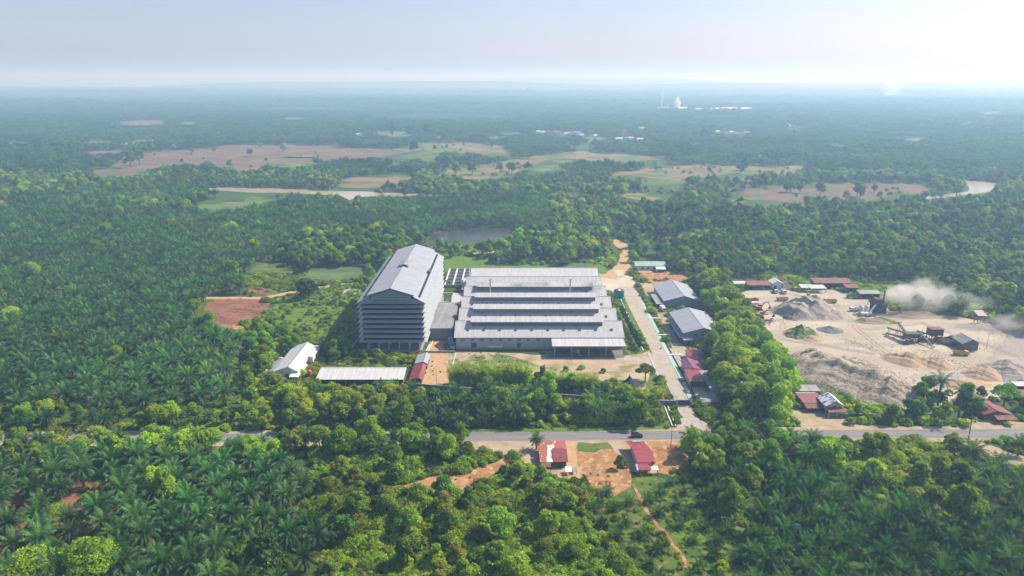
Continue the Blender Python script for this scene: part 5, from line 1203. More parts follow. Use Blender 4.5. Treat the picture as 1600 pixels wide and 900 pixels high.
def scrap(label, px, py, w, d, seed):
    x, y = P(px, py); r = random.Random(seed); m = MB()
    for k in range(26):
        q = Vector((x+r.uniform(-w,w), y+r.uniform(-d,d), r.uniform(0.0,0.8))); a = r.uniform(0,6.28); L = r.uniform(0.8,2.6)
        m.bar(q, q+Vector((math.cos(a)*L, math.sin(a)*L, r.uniform(0,0.8))), r.uniform(0.1,0.7), r.uniform(0.1,0.5))
    o = m.build('scrap_heap', M['rust'], at=(x,y,0)); tag(o, label, 'scrap heap')
scrap('rusty scrap strewn under the excavators', 1186, 491, 5, 4, 1)
scrap('scrap metal at the quarry edge below the trees', 1196, 503, 4, 4, 2)
scrap('dark scrap beside the crusher silos', 1352, 494, 6, 3, 3)
scrap('red brown scrap heap behind the farther workshop', 1034, 438, 5, 3, 4)
scrap('small rusty scrap heap at the lower right edge', 1530, 716, 3.5, 1.6, 5)
# ---------------------------------------------------------------- dust over the crusher, plumes far away
def cloud(name, label, px, py, z, rx, ry, rz_, mat, base=None):
    x, y = P(px, py) if base is None else base
    m = MB(); n = 20; prof = []
    for k in range(n+1):
        a = -math.pi/2+math.pi*k/n; prof.append((max(0.001,math.cos(a)), math.sin(a)))
    m.lathe(prof, 0, 0, 24)
    me = m.mesh(name, mat); o = bpy.data.objects.new(name, me); COL.objects.link(o)
    o.scale = (rx, ry, rz_); o.location = (x, y, z); tag(o, label, name.replace('_',' '), kind='stuff')
    return o
dustmat = volmat('dust', (1.0,0.95,0.90), 0.07, 0.1, 0.085, 0.44, 0.58)
cloud('dust', 'billowing beige dust blowing from the stone crusher', 1442, 487, 9.0, 31, 13, 13, dustmat)
cloud('dust', 'dense root of the dust plume right at the crusher stack', 1402, 488, 9.5, 15, 8, 10, dustmat)
cloud('dust', 'thinning tail of the crusher dust drifting right', 1500, 492, 7.0, 22, 10, 8, volmat('dust_tail', (1.0,0.95,0.90), 0.03, 0.1, 0.09, 0.44, 0.6))
cloud('dust', 'thin veil of dust at the right edge of the quarry', 1590, 520, 4.5, 26, 14, 6, volmat('dust_thin', (0.95,0.88,0.8), 0.09, 0.1, 0.07, 0.42, 0.68))
cloud('dust', 'low dust at the foot of the screening plant', 1462, 548, 1.5, 9, 3, 2.6, volmat('dust_low', (0.95,0.88,0.8), 0.10, 0.1, 0.2, 0.42, 0.68))
steam = volmat('steam', (1,1,1), 0.12, 0.2, 0.045, 0.38, 0.58)
thin = volmat('thin_smoke', (0.95,0.97,1), 0.012, 0.3, 0.02, 0.40, 0.62, stretch=(1,1,0.35))
def farpx(px, py): return P(px, py)
def far_mill():
    x, y = P(1050, 173)
    t = thing('far_mill', 'far off factory with white roofs under a steam plume', 'factory', (x, y, 0))
    m = MB(); m.prism_x([(y,0),(y,9),(y+20,15),(y+40,9),(y+40,0)], x-60, x-10); m.build('hall', M['wall_metal'], t)
    m = MB(); m.prism_x([(y-20,0),(y-20,10),(y,16),(y+20,10),(y+20,0)], x+12, x+62); m.build('hall', M['white'], t)
    m = MB(); m.tube((x-22,y-5,0),(x-22,y-5,30),2,1.6,12); m.build('chimney', M['concrete_white'], t)
    m = MB(); m.tube((x-46,y-5,0),(x-46,y-5,34),1.8,1.5,12); m.build('chimney', M['concrete_white'], t)
far_mill()
for k, (px, w, d, h) in enumerate(((1093,14,30,8),(1112,12,30,8),(1128,22,40,10),(1141,26,40,12),(1156,50,40,11))):
    x, y = P(px, 174.3)
    m = MB(); m.prism_x([(y,0),(y,h),(y+d/2,h+5),(y+d,h),(y+d,0)], x-w, x+w)
    tag(m.build('far_warehouse', M['white'], at=(x,y,0)), ['far white shed nearest the steam plume','far white shed, second in the row','far white hall in the middle of the row','far white hall, broad gabled one','longest far white hall at the end of the row'][k], 'warehouse', 'far white halls')
x, y = P(1058, 173); cloud('steam', 'bright white steam plume over the far factory', 0, 0, 32, 17, 14, 30, steam, (x, y))
x, y = P(1034, 170); cloud('smoke', 'thin smoke column from the far chimney', 0, 0, 62, 9, 9, 60, volmat('wisp', (1,1,1), 0.03, 0.2, 0.03, 0.36, 0.6, stretch=(1,1,0.3)), (x, y))
x, y = P(1390, 151.5); cloud('smoke', 'pale smoke rising from a far field fire', 0, 0, 65, 100, 60, 110, volmat('field_smoke', (1,1,1), 0.016, 0.3, 0.022, 0.42, 0.6, stretch=(1,1,0.25)), (x, y))
# far village roofs
r = random.Random(12)
VG = [(868,207,1),(872,209,1),(841,207,0),(848,208,0),(899,208,0),(902,209,2),(884,210,0),(909,212,0),(878,212,1),(930,214,0),(560,211,0),(565,212,1),(1003,201,0),(1000,219,0),(985,217,0),(979,218,1),(967,218,0),(1121,207,0),(1135,209,1),(1150,210,1),(1160,209,1),(1167,208,2),(1232,197,0),(1250,201,1),(1300,188,0),(975,206,1),(890,209,2),(895,210,1),(905,211,1),(1142,208,0)]
for k, (px, py, c) in enumerate(VG):
    FLAT.append([(px-6,py-4),(px+6,py-4),(px+6,py+3),(px-6,py+3)])
    x, y = P(px, py+1.2); w, d, h = r.uniform(3.5,7.5), r.uniform(3.5,6), r.uniform(3.2,5)
    nm = ('white roofed','red roofed','grey roofed')[c]
    t = thing('village_house', nm + ' house of the far village among trees', 'house', (x, y, 0), nm + ' houses of the far village')
    m = MB(); m.prism_x([(y-d,0),(y-d,h-0.1),(y,h+2.3),(y+d,h-0.1),(y+d,0)], x-w, x+w); m.build('wall', M['wall_white'], t)
    m = MB(); m.prism_x([(y-d-0.6,h),(y,h+2.8),(y+d+0.6,h),(y+d+0.6,h-0.15),(y,h+2.6),(y-d-0.6,h-0.15)], x-w-0.6, x+w+0.6); m.build('roof', M[('roof_white','rust_roof','roof_old')[c]], t)
# ---------------------------------------------------------------- plants: prototypes
rng = np.random.default_rng(5)
def quads(P4):                                      # (n,4,3) -> V, F
    n = len(P4)
    return P4.reshape(-1, 3), np.arange(4*n).reshape(n, 4)
def unit(a): return a/np.maximum(np.linalg.norm(a, axis=-1, keepdims=True), 1e-9)
def tube_np(pts, rad, n=6):
    """tapered bent tube as quads"""
    pts = np.asarray(pts, float); V = []; Fq = []
    for i, p in enumerate(pts):
        d = unit((pts[min(i+1, len(pts)-1)] - pts[max(i-1, 0)])[None])[0]
        a = np.cross(d, [0.31, 0.95, 0.1]); a /= np.linalg.norm(a); b = np.cross(d, a)
        for k in range(n):
            t = 2*np.pi*k/n; V.append(p + (a*np.cos(t)+b*np.sin(t))*rad[i])
    for i in range(len(pts)-1):
        for k in range(n): Fq.append((i*n+k, i*n+(k+1) % n, (i+1)*n+(k+1) % n, (i+1)*n+k))
    return np.array(V), np.array(Fq)
def palm_arrays(seed, nf=36, L=5.4, st=14, trunk=6.0, dry=0.12, young=0.2, lw=0.26, upright=0.0, segs=9, curl=1.0):
    """fronds: arching midrib with two rows of hanging leaflets; returns crown quads + slot, trunk quads"""
    r = np.random.default_rng(seed); Q4 = []; SL = []
    for f in range(nf):
        t = f/(nf-1)
        az = f*2.39996 + r.normal(0, 0.12)
        el = math.radians(82 - 100*t**0.85 + 12*upright + r.normal(0, 5))
        Lf = L*(0.72+0.28*math.sin(math.pi*min(1, t*1.3+0.15)))*r.uniform(0.88, 1.08)
        slot = 1 if t < young else (3 if (t > 0.86 and r.random() < dry*5) else (2 if (t > 0.62 and r.random() < 0.38) else 0))
        n = segs*4; ds = Lf/n
        p = np.array([0.18*math.cos(az), 0.18*math.sin(az), trunk+0.1]); pts = [p.copy()]; e = el
        for k in range(n):
            u = k/n
            e -= math.radians((55+45*t)*curl)*(0.4+1.5*u)/n*max(0.25, math.cos(min(1.4, abs(e))))
            p = p + ds*np.array([math.cos(e)*math.cos(az), math.cos(e)*math.sin(az), math.sin(e)]); pts.append(p.copy())
        pts = np.array(pts); side = np.array([-math.sin(az), math.cos(az), 0.0])
        tw = r.normal(0, 0.25)
        for k in range(0, n, 4):                    # midrib
            a, b = pts[k], pts[min(k+4, n)]; w = 0.07*(1-0.6*k/n)
            Q4.append([a-side*w, a+side*w, b+side*w*0.8, b-side*w*0.8]); SL.append(slot)
        u = np.linspace(0.13, 0.99, st)
        idx = np.clip((u*n).astype(int), 0, n-1)
        base = pts[idx]; tan = unit(pts[np.minimum(idx+1, n)]-pts[np.maximum(idx-1, 0)])
        ll = 1.05*np.sin(np.pi*np.clip(u*0.86+0.10, 0, 1))**0.7*(L/5.4)
        nrm = np.cross(tan, side)
        for s in (-1, 1):
            d = unit(side*s*0.86 + tan*(0.42+0.35*u[:, None]) + nrm*(-s*0 + 0.0) + np.array([0, 0, -1])*(0.28+0.3*t+r.uniform(0, 0.3, (st, 1))) + side*tw*0.3)
            tip = base + d*ll[:, None]*r.uniform(0.85, 1.12, (st, 1)) + np.array([0, 0, -0.12])
            w = tan*lw*0.5*(L/5.4)
            q = np.stack([base-w, base+w, tip+w*0.35, tip-w*0.35], 1)
            Q4.extend(q.tolist()); SL.extend([slot]*st)
    V, Fq = quads(np.array(Q4))
    tr = tube_np([(0,0,-0.3),(0.03,0,trunk*0.35),(0.02,0.05,trunk*0.75),(0,0,trunk+0.25)], [0.42,0.34,0.33,0.42], 8)
    return (V, Fq, np.array(SL)), tr
FR = ['frond', 'frond_young', 'frond_old', 'frond_dry']
def leaf_cloud(r, lobes, n, size, up=0.35, flatz=1.0, inner=0.30):
    L = np.array(lobes); w = L[:, 3]**2; w /= w.sum()
    k = r.choice(len(L), n, p=w)
    d = r.normal(0, 1, (n, 3)); d[:, 2] += up; d = unit(d)
    rad = L[k, 3]*(1-inner*r.random(n)**1.4)
    rad *= 1 + 0.12*np.sin(d[:, 0]*5+k)*np.sin(d[:, 1]*6+k*2)
    c = L[k, :3] + d*np.stack([rad, rad, rad*L[k, 4]], 1)
    nrm = unit(d*0.75 + r.normal(0, 0.55, (n, 3)) + np.array([0, 0, 0.35]))
    a = unit(np.cross(nrm, r.normal(0, 1, (n, 3)))); b = np.cross(nrm, a)
    s = size*r.uniform(0.55, 1.25, (n, 1))
    q = np.stack([c-a*s-b*s*0.55, c+a*s*0.9-b*s*0.7, c+a*s*1.1+b*s*0.6-nrm*s*0.5, c-a*s*0.8+b*s*0.75-nrm*s*0.25], 1)
    return q, k
def tree_arrays(seed, H=11.0, Rr=4.5, n=1500, size=0.42, slots=3, shape='round', nl=11, trunk_r=0.26, bias=0.5):
    r = np.random.default_rng(seed); lobes = []
    for i in range(nl):
        az = i*2.39996 + r.normal(0, 0.3); t = (i+0.5)/nl
        if shape == 'round': rho, z = Rr*0.66*math.sqrt(t), H*(0.88-0.42*t)+r.normal(0, 0.5)
        elif shape == 'tall': rho, z = Rr*0.5*math.sqrt(t)*r.uniform(0.7,1.1), H*(0.92-0.62*((i*0.618)%1))
        elif shape == 'umbrella': rho, z = Rr*0.85*math.sqrt(t), H*(0.92-0.16*t)+r.normal(0, 0.25)
        else: rho, z = Rr*0.7*math.sqrt(t), H*(0.72-0.45*t)
        lr = Rr*r.choice([0.20,0.26,0.34,0.46])*r.uniform(0.85,1.15)*(1.0 if shape != 'umbrella' else 0.85)
        rho *= r.uniform(0.75, 1.25); z += r.normal(0, H*0.06)
        lobes.append((rho*math.cos(az), rho*math.sin(az), max(z, lr*0.6), lr, 0.8 if shape != 'umbrella' else 0.55))
    q, k = leaf_cloud(r, lobes, n, size)
    q[..., 2] = np.maximum(q[..., 2], 0.05)
    V, Fq = quads(q)
    lb = r.random(nl); sl = ((lb[k]*0.65 + r.random(n)*0.35) > bias).astype(int)
    tv, tf = [], []; off = 0
    def addt(pts, rad, nn):
        nonlocal off
        v, f = tube_np(pts, rad, nn); tv.append(v); tf.append(f+off); off += len(v)
    hb = H*(0.42 if shape != 'umbrella' else 0.6) if shape != 'bush' else H*0.25
    addt([(0,0,-0.3),(0.05*H*r.normal(0,0.3),0.0,hb*0.6),(0.0,0.03*H*r.normal(0,0.5),hb*1.15),(0,0,H*0.72)], [trunk_r*1.3,trunk_r,trunk_r*0.8,trunk_r*0.3], 7)
    for i in range(0, nl, 2):
        l = lobes[i]; addt([(0,0,hb*r.uniform(0.8,1.1)),(l[0]*0.5,l[1]*0.5,(hb+l[2])*0.5),(l[0],l[1],l[2])], [trunk_r*0.5,trunk_r*0.34,trunk_r*0.15], 5)
    return (V, Fq, sl), (np.vstack(tv), np.vstack(tf))
def bamboo_arrays(seed, H=8.0, Rr=2.2, n=1100):
    r = np.random.default_rng(seed); Q4 = []; tv, tf = [], []; off = 0
    for c in range(16):
        az = r.uniform(0, 6.28); rho = Rr*0.35*math.sqrt(r.random()); h = H*r.uniform(0.72, 1.05)
        b = np.array([rho*math.cos(az), rho*math.sin(az), 0]); lean = Rr*r.uniform(0.4, 1.1)
        pts = [b+np.array([math.cos(az)*lean*u**2.2, math.sin(az)*lean*u**2.2, h*u*(1-0.10*u*u)]) for u in np.linspace(-0.03, 1, 7)]
        v, f = tube_np(pts, [0.05]*6+[0.02], 4); tv.append(v); tf.append(f+off); off += len(v)
        m = n//16
        u = r.uniform(0.22, 1.0, m); cc = np.array([b+np.array([math.cos(az)*lean*q**2.2, math.sin(az)*lean*q**2.2, h*q*(1-0.10*q*q)]) for q in u])
        cc += r.normal(0, 0.42, (m, 3))*np.array([1, 1, 0.6])
        d = unit(r.normal(0, 1, (m, 3))*np.array([1, 1, 0.5])+np.array([0, 0, -0.35])); s = unit(np.cross(d, r.normal(0, 1, (m, 3))))*0.10
        l = r.uniform(0.35, 0.75, (m, 1))
        Q4.append(np.stack([cc-s, cc+s, cc+d*l+s*0.5, cc+d*l-s*0.5], 1))
    q = np.vstack(Q4); q[..., 2] = np.maximum(q[..., 2], 0.05)
    V, Fq = quads(q)
    return (V, Fq, (r.random(len(Fq)) > 0.6).astype(int)), (np.vstack(tv), np.vstack(tf))
def banana_arrays(seed):
    r = np.random.default_rng(seed); Q4 = []; SL = []; tv, tf = [], []; off = 0
    for s_ in range(3):
        bx, by = r.normal(0, 0.7, 2); h = r.uniform(1.8, 2.8)
        v, f = tube_np([(bx,by,-0.2),(bx,by,h)], [0.16,0.11], 6); tv.append(v); tf.append(f+off); off += len(v)
        for k in range(8):
            az = k*2.4+r.normal(0,0.2); e = math.radians(r.uniform(35, 75)); p = np.array([bx, by, h]); L = r.uniform(1.8, 2.6); side = np.array([-math.sin(az), math.cos(az), 0]); prev = p; wprev = 0.08
            for j in range(5):
                e -= math.radians(20); p = p+L/5*np.array([math.cos(e)*math.cos(az), math.cos(e)*math.sin(az), math.sin(e)])
                w = 0.36*math.sin(math.pi*min(1, (j+1.3)/6))
                dn = np.array([0, 0, -0.12])
                Q4.append([prev, prev+side*wprev+dn, p+side*w+dn, p]); Q4.append([prev, prev-side*wprev+dn, p-side*w+dn, p]); SL += [0, 0]; prev, wprev = p, w
    V, Fq = quads(np.array(Q4))
    return (V, Fq, np.array(SL)), (np.vstack(tv), np.vstack(tf))
def clump_arrays(seed, n=9, W=13.0, leaves=560, size=0.95, palms=0):
    r = np.random.default_rng(seed); lobes = []
    for i in range(n):
        x, y = r.uniform(-W, W, 2); R0 = r.uniform(2.6, 5.2); h = r.uniform(5, 11)*(0.6+R0/8)
        lobes.append((x, y, h, R0, 0.85))
        for j in range(3): lobes.append((x+r.normal(0, R0*0.6), y+r.normal(0, R0*0.6), h-r.uniform(0, 2.2), R0*0.6, 0.85))
    q, k = leaf_cloud(r, lobes, leaves, size, inner=0.2)
    V, Fq = quads(q); V[:, 2] = np.maximum(V[:, 2], 0.1)
    lb = r.random(len(lobes))
    return V, Fq, (lb[k] > 0.55).astype(int)
class Proto:
    """one kind of plant: crown and trunk meshes for the single plants, one joined mesh for the masses"""
    def __init__(s, name, arr, crown_mats, trunk_mat='bark', H=8.0, Rr=4.0):
        (V, Fq, sl), tr = arr
        s.H, s.R = H, Rr
        s.crown = np_mesh(name+'_crown', V, Fq, [M[m] for m in crown_mats], sl)
        s.trunk = np_mesh(name+'_trunk', tr[0], tr[1], [M[trunk_mat]])
        s.joined = np_mesh(name, np.vstack([V, tr[0]]), np.vstack([Fq, tr[1]+len(V)]), [M[m] for m in crown_mats]+[M[trunk_mat]], np.concatenate([sl, np.full(len(tr[1]), len(crown_mats))]))
PALM = [Proto('oil_palm', palm_arrays(11+i, nf=38+2*(i%3), L=5.3+0.25*(i%3), trunk=4.6+0.9*(i%3), dry=(0.05,0.12,0.3,0.08,0.18)[i], upright=(0,0.4,-0.2,0.6,0.1)[i], curl=(1,1.15,1.1,0.85,1.2)[i]), FR, 'palm_bark', 8.0, 5.0) for i in range(5)]
YPALM = [Proto('young_oil_palm', palm_arrays(31+i, nf=26, L=3.4, trunk=0.9, dry=0.1, young=0.3, upright=0.3, st=12), FR, 'palm_bark', 3.6, 3.2) for i in range(3)]
COCO = [Proto('coconut_palm', palm_arrays(41+i, nf=24, L=4.6, trunk=11.0+i, dry=0.1, young=0.25, st=13, curl=1.25), FR, 'palm_bark', 13.0, 4.4) for i in range(2)]
T_MID = [Proto('broadleaf_tree', tree_arrays(51+i, 10.5, 4.6, 3600, 0.27, nl=17), ['leaf_mid','leaf_bright'], H=10.5, Rr=4.6) for i in range(3)]
T_BRI = [Proto('bright_tree', tree_arrays(61+i, 12.0, 5.6, 4800, 0.28, nl=22, bias=0.42), ['leaf_mid','leaf_bright'], H=12.0, Rr=5.6) for i in range(3)]
T_DRK = [Proto('dark_tree', tree_arrays(71+i, 11.5, 4.6, 3400, 0.28, nl=18, bias=0.62), ['leaf_dark','leaf_mid'], H=11.5, Rr=4.6) for i in range(3)]
T_TALL = [Proto('tall_tree', tree_arrays(81+i, 14.0, 4.0, 3000, 0.29, shape='tall', nl=17, bias=0.6), ['leaf_dark','leaf_mid'], H=14.0, Rr=4.0) for i in range(2)]
T_OLV = [Proto('olive_tree', tree_arrays(91+i, 9.5, 4.4, 2900, 0.25, nl=17, bias=0.5), ['leaf_olive','leaf_mid'], H=9.5, Rr=4.4) for i in range(2)]
T_UMB = [Proto('spreading_tree', tree_arrays(101+i, 11.5, 7.2, 5200, 0.28, shape='umbrella', nl=30, bias=0.35, trunk_r=0.4), ['leaf_mid','leaf_bright'], H=11.5, Rr=7.2) for i in range(2)]
BUSH = [Proto('bush', tree_arrays(111+i, 3.2, 2.4, 1000, 0.20, shape='bush', nl=12, trunk_r=0.08, bias=(0.3,0.4,0.5,0.45)[i]), [['leaf_mid','leaf_bright'],['leaf_mid','leaf_bright'],['leaf_dark','leaf_mid'],['leaf_olive','leaf_bright']][i], H=3.2, Rr=2.4) for i in range(4)]
VINE = [Proto('creeper_mound', tree_arrays(121+i, 2.4, 3.4, 1500, 0.19, shape='bush', nl=18, trunk_r=0.06, bias=0.32), ['leaf_mid','leaf_bright'], H=2.4, Rr=3.4) for i in range(2)]
HERB = [Proto('herbage', tree_arrays(131+i, 1.1, 1.9, 320, 0.20, shape='bush', nl=8, trunk_r=0.03, bias=0.5), [['leaf_mid','leaf_bright'],['leaf_bright','leaf_olive']][i], H=1.1, Rr=1.9) for i in range(2)]
BAMB = [Proto('bamboo_clump', bamboo_arrays(141+i), ['leaf_bamboo','leaf_bright'], 'leaf_olive', H=8.0, Rr=2.6) for i in range(2)]
BANA = [Proto('banana_plant', banana_arrays(151+i), ['leaf_bright'], 'leaf_olive', H=4.0, Rr=2.2) for i in range(2)]
HEDG = [Proto('hedge_bush', tree_arrays(161, 4.6, 1.7, 620, 0.26, shape='tall', nl=9, trunk_r=0.08, bias=0.75), ['leaf_dark','leaf_mid'], H=4.6, Rr=1.7)]
KINDS = dict(palm=(PALM,'oil_palm','oil palm'), ypalm=(YPALM,'young_oil_palm','young oil palm'), coco=(COCO,'coconut_palm','coconut palm'),
  mid=(T_MID,'broadleaf_tree','tree'), bright=(T_BRI,'broadleaf_tree','tree'), dark=(T_DRK,'broadleaf_tree','tree'), tall=(T_TALL,'broadleaf_tree','tree'), olive=(T_OLV,'broadleaf_tree','tree'), umb=(T_UMB,'spreading_tree','tree'),
  bush=(BUSH,'bush','bush'), vine=(VINE,'creeper_mound','bush'), herb=(HERB,'herbage','herbage'), bamboo=(BAMB,'bamboo_clump','bamboo'), banana=(BANA,'banana_plant','banana plant'), hedge=(HEDG,'hedge_bush','hedge bush'))
# ---------------------------------------------------------------- masses: one object each, plants set on points
def mass(name, label, cat, protos, xyz, var, rotz, scl):
    me = bpy.data.meshes.new(name)
    n = len(xyz); me.vertices.add(n); me.vertices.foreach_set('co', np.asarray(xyz, np.float32).ravel())
    a = me.attributes.new('variant', 'INT', 'POINT'); a.data.foreach_set('value', np.asarray(var, np.int32))
    rr = np.zeros((n, 3), np.float32); rr[:, 2] = rotz
    a = me.attributes.new('turn', 'FLOAT_VECTOR', 'POINT'); a.data.foreach_set('vector', rr.ravel())
    s3 = np.asarray(scl, np.float32)
    if s3.ndim == 1: s3 = np.repeat(s3[:, None], 3, 1)
    a = me.attributes.new('size', 'FLOAT_VECTOR', 'POINT'); a.data.foreach_set('vector', np.ascontiguousarray(s3).ravel())
    o = bpy.data.objects.new(name, me); COL.objects.link(o)
    col = bpy.data.collections.new(name + '_kinds')
    for i, p in enumerate(protos):
        q = bpy.data.objects.new('%s_%02d' % (name, i), p); col.objects.link(q)
    ng = bpy.data.node_groups.new(name + '_plants', 'GeometryNodeTree')
    ng.interface.new_socket('Geometry', in_out='INPUT', socket_type='NodeSocketGeometry')
    ng.interface.new_socket('Geometry', in_out='OUTPUT', socket_type='NodeSocketGeometry')
    N = ng.nodes; gi, go = N.new('NodeGroupInput'), N.new('NodeGroupOutput')
    iop = N.new('GeometryNodeInstanceOnPoints'); ci = N.new('GeometryNodeCollectionInfo')
    ci.inputs['Collection'].default_value = col; ci.inputs['Separate Children'].default_value = True; ci.inputs['Reset Children'].default_value = True
    iop.inputs['Pick Instance'].default_value = True
    def attr(nm, dt):
        k = N.new('GeometryNodeInputNamedAttribute'); k.data_type = dt; k.inputs['Name'].default_value = nm; return k.outputs['Attribute']
    ng.links.new(gi.outputs[0], iop.inputs['Points']); ng.links.new(ci.outputs[0], iop.inputs['Instance'])
    ng.links.new(attr('variant', 'INT'), iop.inputs['Instance Index'])
    er = N.new('FunctionNodeEulerToRotation'); ng.links.new(attr('turn', 'FLOAT_VECTOR'), er.inputs[0]); ng.links.new(er.outputs[0], iop.inputs['Rotation'])
    ng.links.new(attr('size', 'FLOAT_VECTOR'), iop.inputs['Scale'])
    ng.links.new(iop.outputs[0], go.inputs[0])
    md = o.modifiers.new('plants', 'NODES'); md.node_group = ng
    tag(o, label, cat, kind='stuff')
    return o
# ---------------------------------------------------------------- where plants stand (photo polygons of what is seen there -> world)
# each region: name, polygon, pattern, spacing, [(kind, weight)], scale range, label words for its single plants
def visible_clear(x, y, H, Rr):
    """True where neither foot nor crown would stand on or hide something the photo shows"""
    bad = np.zeros(len(x), bool)
    pts = [Q(x, y, 0.0), Q(x, y, H*0.55), Q(x, y, H*0.92), Q(x-Rr*0.75, y, H*0.6), Q(x+Rr*0.75, y, H*0.6)]
    polys = FLAT + KEEP
    for pl in NOBASE: bad |= in_poly(pts[0][0], pts[0][1], pl)
    for (px, py) in pts:
        for pl in polys: bad |= in_poly(px, py, pl)
    return ~bad
NOHERB.append([(1046,556),(1075,548),(1100,628),(1072,632)])
LOWG = [[(925,735),(1000,742),(1080,750),(1150,810),(1170,860),(1090,960),(1040,960),(980,870),(930,830)], [(700,556),(840,556),(840,590),(700,592)], [(980,430),(1010,490),(1022,560),(985,560),(940,430)], [(990,540),(1050,640),(1050,665),(990,600)], [(540,664),(1050,660),(1050,675),(540,684)],[(424,470),(600,436),(585,500),(552,545),(470,535),(424,490)]]
KEEP = [  # buildings and other things that must stay in sight
  [(553,475),(596,436),(640,384),(700,400),(706,430),(735,414),(940,413),(985,436),(1000,470),(980,545),(975,560),(690,556),(655,548),(557,548)], [(1046,556),(1075,548),(1100,628),(1072,632)],
  [(640,384),(700,398),(720,430),(690,470)],
  [(1018,432),(1090,440),(1086,480),(1110,500),(1108,520),(1075,548),(1068,545),(1042,500),(1020,470)],
  [(422,588),(440,600),(470,595),(500,540),(478,530)], [(492,600),(634,596),(640,568),(492,568)], [(636,592),(664,592),(678,553),(655,550)],
  [(425,562),(444,562),(444,536),(425,536)], [(478,596),(490,596),(490,574),(478,574)],
  [(1046,556),(1106,556),(1122,616),(1095,636),(1050,636)], [(1022,640),(1090,640),(1090,618),(1022,618)],
  [(834,724),(900,726),(890,684),(838,684)], [(978,736),(1032,738),(1030,718),(1012,686),(980,686)],
  [(1238,640),(1320,655),(1320,610),(1240,598)], [(1520,660),(1590,662),(1590,640),(1525,610)],
  [(985,421),(1032,424),(1032,402),(998,402)], [(1140,445),(1400,480),(1420,440),(1300,438),(1240,430),(1140,436)],
  [(1515,512),(1545,512),(1545,476),(1515,476)], [(1500,682),(1522,682),(1522,610),(1500,610)],
  [(736,692),(736,670),(1050,668),(1060,690)], [(1275,672),(1300,660),(1400,666),(1445,676),(1452,684),(1600,684),(1600,660),(1440,664),(1300,655)],
  [(954,490),(976,490),(976,444),(954,444)], [(704,440),(760,430),(760,400),(708,402)],
]
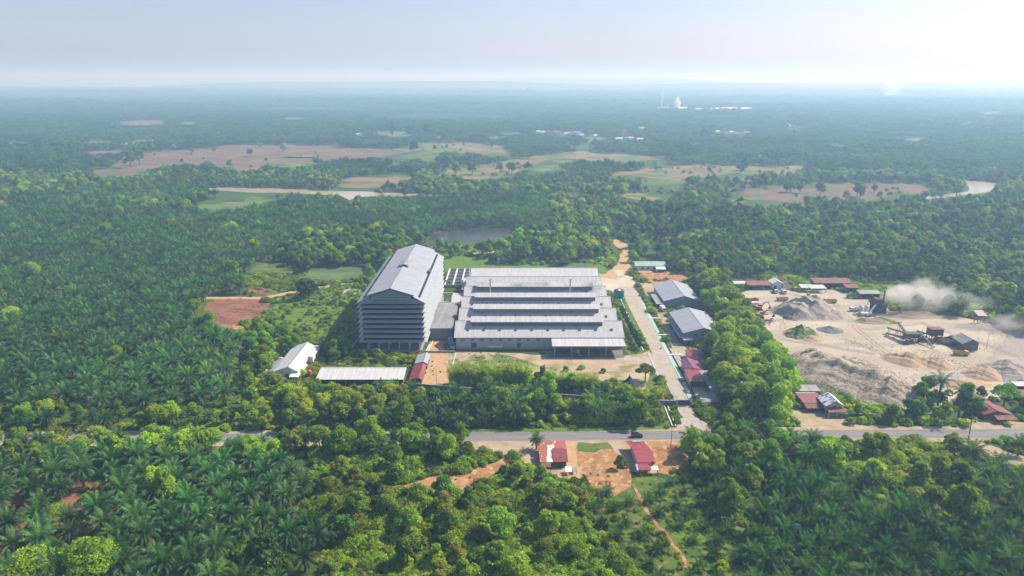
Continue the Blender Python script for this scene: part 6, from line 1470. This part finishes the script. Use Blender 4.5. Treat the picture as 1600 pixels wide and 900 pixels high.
REG = [
 ('strip_palms', [(640,606),(800,610),(950,628),(1036,642),(1044,660),(880,660),(740,666),(640,668)], 'hex', 5.6, [('palm',5),('mid',2),('dark',2),('banana',1),('bush',3)], (0.70,1.0), 'in the strip between the perimeter wall and the road'),
 ('strip_trees', [(430,600),(480,592),(640,600),(650,664),(560,668),(430,668)], 'hex', 7.4, [('bright',3),('mid',3),('dark',2),('palm',2)], (0.7,0.95), 'in the wooded strip before the long low shed'),
 ('big_trees', [(1062,430),(1090,418),(1150,438),(1170,470),(1196,510),(1215,540),(1240,600),(1234,642),(1180,650),(1128,640),(1120,590),(1106,540),(1112,505),(1084,470)], 'hex', 7.6, [('bright',8),('mid',2),('olive',1)], (0.95,1.3), 'in the bright grove between the workshops and the quarry'),
 ('young_grove', [(925,765),(1000,742),(1080,750),(1150,810),(1170,860),(1090,960),(1040,960),(980,870),(930,830)], 'hex', 7.2, [('ypalm',7),('bush',0.6)], (0.85,1.25), 'standing in the open grove below the crimson roofed house'),
 ('road_trees_right', [(1072,655),(1120,640),(1234,645),(1268,672),(1262,696),(1210,716),(1190,785),(1130,785),(1095,740),(1060,700)], 'hex', 6.8, [('palm',7),('bright',2),('olive',2),('dark',2),('mid',2)], (0.75,1.0), 'around the road junction right of the crimson roofed house'),
 ('right_scrub', [(1266,690),(1330,676),(1440,678),(1490,700),(1520,790),(1440,790),(1330,740),(1270,730)], 'poisson', 3.6, [('vine',5),('bush',4),('mid',0.5)], (0.8,1.5), 'in the creeper covered scrub below the road at the right'),
 ('right_plantation', [(1080,700),(1260,700),(1330,735),(1440,785),(1520,795),(1500,700),(1640,730),(1700,1000),(1060,1000),(1090,900),(1130,870),(1170,800)], 'hex', 8.6, [('palm',30),('bright',1)], (0.82,1.12), 'in the dense rows of the lower right plantation'),
 ('road_hedge', [(-60,680),(300,676),(310,690),(425,690),(430,676),(600,664),(700,666),(737,672),(737,700),(425,702),(-60,706)], 'hex', 4.2, [('mid',3),('bush',5),('bright',1),('olive',1),('palm',3)], (0.55,0.95), 'in the bushy line hiding the road at the left'),
 ('centre_scrub', [(480,690),(560,680),(720,678),(790,700),(790,735),(880,748),(940,800),(985,880),(1040,960),(500,960),(520,860),(490,760)], 'poisson', 3.0, [('bush',7),('vine',9),('mid',0.8),('olive',0.5),('bright',0.5),('dark',0.25),('palm',0.25),('herb',2)], (0.45,1.0), 'in the rough scrub at the bottom centre'),
 ('left_belt', [(-60,640),(90,636),(430,640),(470,668),(500,700),(330,712),(280,690),(-60,690)], 'hex', 6.4, [('mid',4),('bright',2),('bush',2),('dark',1),('palm',2)], (0.6,0.95), 'in the belt of small trees above the lower left palms'),
 ('left_foreground', [(-80,690),(280,690),(330,712),(490,700),(520,860),(500,1000),(-120,1000)], 'hex', 8.8, [('palm',32),('bright',0.6),('mid',1),('dark',0.5),('bush',1.5)], (0.85,1.2), 'in the open palm rows at the lower left'),
 ('left_edge_trees', [(400,500),(470,520),(560,540),(560,552),(500,545),(420,545),(396,560),(400,620),(380,620),(370,560)], 'hex', 5.2, [('mid',4),('dark',3),('bush',3),('bright',1)], (0.6,0.85), 'in the thicket between the palms and the white house'),
 ('left_plantation', [(-100,330),(60,316),(290,330),(400,324),(440,310),(545,318),(560,345),(470,368),(430,395),(384,412),(382,460),(322,466),(306,505),(330,520),(400,530),(400,600),(396,640),(-100,660)], 'hex', 9.8, [('palm',70),('mid',1),('bright',0.7)], (0.95,1.25), 'in the great left hand plantation'),
 ('tower_woods', [(430,395),(470,368),(560,346),(660,380),(640,395),(610,410),(540,418),(480,425),(470,440),(500,448),(440,460),(420,440)], 'hex', 7.0, [('dark',4),('mid',4),('tall',1),('bright',1)], (0.75,1.1), 'in the dark wood behind the tall louvred building'),
 ('meadow_bushes', [(424,470),(500,452),(600,440),(585,500),(552,545),(470,535),(400,520)], 'poisson', 9.5, [('bush',5),('vine',4),('banana',1)], (0.5,1.0), 'dotted over the meadow left of the tall building'),
 ('pond_palms', [(560,308),(700,302),(860,300),(862,350),(812,366),(800,354),(700,358),(664,372),(560,350)], 'hex', 8.8, [('palm',20),('mid',1)], (0.9,1.1), 'in the palm stand beyond the dark pond'),
 ('pond_trees', [(735,372),(800,358),(860,352),(940,372),(945,388),(905,402),(862,404),(780,402),(740,388)], 'hex', 8.5, [('mid',4),('bright',3),('dark',3)], (0.8,1.1), 'between the dark pond and the factory'),
 ('factory_back', [(720,404),(945,394),(985,408),(985,436),(945,432),(944,416),(740,418)], 'poisson', 4.6, [('bush',6),('vine',2),('mid',1.2),('banana',1)], (0.6,1.1), 'on the green plots behind the factory'),
 ('hill_clearing', [(1000,372),(1050,360),(1140,350),(1150,360),(1060,380),(1010,384)], 'poisson', 6.5, [('bush',5),('vine',3),('mid',0.7)], (0.6,1.1), 'on the grassy hillside in the right woods'),
 ('right_woods', [(985,345),(1100,322),(1280,318),(1460,312),(1720,300),(1760,520),(1560,520),(1490,480),(1420,446),(1290,444),(1200,436),(1150,436),(1090,418),(1010,400),(990,372)], 'hex', 8.0, [('dark',5),('mid',5),('tall',1),('palm',5),('olive',1)], (0.75,1.15), 'in the mixed woods behind the quarry'),
 ('mid_scrub', [(840,290),(1000,280),(1150,296),(1140,322),(1100,322),(985,345),(990,372),(950,376),(862,350),(860,300)], 'hex', 8.0, [('bush',5),('mid',3),('palm',2),('bright',1)], (0.8,1.2), 'in the scrub beyond the factory'),
 ('quarry_palms', [(1420,575),(1490,570),(1530,600),(1530,650),(1480,668),(1340,666),(1330,640),(1430,640)], 'poisson', 4.6, [('mid',3),('bush',3),('dark',2),('banana',2)], (0.5,0.85), 'under the coconut palms beside the quarry'),
 ('quarry_fringe', [(1150,440),(1200,440),(1238,560),(1300,600),(1330,625),(1330,655),(1240,600),(1205,540)], 'poisson', 4.0, [('vine',4),('bush',3)], (0.7,1.1), 'on the slope between the grove and the stone heap'),
]
LAB = dict(palm='mature oil palm', ypalm='young squat oil palm', coco='coconut palm', mid='round leafy tree', bright='bright green tree', dark='dark green dense tree', tall='tall narrow dark tree', olive='olive tinged tree', umb='wide spreading tree', bush='leafy bush', vine='low creeper mound', bamboo='feathery bamboo clump', banana='broad leaved banana plant', hedge='hedge bush')
PL = []                                             # every plant: (kind, variant, x, y, scale, rot, region)
for ri, (rn, poly, pat, sp, mixw, (s0, s1), where) in enumerate(REG):
    r = np.random.default_rng(1000+ri)
    g = np.array([P(px, max(py, 200), 4.0) for px, py in poly])
    x0, y0 = g.min(0)-15; x1, y1 = g.max(0)+15
    if pat == 'hex':
        ys = np.arange(y0, y1, sp*0.866); pts = []
        for j, yy in enumerate(ys):
            xs = np.arange(x0+(j % 2)*sp/2, x1, sp); pts.append(np.stack([xs, np.full(len(xs), yy)], 1))
        pts = np.vstack(pts); pts += r.normal(0, sp*0.10, pts.shape)
        a = R(8 if 'left' in rn else -6); c = g.mean(0)
        pts = (pts-c) @ np.array([[math.cos(a), math.sin(a)], [-math.sin(a), math.cos(a)]]) + c
    else:
        nx, ny = int((x1-x0)/sp)+1, int((y1-y0)/sp)+1
        gx, gy = np.meshgrid(np.arange(nx), np.arange(ny)); pts = np.stack([x0+gx.ravel()*sp, y0+gy.ravel()*sp], 1)+r.uniform(-0.45, 0.45, (nx*ny, 2))*sp
    n = len(pts); ks = [k for k, _ in mixw]; w = np.array([q for _, q in mixw], float); w /= w.sum()
    kk = r.choice(len(ks), n, p=w); sc = r.uniform(s0, s1, n); rot = r.uniform(0, 6.28, n); va = r.integers(0, 1000, n)
    Hs = np.array([KINDS[ks[k]][0][0].H for k in kk])*sc; Rs = np.array([KINDS[ks[k]][0][0].R for k in kk])*sc
    px, py = Q(pts[:, 0], pts[:, 1], Hs*0.6)
    ok = in_poly(px, py, poly)
    for _, pl2, *_ in REG[:ri]: ok &= ~in_poly(px, py, pl2)
    idx = np.nonzero(ok)[0]
    idx = idx[visible_clear(pts[idx, 0], pts[idx, 1], Hs[idx], Rs[idx])]
    for i in idx: PL.append((ks[kk[i]], int(va[i]), pts[i, 0], pts[i, 1], sc[i], rot[i], rn))
def hand(kind, px, py, s, label=None, z=0.0, reg='hand'):
    x, y = P(px, py); PL.append((kind, len(PL)*7, x, y, s, (len(PL)*1.7) % 6.28, reg if not label else ('L', label)))
# ---------------------------------------------------------------- plants placed one by one
for i in range(22): hand('hedge', 971+1.36*i, 490+i*2.75, 1.12+0.12*((i*7)%3-1), reg='hedge_row')
for i in range(6): hand('hedge', 994+i*2.0, 424+i*4.2, 0.62, reg='hedge_back')
for i, (px, py, s) in enumerate([(708,602,0.72),(716,600,0.66),(724,603,0.74),(733,600,0.7),(742,602,0.76),(751,600,0.7),(760,602,0.72),(769,600,0.76),(778,602,0.7),(787,600,0.74),(796,602,0.72),(806,600,0.72),(815,602,0.68),(824,603,0.72)]): hand('bamboo', px, py-1, s*1.75, reg='bamboo_row')
for px, py, s in [(846,600,0.9),(838,606,0.75)]: hand('tall', px, py, s*0.72, 'dark leaning tree at the end of the bamboo row' if s > 0.8 else 'smaller dark tree beside the leaning one at the bamboo row')
for i, (px, py, s) in enumerate([(872,606,0.72),(884,604,0.7),(896,607,0.76),(908,610,0.8),(920,613,0.85),(928,616,0.75)]): hand('bamboo', px, py, s*1.35, reg='bamboo_mid')
for i, (px, py, s) in enumerate([(968,628,1.05),(978,629,1.0),(986,630,0.85),(1000,630,1.0),(1006,631,0.9),(1016,630,0.75),(1030,630,1.0)]): hand('bamboo', px, py, s, reg='bamboo_gate')
hand('umb', 1008, 596, 0.62, 'low spreading green tree beside the thatched pavilion')
hand('bush', 884, 580, 0.8, 'lone bush at the edge of the yard'); hand('bush', 908, 577, 0.7, 'thin yellowish bush in the middle of the yard'); hand('bush', 942, 582, 0.7, 'small dark shrub on the yard before the canopy')
hand('palm', 838, 702, 0.72, 'oil palm leaning over the patched roof house')
hand('coco', 1464, 640, 1.25, 'taller coconut palm standing before the sand heaps'); hand('coco', 1496, 658, 1.12, 'coconut palm beside the taller one, nearer the road')
hand('coco', 1452, 650, 0.62, 'short coconut palm left of the taller ones')
TH_ = random.Random(77)
for k in range(34):
    tx = TH_.uniform(1428, 1532); ty = 622+(tx-1428)*0.16+TH_.uniform(-16, 34)
    hand(TH_.choice(['mid','dark','bush','bush','banana','mid']), tx, ty, TH_.uniform(0.5,0.85), reg='quarry_palms')
for k in range(26):
    hand(TH_.choice(['vine','bush','bush']), TH_.uniform(1322,1450), TH_.uniform(646,664), TH_.uniform(0.7,1.1), reg='quarry_palms')
hand('umb', 1568, 634, 0.72, 'dark spreading tree behind the maroon shed')
hand('palm', 1590, 712, 0.9, 'oil palm at the right edge just below the road')
hand('palm', 1078, 700, 0.95, 'large oil palm at the junction beside the entrance road'); hand('palm', 1268, 706, 0.8, 'oil palm at the edge of the sandy pull-in')
hand('dark', 806, 756, 0.62, 'dark round tree left of the patched roof house'); hand('mid', 845, 752, 0.5, 'small round tree below the patched roof house'); hand('mid', 968, 732, 0.42, 'leafy shrub tree left of the crimson roofed house'); hand('bush', 976, 728, 0.9, 'bush against the wall of the crimson roofed house')
for px, py, s, L in [(948,772,1.15,'young palm on the orange earth below the cut plot'),(936,790,0.95,'young palm at the edge of the scrub'),(912,755,0.8,'little palm at the foot of the drive')]: hand('ypalm', px, py, s, L)
hand('umb', 60, 925, 0.95, 'wide flat crowned tree at the lower left corner'); hand('umb', 150, 918, 1.0, 'broad pale green tree at the bottom left'); hand('umb', 25, 955, 0.9, 'spreading tree cut by the bottom edge at the left')
hand('bright', 262, 790, 0.9, 'tall bright tree rising among the lower left palms'); hand('bright', 240, 770, 0.75, 'bright tree behind the tallest of the lower left palms'); hand('mid', 60, 735, 0.95, 'big round tree among the palms at the left edge')
hand('bright', 478, 820, 0.62, 'round pale topped tree in the palm rows'); hand('bright', 640, 705, 0.72, 'large bushy tree below the road'); hand('mid', 690, 712, 0.75, 'wide dark green bushy tree beside the road'); hand('mid', 730, 716, 0.62, 'rounded tree at the road edge left of the bare lot')
hand('bright', 470, 652, 1.0, 'big bright tree left in the wooded strip'); hand('bright', 545, 655, 0.95, 'big round tree before the long low shed'); hand('bright', 632, 662, 0.8, 'round tree right of the long low shed'); hand('mid', 440, 640, 0.8, 'tree at the left end of the wooded strip')
hand('olive', 1245, 722, 0.7, 'pale willowy tree at the pull-in'); hand('dark', 1195, 612, 1.0, 'very dark tree at the edge of the maroon hut'); hand('tall', 1222, 640, 0.8, 'dark tree leaning over the maroon hut')
hand('bright', 748, 398, 0.85, 'isolated bright tree by the dark pond, left one'); hand('bright', 783, 400, 1.0, 'isolated bright tree by the dark pond, right one'); hand('mid', 820, 404, 1.05, 'large tree between the ponds and the factory'); hand('mid', 862, 406, 1.1, 'broad tree behind the factory roof'); hand('dark', 885, 404, 1.05, 'dark round tree behind the factory roof')
for px, py, s, L in [(205,262,2.1,'tall dark tree standing in the reddish field, left of the pair'),(218,258,2.2,'tall dark tree standing in the reddish field, right of the pair'),(235,241,2.0,'dark tree behind the reddish field'),(647,240,1.9,'lone dark round tree at the end of the reddish field'),(1220,254,1.9,'lone dark tree at the end of the long brown field'),(268,216,1.8,'dark tree standing alone before the far left track'),(800,272,1.5,'single tree in the strip fields'),(614,213,2.4,'tall pale tree in the far green meadow'),(640,214,2.2,'second tall tree in the far green meadow'),(668,214,2.6,'dark tall tree right of the far green meadow'),(498,212,1.7,'lone tree on the far field edge at the left'),(1102,216,2.0,'round dark tree amid the far village fields')]:
    hand('dark' if py != 213 else 'tall', px, py, s, L)
rr_ = random.Random(99)
for k in range(110):                                 # low shrubs in the far fields
    fx = rr_.choice([(230,560,232,262),(1170,1420,292,312),(700,830,256,276),(980,1240,262,272),(660,790,226,236)])
    hand(rr_.choice(['bush','bush','mid']), rr_.uniform(fx[0],fx[1]), rr_.uniform(fx[2],fx[3]), rr_.uniform(0.9,1.6), reg='field_shrubs')
WHERE = {rn: where for rn, _, _, _, _, _, where in REG}
WHERE['quarry_palms'] = 'in the thicket around the coconut palms beside the quarry'
WHERE.update(hedge_row='in the clipped row along the factory side', hedge_back='in the short row beside the concrete apron', bamboo_row='in the row at the front of the yard', bamboo_mid='beside the yard right of the leaning dark tree', bamboo_gate='around the pavilion near the gate', field_shrubs='scattered over the distant cleared fields', fill='in the open ground between the named woods')
# drop plants that stand inside each other
PL.sort(key=lambda p: (0 if isinstance(p[6], tuple) else 1))
grid = {}; keep = []
RAD = dict(palm=3.3, ypalm=2.3, coco=2.0, bush=1.2, vine=1.4, bamboo=0.8, hedge=0.4, banana=1.4, herb=0.8)
for p in PL:
    r0 = RAD.get(p[0], 2.6)*min(1.2, p[4]); cx_, cy_ = int(p[2]//6), int(p[3]//6); bad = False
    for i in (-1, 0, 1):
        for j in (-1, 0, 1):
            for q, rq in grid.get((cx_+i, cy_+j), ()):
                if (q[2]-p[2])**2+(q[3]-p[3])**2 < (max(r0, rq))**2: bad = True
    if bad and not isinstance(p[6], tuple) and p[6] not in ('bamboo_row','bamboo_mid','bamboo_gate','hedge_row','hedge_back'): continue
    grid.setdefault((cx_, cy_), []).append((p, r0)); keep.append(p)
PL = keep
# ---------------------------------------------------------------- fill: everything between, out to the far woods
def vnoise(x, y, s, ph):
    return np.sin(x/s+ph)*np.cos(y/s*1.1+ph*2)+0.6*np.sin((x+y)/s*0.53+ph*3)+0.5*np.cos((x-1.3*y)/s*0.31+ph)
def in_regions(px, py):
    b = np.zeros(len(px), bool)
    for rg in REG: b |= in_poly(px, py, rg[1])
    return b
def band(d0, d1, sp, seed, H, Rr, wide=0.80, regions=True):
    r = np.random.default_rng(seed)
    nx = int(2*d1*wide/sp)+2; ny = int((d1-d0)/sp)+2
    gx, gy = np.meshgrid(np.arange(nx), np.arange(ny))
    pts = np.stack([(gx.ravel()+0.5*(gy.ravel() % 2))*sp-d1*wide, d0+gy.ravel()*sp], 1)+r.normal(0, sp*0.22, (nx*ny, 2))
    ok = (np.abs(pts[:, 0]) < pts[:, 1]*wide*0.93+25)
    pts = pts[ok]
    px, py = Q(pts[:, 0], pts[:, 1], H*0.6)
    if regions:
        m_ = ~in_regions(px, py); pts = pts[m_]
    return pts[visible_clear(pts[:, 0], pts[:, 1], np.full(len(pts), H), np.full(len(pts), Rr))], r
pts, r = band(165, 560, 6.0, 5, 4.0, 3.0)
for i, (x, y) in enumerate(pts): PL.append((r.choice(['bush','bush','vine','mid']), int(r.integers(0,99)), x, y, r.uniform(0.55,1.0), r.uniform(0,6.28), 'fill'))
pts, r = band(560, 1000, 8.6, 6, 9.0, 4.0)
nz = vnoise(pts[:, 0], pts[:, 1], 60, 1.3)
for i, (x, y) in enumerate(pts):
    k = r.choice(['palm','palm','palm','mid']) if nz[i] > 0.1 else r.choice(['mid','dark','bush','bright','palm'])
    PL.append((k, int(r.integers(0,99)), x, y, r.uniform(0.8,1.15)*(1.3 if k == 'bush' else 1), r.uniform(0,6.28), 'fill'))
# ---------------------------------------------------------------- single plants: the nearest 300 of each kind; the rest become masses
CATS = {}
for p in PL: CATS.setdefault(KINDS[p[0]][2], []).append(p)
PRE = {}
def single(p):
    kind, va, x, y, s, rot, rn = p
    protos, name, cat = KINDS[kind]; pr = protos[va % len(protos)]
    if isinstance(rn, tuple): lab, grp = rn[1], None
    else:
        lab = LAB[kind]+' '+WHERE[rn]; grp = LAB[kind]+' '+WHERE[rn]
    if cat in ('bush', 'hedge bush', 'banana plant', 'bamboo') and cat != 'bamboo':
        o = bpy.data.objects.new(name, pr.joined); COL.objects.link(o)
    else:
        o = bpy.data.objects.new(name, None); o.empty_display_size = 1.0; COL.objects.link(o)
        for nm, me in (('trunk' if cat != 'bamboo' else 'stems', pr.trunk), ('crown' if cat != 'bamboo' else 'leaves', pr.crown)):
            c = bpy.data.objects.new(nm, me); COL.objects.link(c); c.parent = o
    o.location = (x, y, 0); o.rotation_euler = (0, 0, rot); o.scale = (s, s, s*(0.92+0.16*((va*13) % 10)/10))
    tag(o, lab, cat, grp)
LIMIT = {'oil palm': 300, 'tree': 300, 'bush': 300, 'herbage': 0}
REST = {}
for cat, lst in CATS.items():
    def seen(p):
        px, py = Q(p[2], p[3], KINDS[p[0]][0][0].H*p[4]*0.7)
        return -10 < px < 1610 and py < 905
    forced = [p for p in lst if isinstance(p[6], tuple)]
    others = sorted([p for p in lst if not isinstance(p[6], tuple)], key=lambda p: math.hypot(p[2], p[3])/max(0.3, p[4]))
    vis = [p for p in others if seen(p)]; hid = [p for p in others if not seen(p)]
    lim = LIMIT.get(cat, 280)-len(forced)
    for p in forced+vis[:lim]: single(p)
    REST[cat] = vis[lim:]+hid
def mass_of(name, label, cat, lst):
    if not lst: return
    keys = sorted({(p[0], p[1] % len(KINDS[p[0]][0])) for p in lst}); ix = {k: i for i, k in enumerate(keys)}
    protos = [KINDS[k][0][v].joined for k, v in keys]
    s = np.array([p[4] for p in lst]); zz = 0.92+0.16*((np.array([p[1] for p in lst])*13) % 10)/10
    mass(name, label, cat, protos, [(p[2], p[3], 0.0) for p in lst], [ix[(p[0], p[1] % len(KINDS[p[0]][0]))] for p in lst], [p[5] for p in lst], np.stack([s, s, s*zz], 1))
mass_of('palm_plantation', 'sea of oil palms stretching behind the nearest rows', 'palm plantation', REST.get('oil palm', []))
mass_of('woodland', 'mixed green woodland beyond the nearest trees', 'woodland', REST.get('tree', []))
mass_of('scrub', 'low leafy scrub between woods and clearings', 'scrub', REST.get('bush', [])+REST.get('herbage', []))
mass_of('small_plants', 'banana plants and young palms lost among the scrub', 'small plants', REST.get('banana plant', [])+REST.get('young oil palm', [])+REST.get('bamboo', [])+REST.get('coconut palm', [])+REST.get('hedge bush', []))
# herb layer under everything near
SAVE = FLAT[:], KEEP[:]
FLAT[:] = NOHERB; KEEP[:] = []
pts, r = band(160, 480, 2.4, 9, 0.1, 0.3, 0.78, regions=False)
FLAT[:], KEEP[:] = SAVE
lowg = np.zeros(len(pts), bool)
px_, py_ = Q(pts[:, 0], pts[:, 1])
for pl in LOWG: lowg |= in_poly(px_, py_, pl)
nz = vnoise(pts[:, 0], pts[:, 1], 14, 0.4)+r.normal(0, 0.5, len(pts)); pl_ = np.zeros(len(pts), bool)
for rg in REG:
    if 'plantation' in rg[0] or rg[0] == 'left_foreground': pl_ |= in_poly(px_, py_-12, rg[1])
keepm = ~(pl_ & (r.random(len(pts)) < 0.72)) & (nz > -0.75) & ~(lowg & (r.random(len(pts)) < 0.3)); pts, lowg = pts[keepm], lowg[keepm]
mass('undergrowth', 'low weeds and creepers covering the ground', 'undergrowth', [HERB[0].joined, HERB[1].joined, VINE[0].joined], [(x, y, 0) for x, y in pts], r.choice(3, len(pts), p=[0.5,0.38,0.12]), r.uniform(0, 6.28, len(pts)), np.where(lowg, 0.55, 1.0)*r.uniform(0.6, 1.25, len(pts)))
# weeds creeping over the edges of bare ground
r = np.random.default_rng(23); wp = []
for k in range(26000):
    wp.append((r.uniform(-210, 260), r.uniform(205, 480)))
wp = np.array(wp); px_, py_ = Q(wp[:,0], wp[:,1]); ok = np.zeros(len(wp), bool)
for pl in SOIL: ok |= in_poly(px_, py_, pl)
nz = vnoise(wp[:,0], wp[:,1], 7, 0.6)+r.normal(0, 0.6, len(wp)); wp = wp[ok & (nz > 1.0)]
mass('weeds', 'small weeds sprouting on bare soil and yards', 'weeds', [HERB[0].joined, HERB[1].joined], [(x, y, 0) for x, y in wp], r.integers(0, 2, len(wp)), r.uniform(0, 6.28, len(wp)), r.uniform(0.12, 0.38, len(wp)))
# stones lying about the quarry
bmr = bmesh.new(); bmesh.ops.create_icosphere(bmr, subdivisions=1, radius=0.5)
rr2 = random.Random(8)
for v_ in bmr.verts: v_.co *= rr2.uniform(0.7, 1.25); v_.co.z *= 0.7
rock = bpy.data.meshes.new('stone'); bmr.to_mesh(rock); bmr.free(); rock.materials.append(M['gravel_stone'])
r = np.random.default_rng(17); pts = []
qpoly = [(1190,470),(1400,490),(1580,525),(1590,600),(1440,612),(1330,600),(1240,545)]
for k in range(14000):
    px_, py_ = r.uniform(1185,1600), r.uniform(468,625); pts.append(P(px_, py_))
pts = np.array(pts); px_, py_ = Q(pts[:,0], pts[:,1]); nz = vnoise(pts[:,0], pts[:,1], 9, 0.8)
pts = pts[in_poly(px_, py_, qpoly) & (nz+r.normal(0,0.7,len(pts)) > 0.75)][:2600]
mass('rubble', 'loose stones strewn over the quarry floor', 'rubble', [rock], [(x, y, 0.05) for x, y in pts], np.zeros(len(pts)), r.uniform(0, 6.28, len(pts)), r.uniform(0.3, 1.0, len(pts))**2.5*0.8)
# far woods in growing steps
CL = []
for i in range(5):
    V, Fq, sl = clump_arrays(201+i); CL.append(np_mesh('far_trees_%d' % i, V, Fq, [M['leaf_far_deep'], M['leaf_far']], sl))
allp, alls = [], []
for d0, d1, sp, sc, H, Rr in ((1000,1800,19,0.92,9,10),(1800,3400,24,1.05,9,10),(3400,6200,42,1.7,12,14),(6200,9300,75,2.6,16,20)):
    pts, r = band(d0, d1, sp, int(d0), H, Rr, 0.80)
    nz = vnoise(pts[:, 0], pts[:, 1], 260, 2.2)
    keepm = (nz > -1.35) | (d1 < 1900); pts, nz = pts[keepm], nz[keepm]
    allp.append(pts); s = sc*r.uniform(0.8, 1.2, len(pts)); alls.append(np.stack([s, s, s*(0.75+0.18*nz.clip(-1.2, 1.6))*r.uniform(0.7, 1.3, len(pts))], 1))
allp = np.vstack(allp); alls = np.vstack(alls); r = np.random.default_rng(3)
mass('far_woods', 'endless woods and palm groves fading into the haze', 'far woods', CL, [(x, y, 0) for x, y in allp], r.integers(0, 5, len(allp)), r.uniform(0, 6.28, len(allp)), alls)
# ---------------------------------------------------------------- poles
def pole(name, label, px, py, h, arm=True, lean=0.0, rad=0.16):
    x, y = P(px, py); t = thing(name, label, 'pole', (x, y, 0))
    m = MB(); m.tube((x,y,-0.3),(x+lean,y,h),rad,rad*0.7,8); m.build('shaft', M['pole'], t)
    if arm:
        m = MB(); m.bar((x+lean*0.95-0.9,y,h*0.95),(x+lean*0.95+0.9,y,h*0.95),0.1,0.12); m.build('crossarm', M['wall_wood'], t)
        m = MB()
        for q in (-0.8,0,0.8): m.tube((x+lean*0.95+q,y,h*0.95+0.06),(x+lean*0.95+q,y,h*0.95+0.28),0.06,0.05,6)
        m.build('insulator', M['concrete_white'], t)
pole('utility_pole', 'grey utility pole beside the road at the right', 1512, 691, 10.5, rad=0.2)
pole('utility_pole', 'utility pole at the corner of the entrance road', 1048, 700, 9.0)
pole('utility_pole', 'thin pole among the trees of the wooded strip', 680, 668, 11.0)
pole('utility_pole', 'pole standing left of the hidden road stretch', 463, 672, 9.0)
pole('utility_pole', 'white pole at the far left of the road', 247, 684, 8.0)
pole('utility_pole', 'thin grey pole above the trees beside the road', 657, 690, 8.0)
pole('lamp_post', 'thin post on the bare lane beside the maroon shed', 682, 600, 8.5, False, rad=0.1)
pole('lamp_post', 'pole standing in the dust of the quarry', 1439, 534, 7.5, False, rad=0.1)
pole('lamp_post', 'pole on the right quarry track', 1541, 544, 8.0, False, rad=0.1)
pole('lamp_post', 'short pole before the low wall under the stone heap', 1355, 652, 6.0, False, rad=0.1)
x, y = P(949, 379); t = thing('water_pipe', 'curved white pipe standing up by the earth track', 'pipe', (x, y, 0))
m = MB(); q = [(x,y,0),(x+0.2,y,5),(x-0.5,y,8.5),(x-2.2,y,11)]
for a, b in zip(q[:-1], q[1:]): m.tube(a, b, 0.5, 0.5, 8)
m.build('pipe', M['white'], t)
x, y = P(4, 785); t = thing('dead_tree', 'bleached dead tree at the left edge', 'dead tree', (x, y, 0))
m = MB(); m.tube((x,y,0),(x+0.4,y,5),0.3,0.2,8); m.tube((x+0.4,y,5),(x+0.1,y,8.5),0.2,0.06,6); m.build('trunk', M['deadwood'], t)
m = MB(); m.tube((x+0.3,y,4),(x+2.0,y,7),0.13,0.04,6); m.tube((x+0.4,y,5),(x-1.4,y,7.4),0.13,0.04,6); m.tube((x+0.3,y,6.5),(x+1.2,y-0.5,8.6),0.09,0.03,6); m.build('branch', M['deadwood'], t)
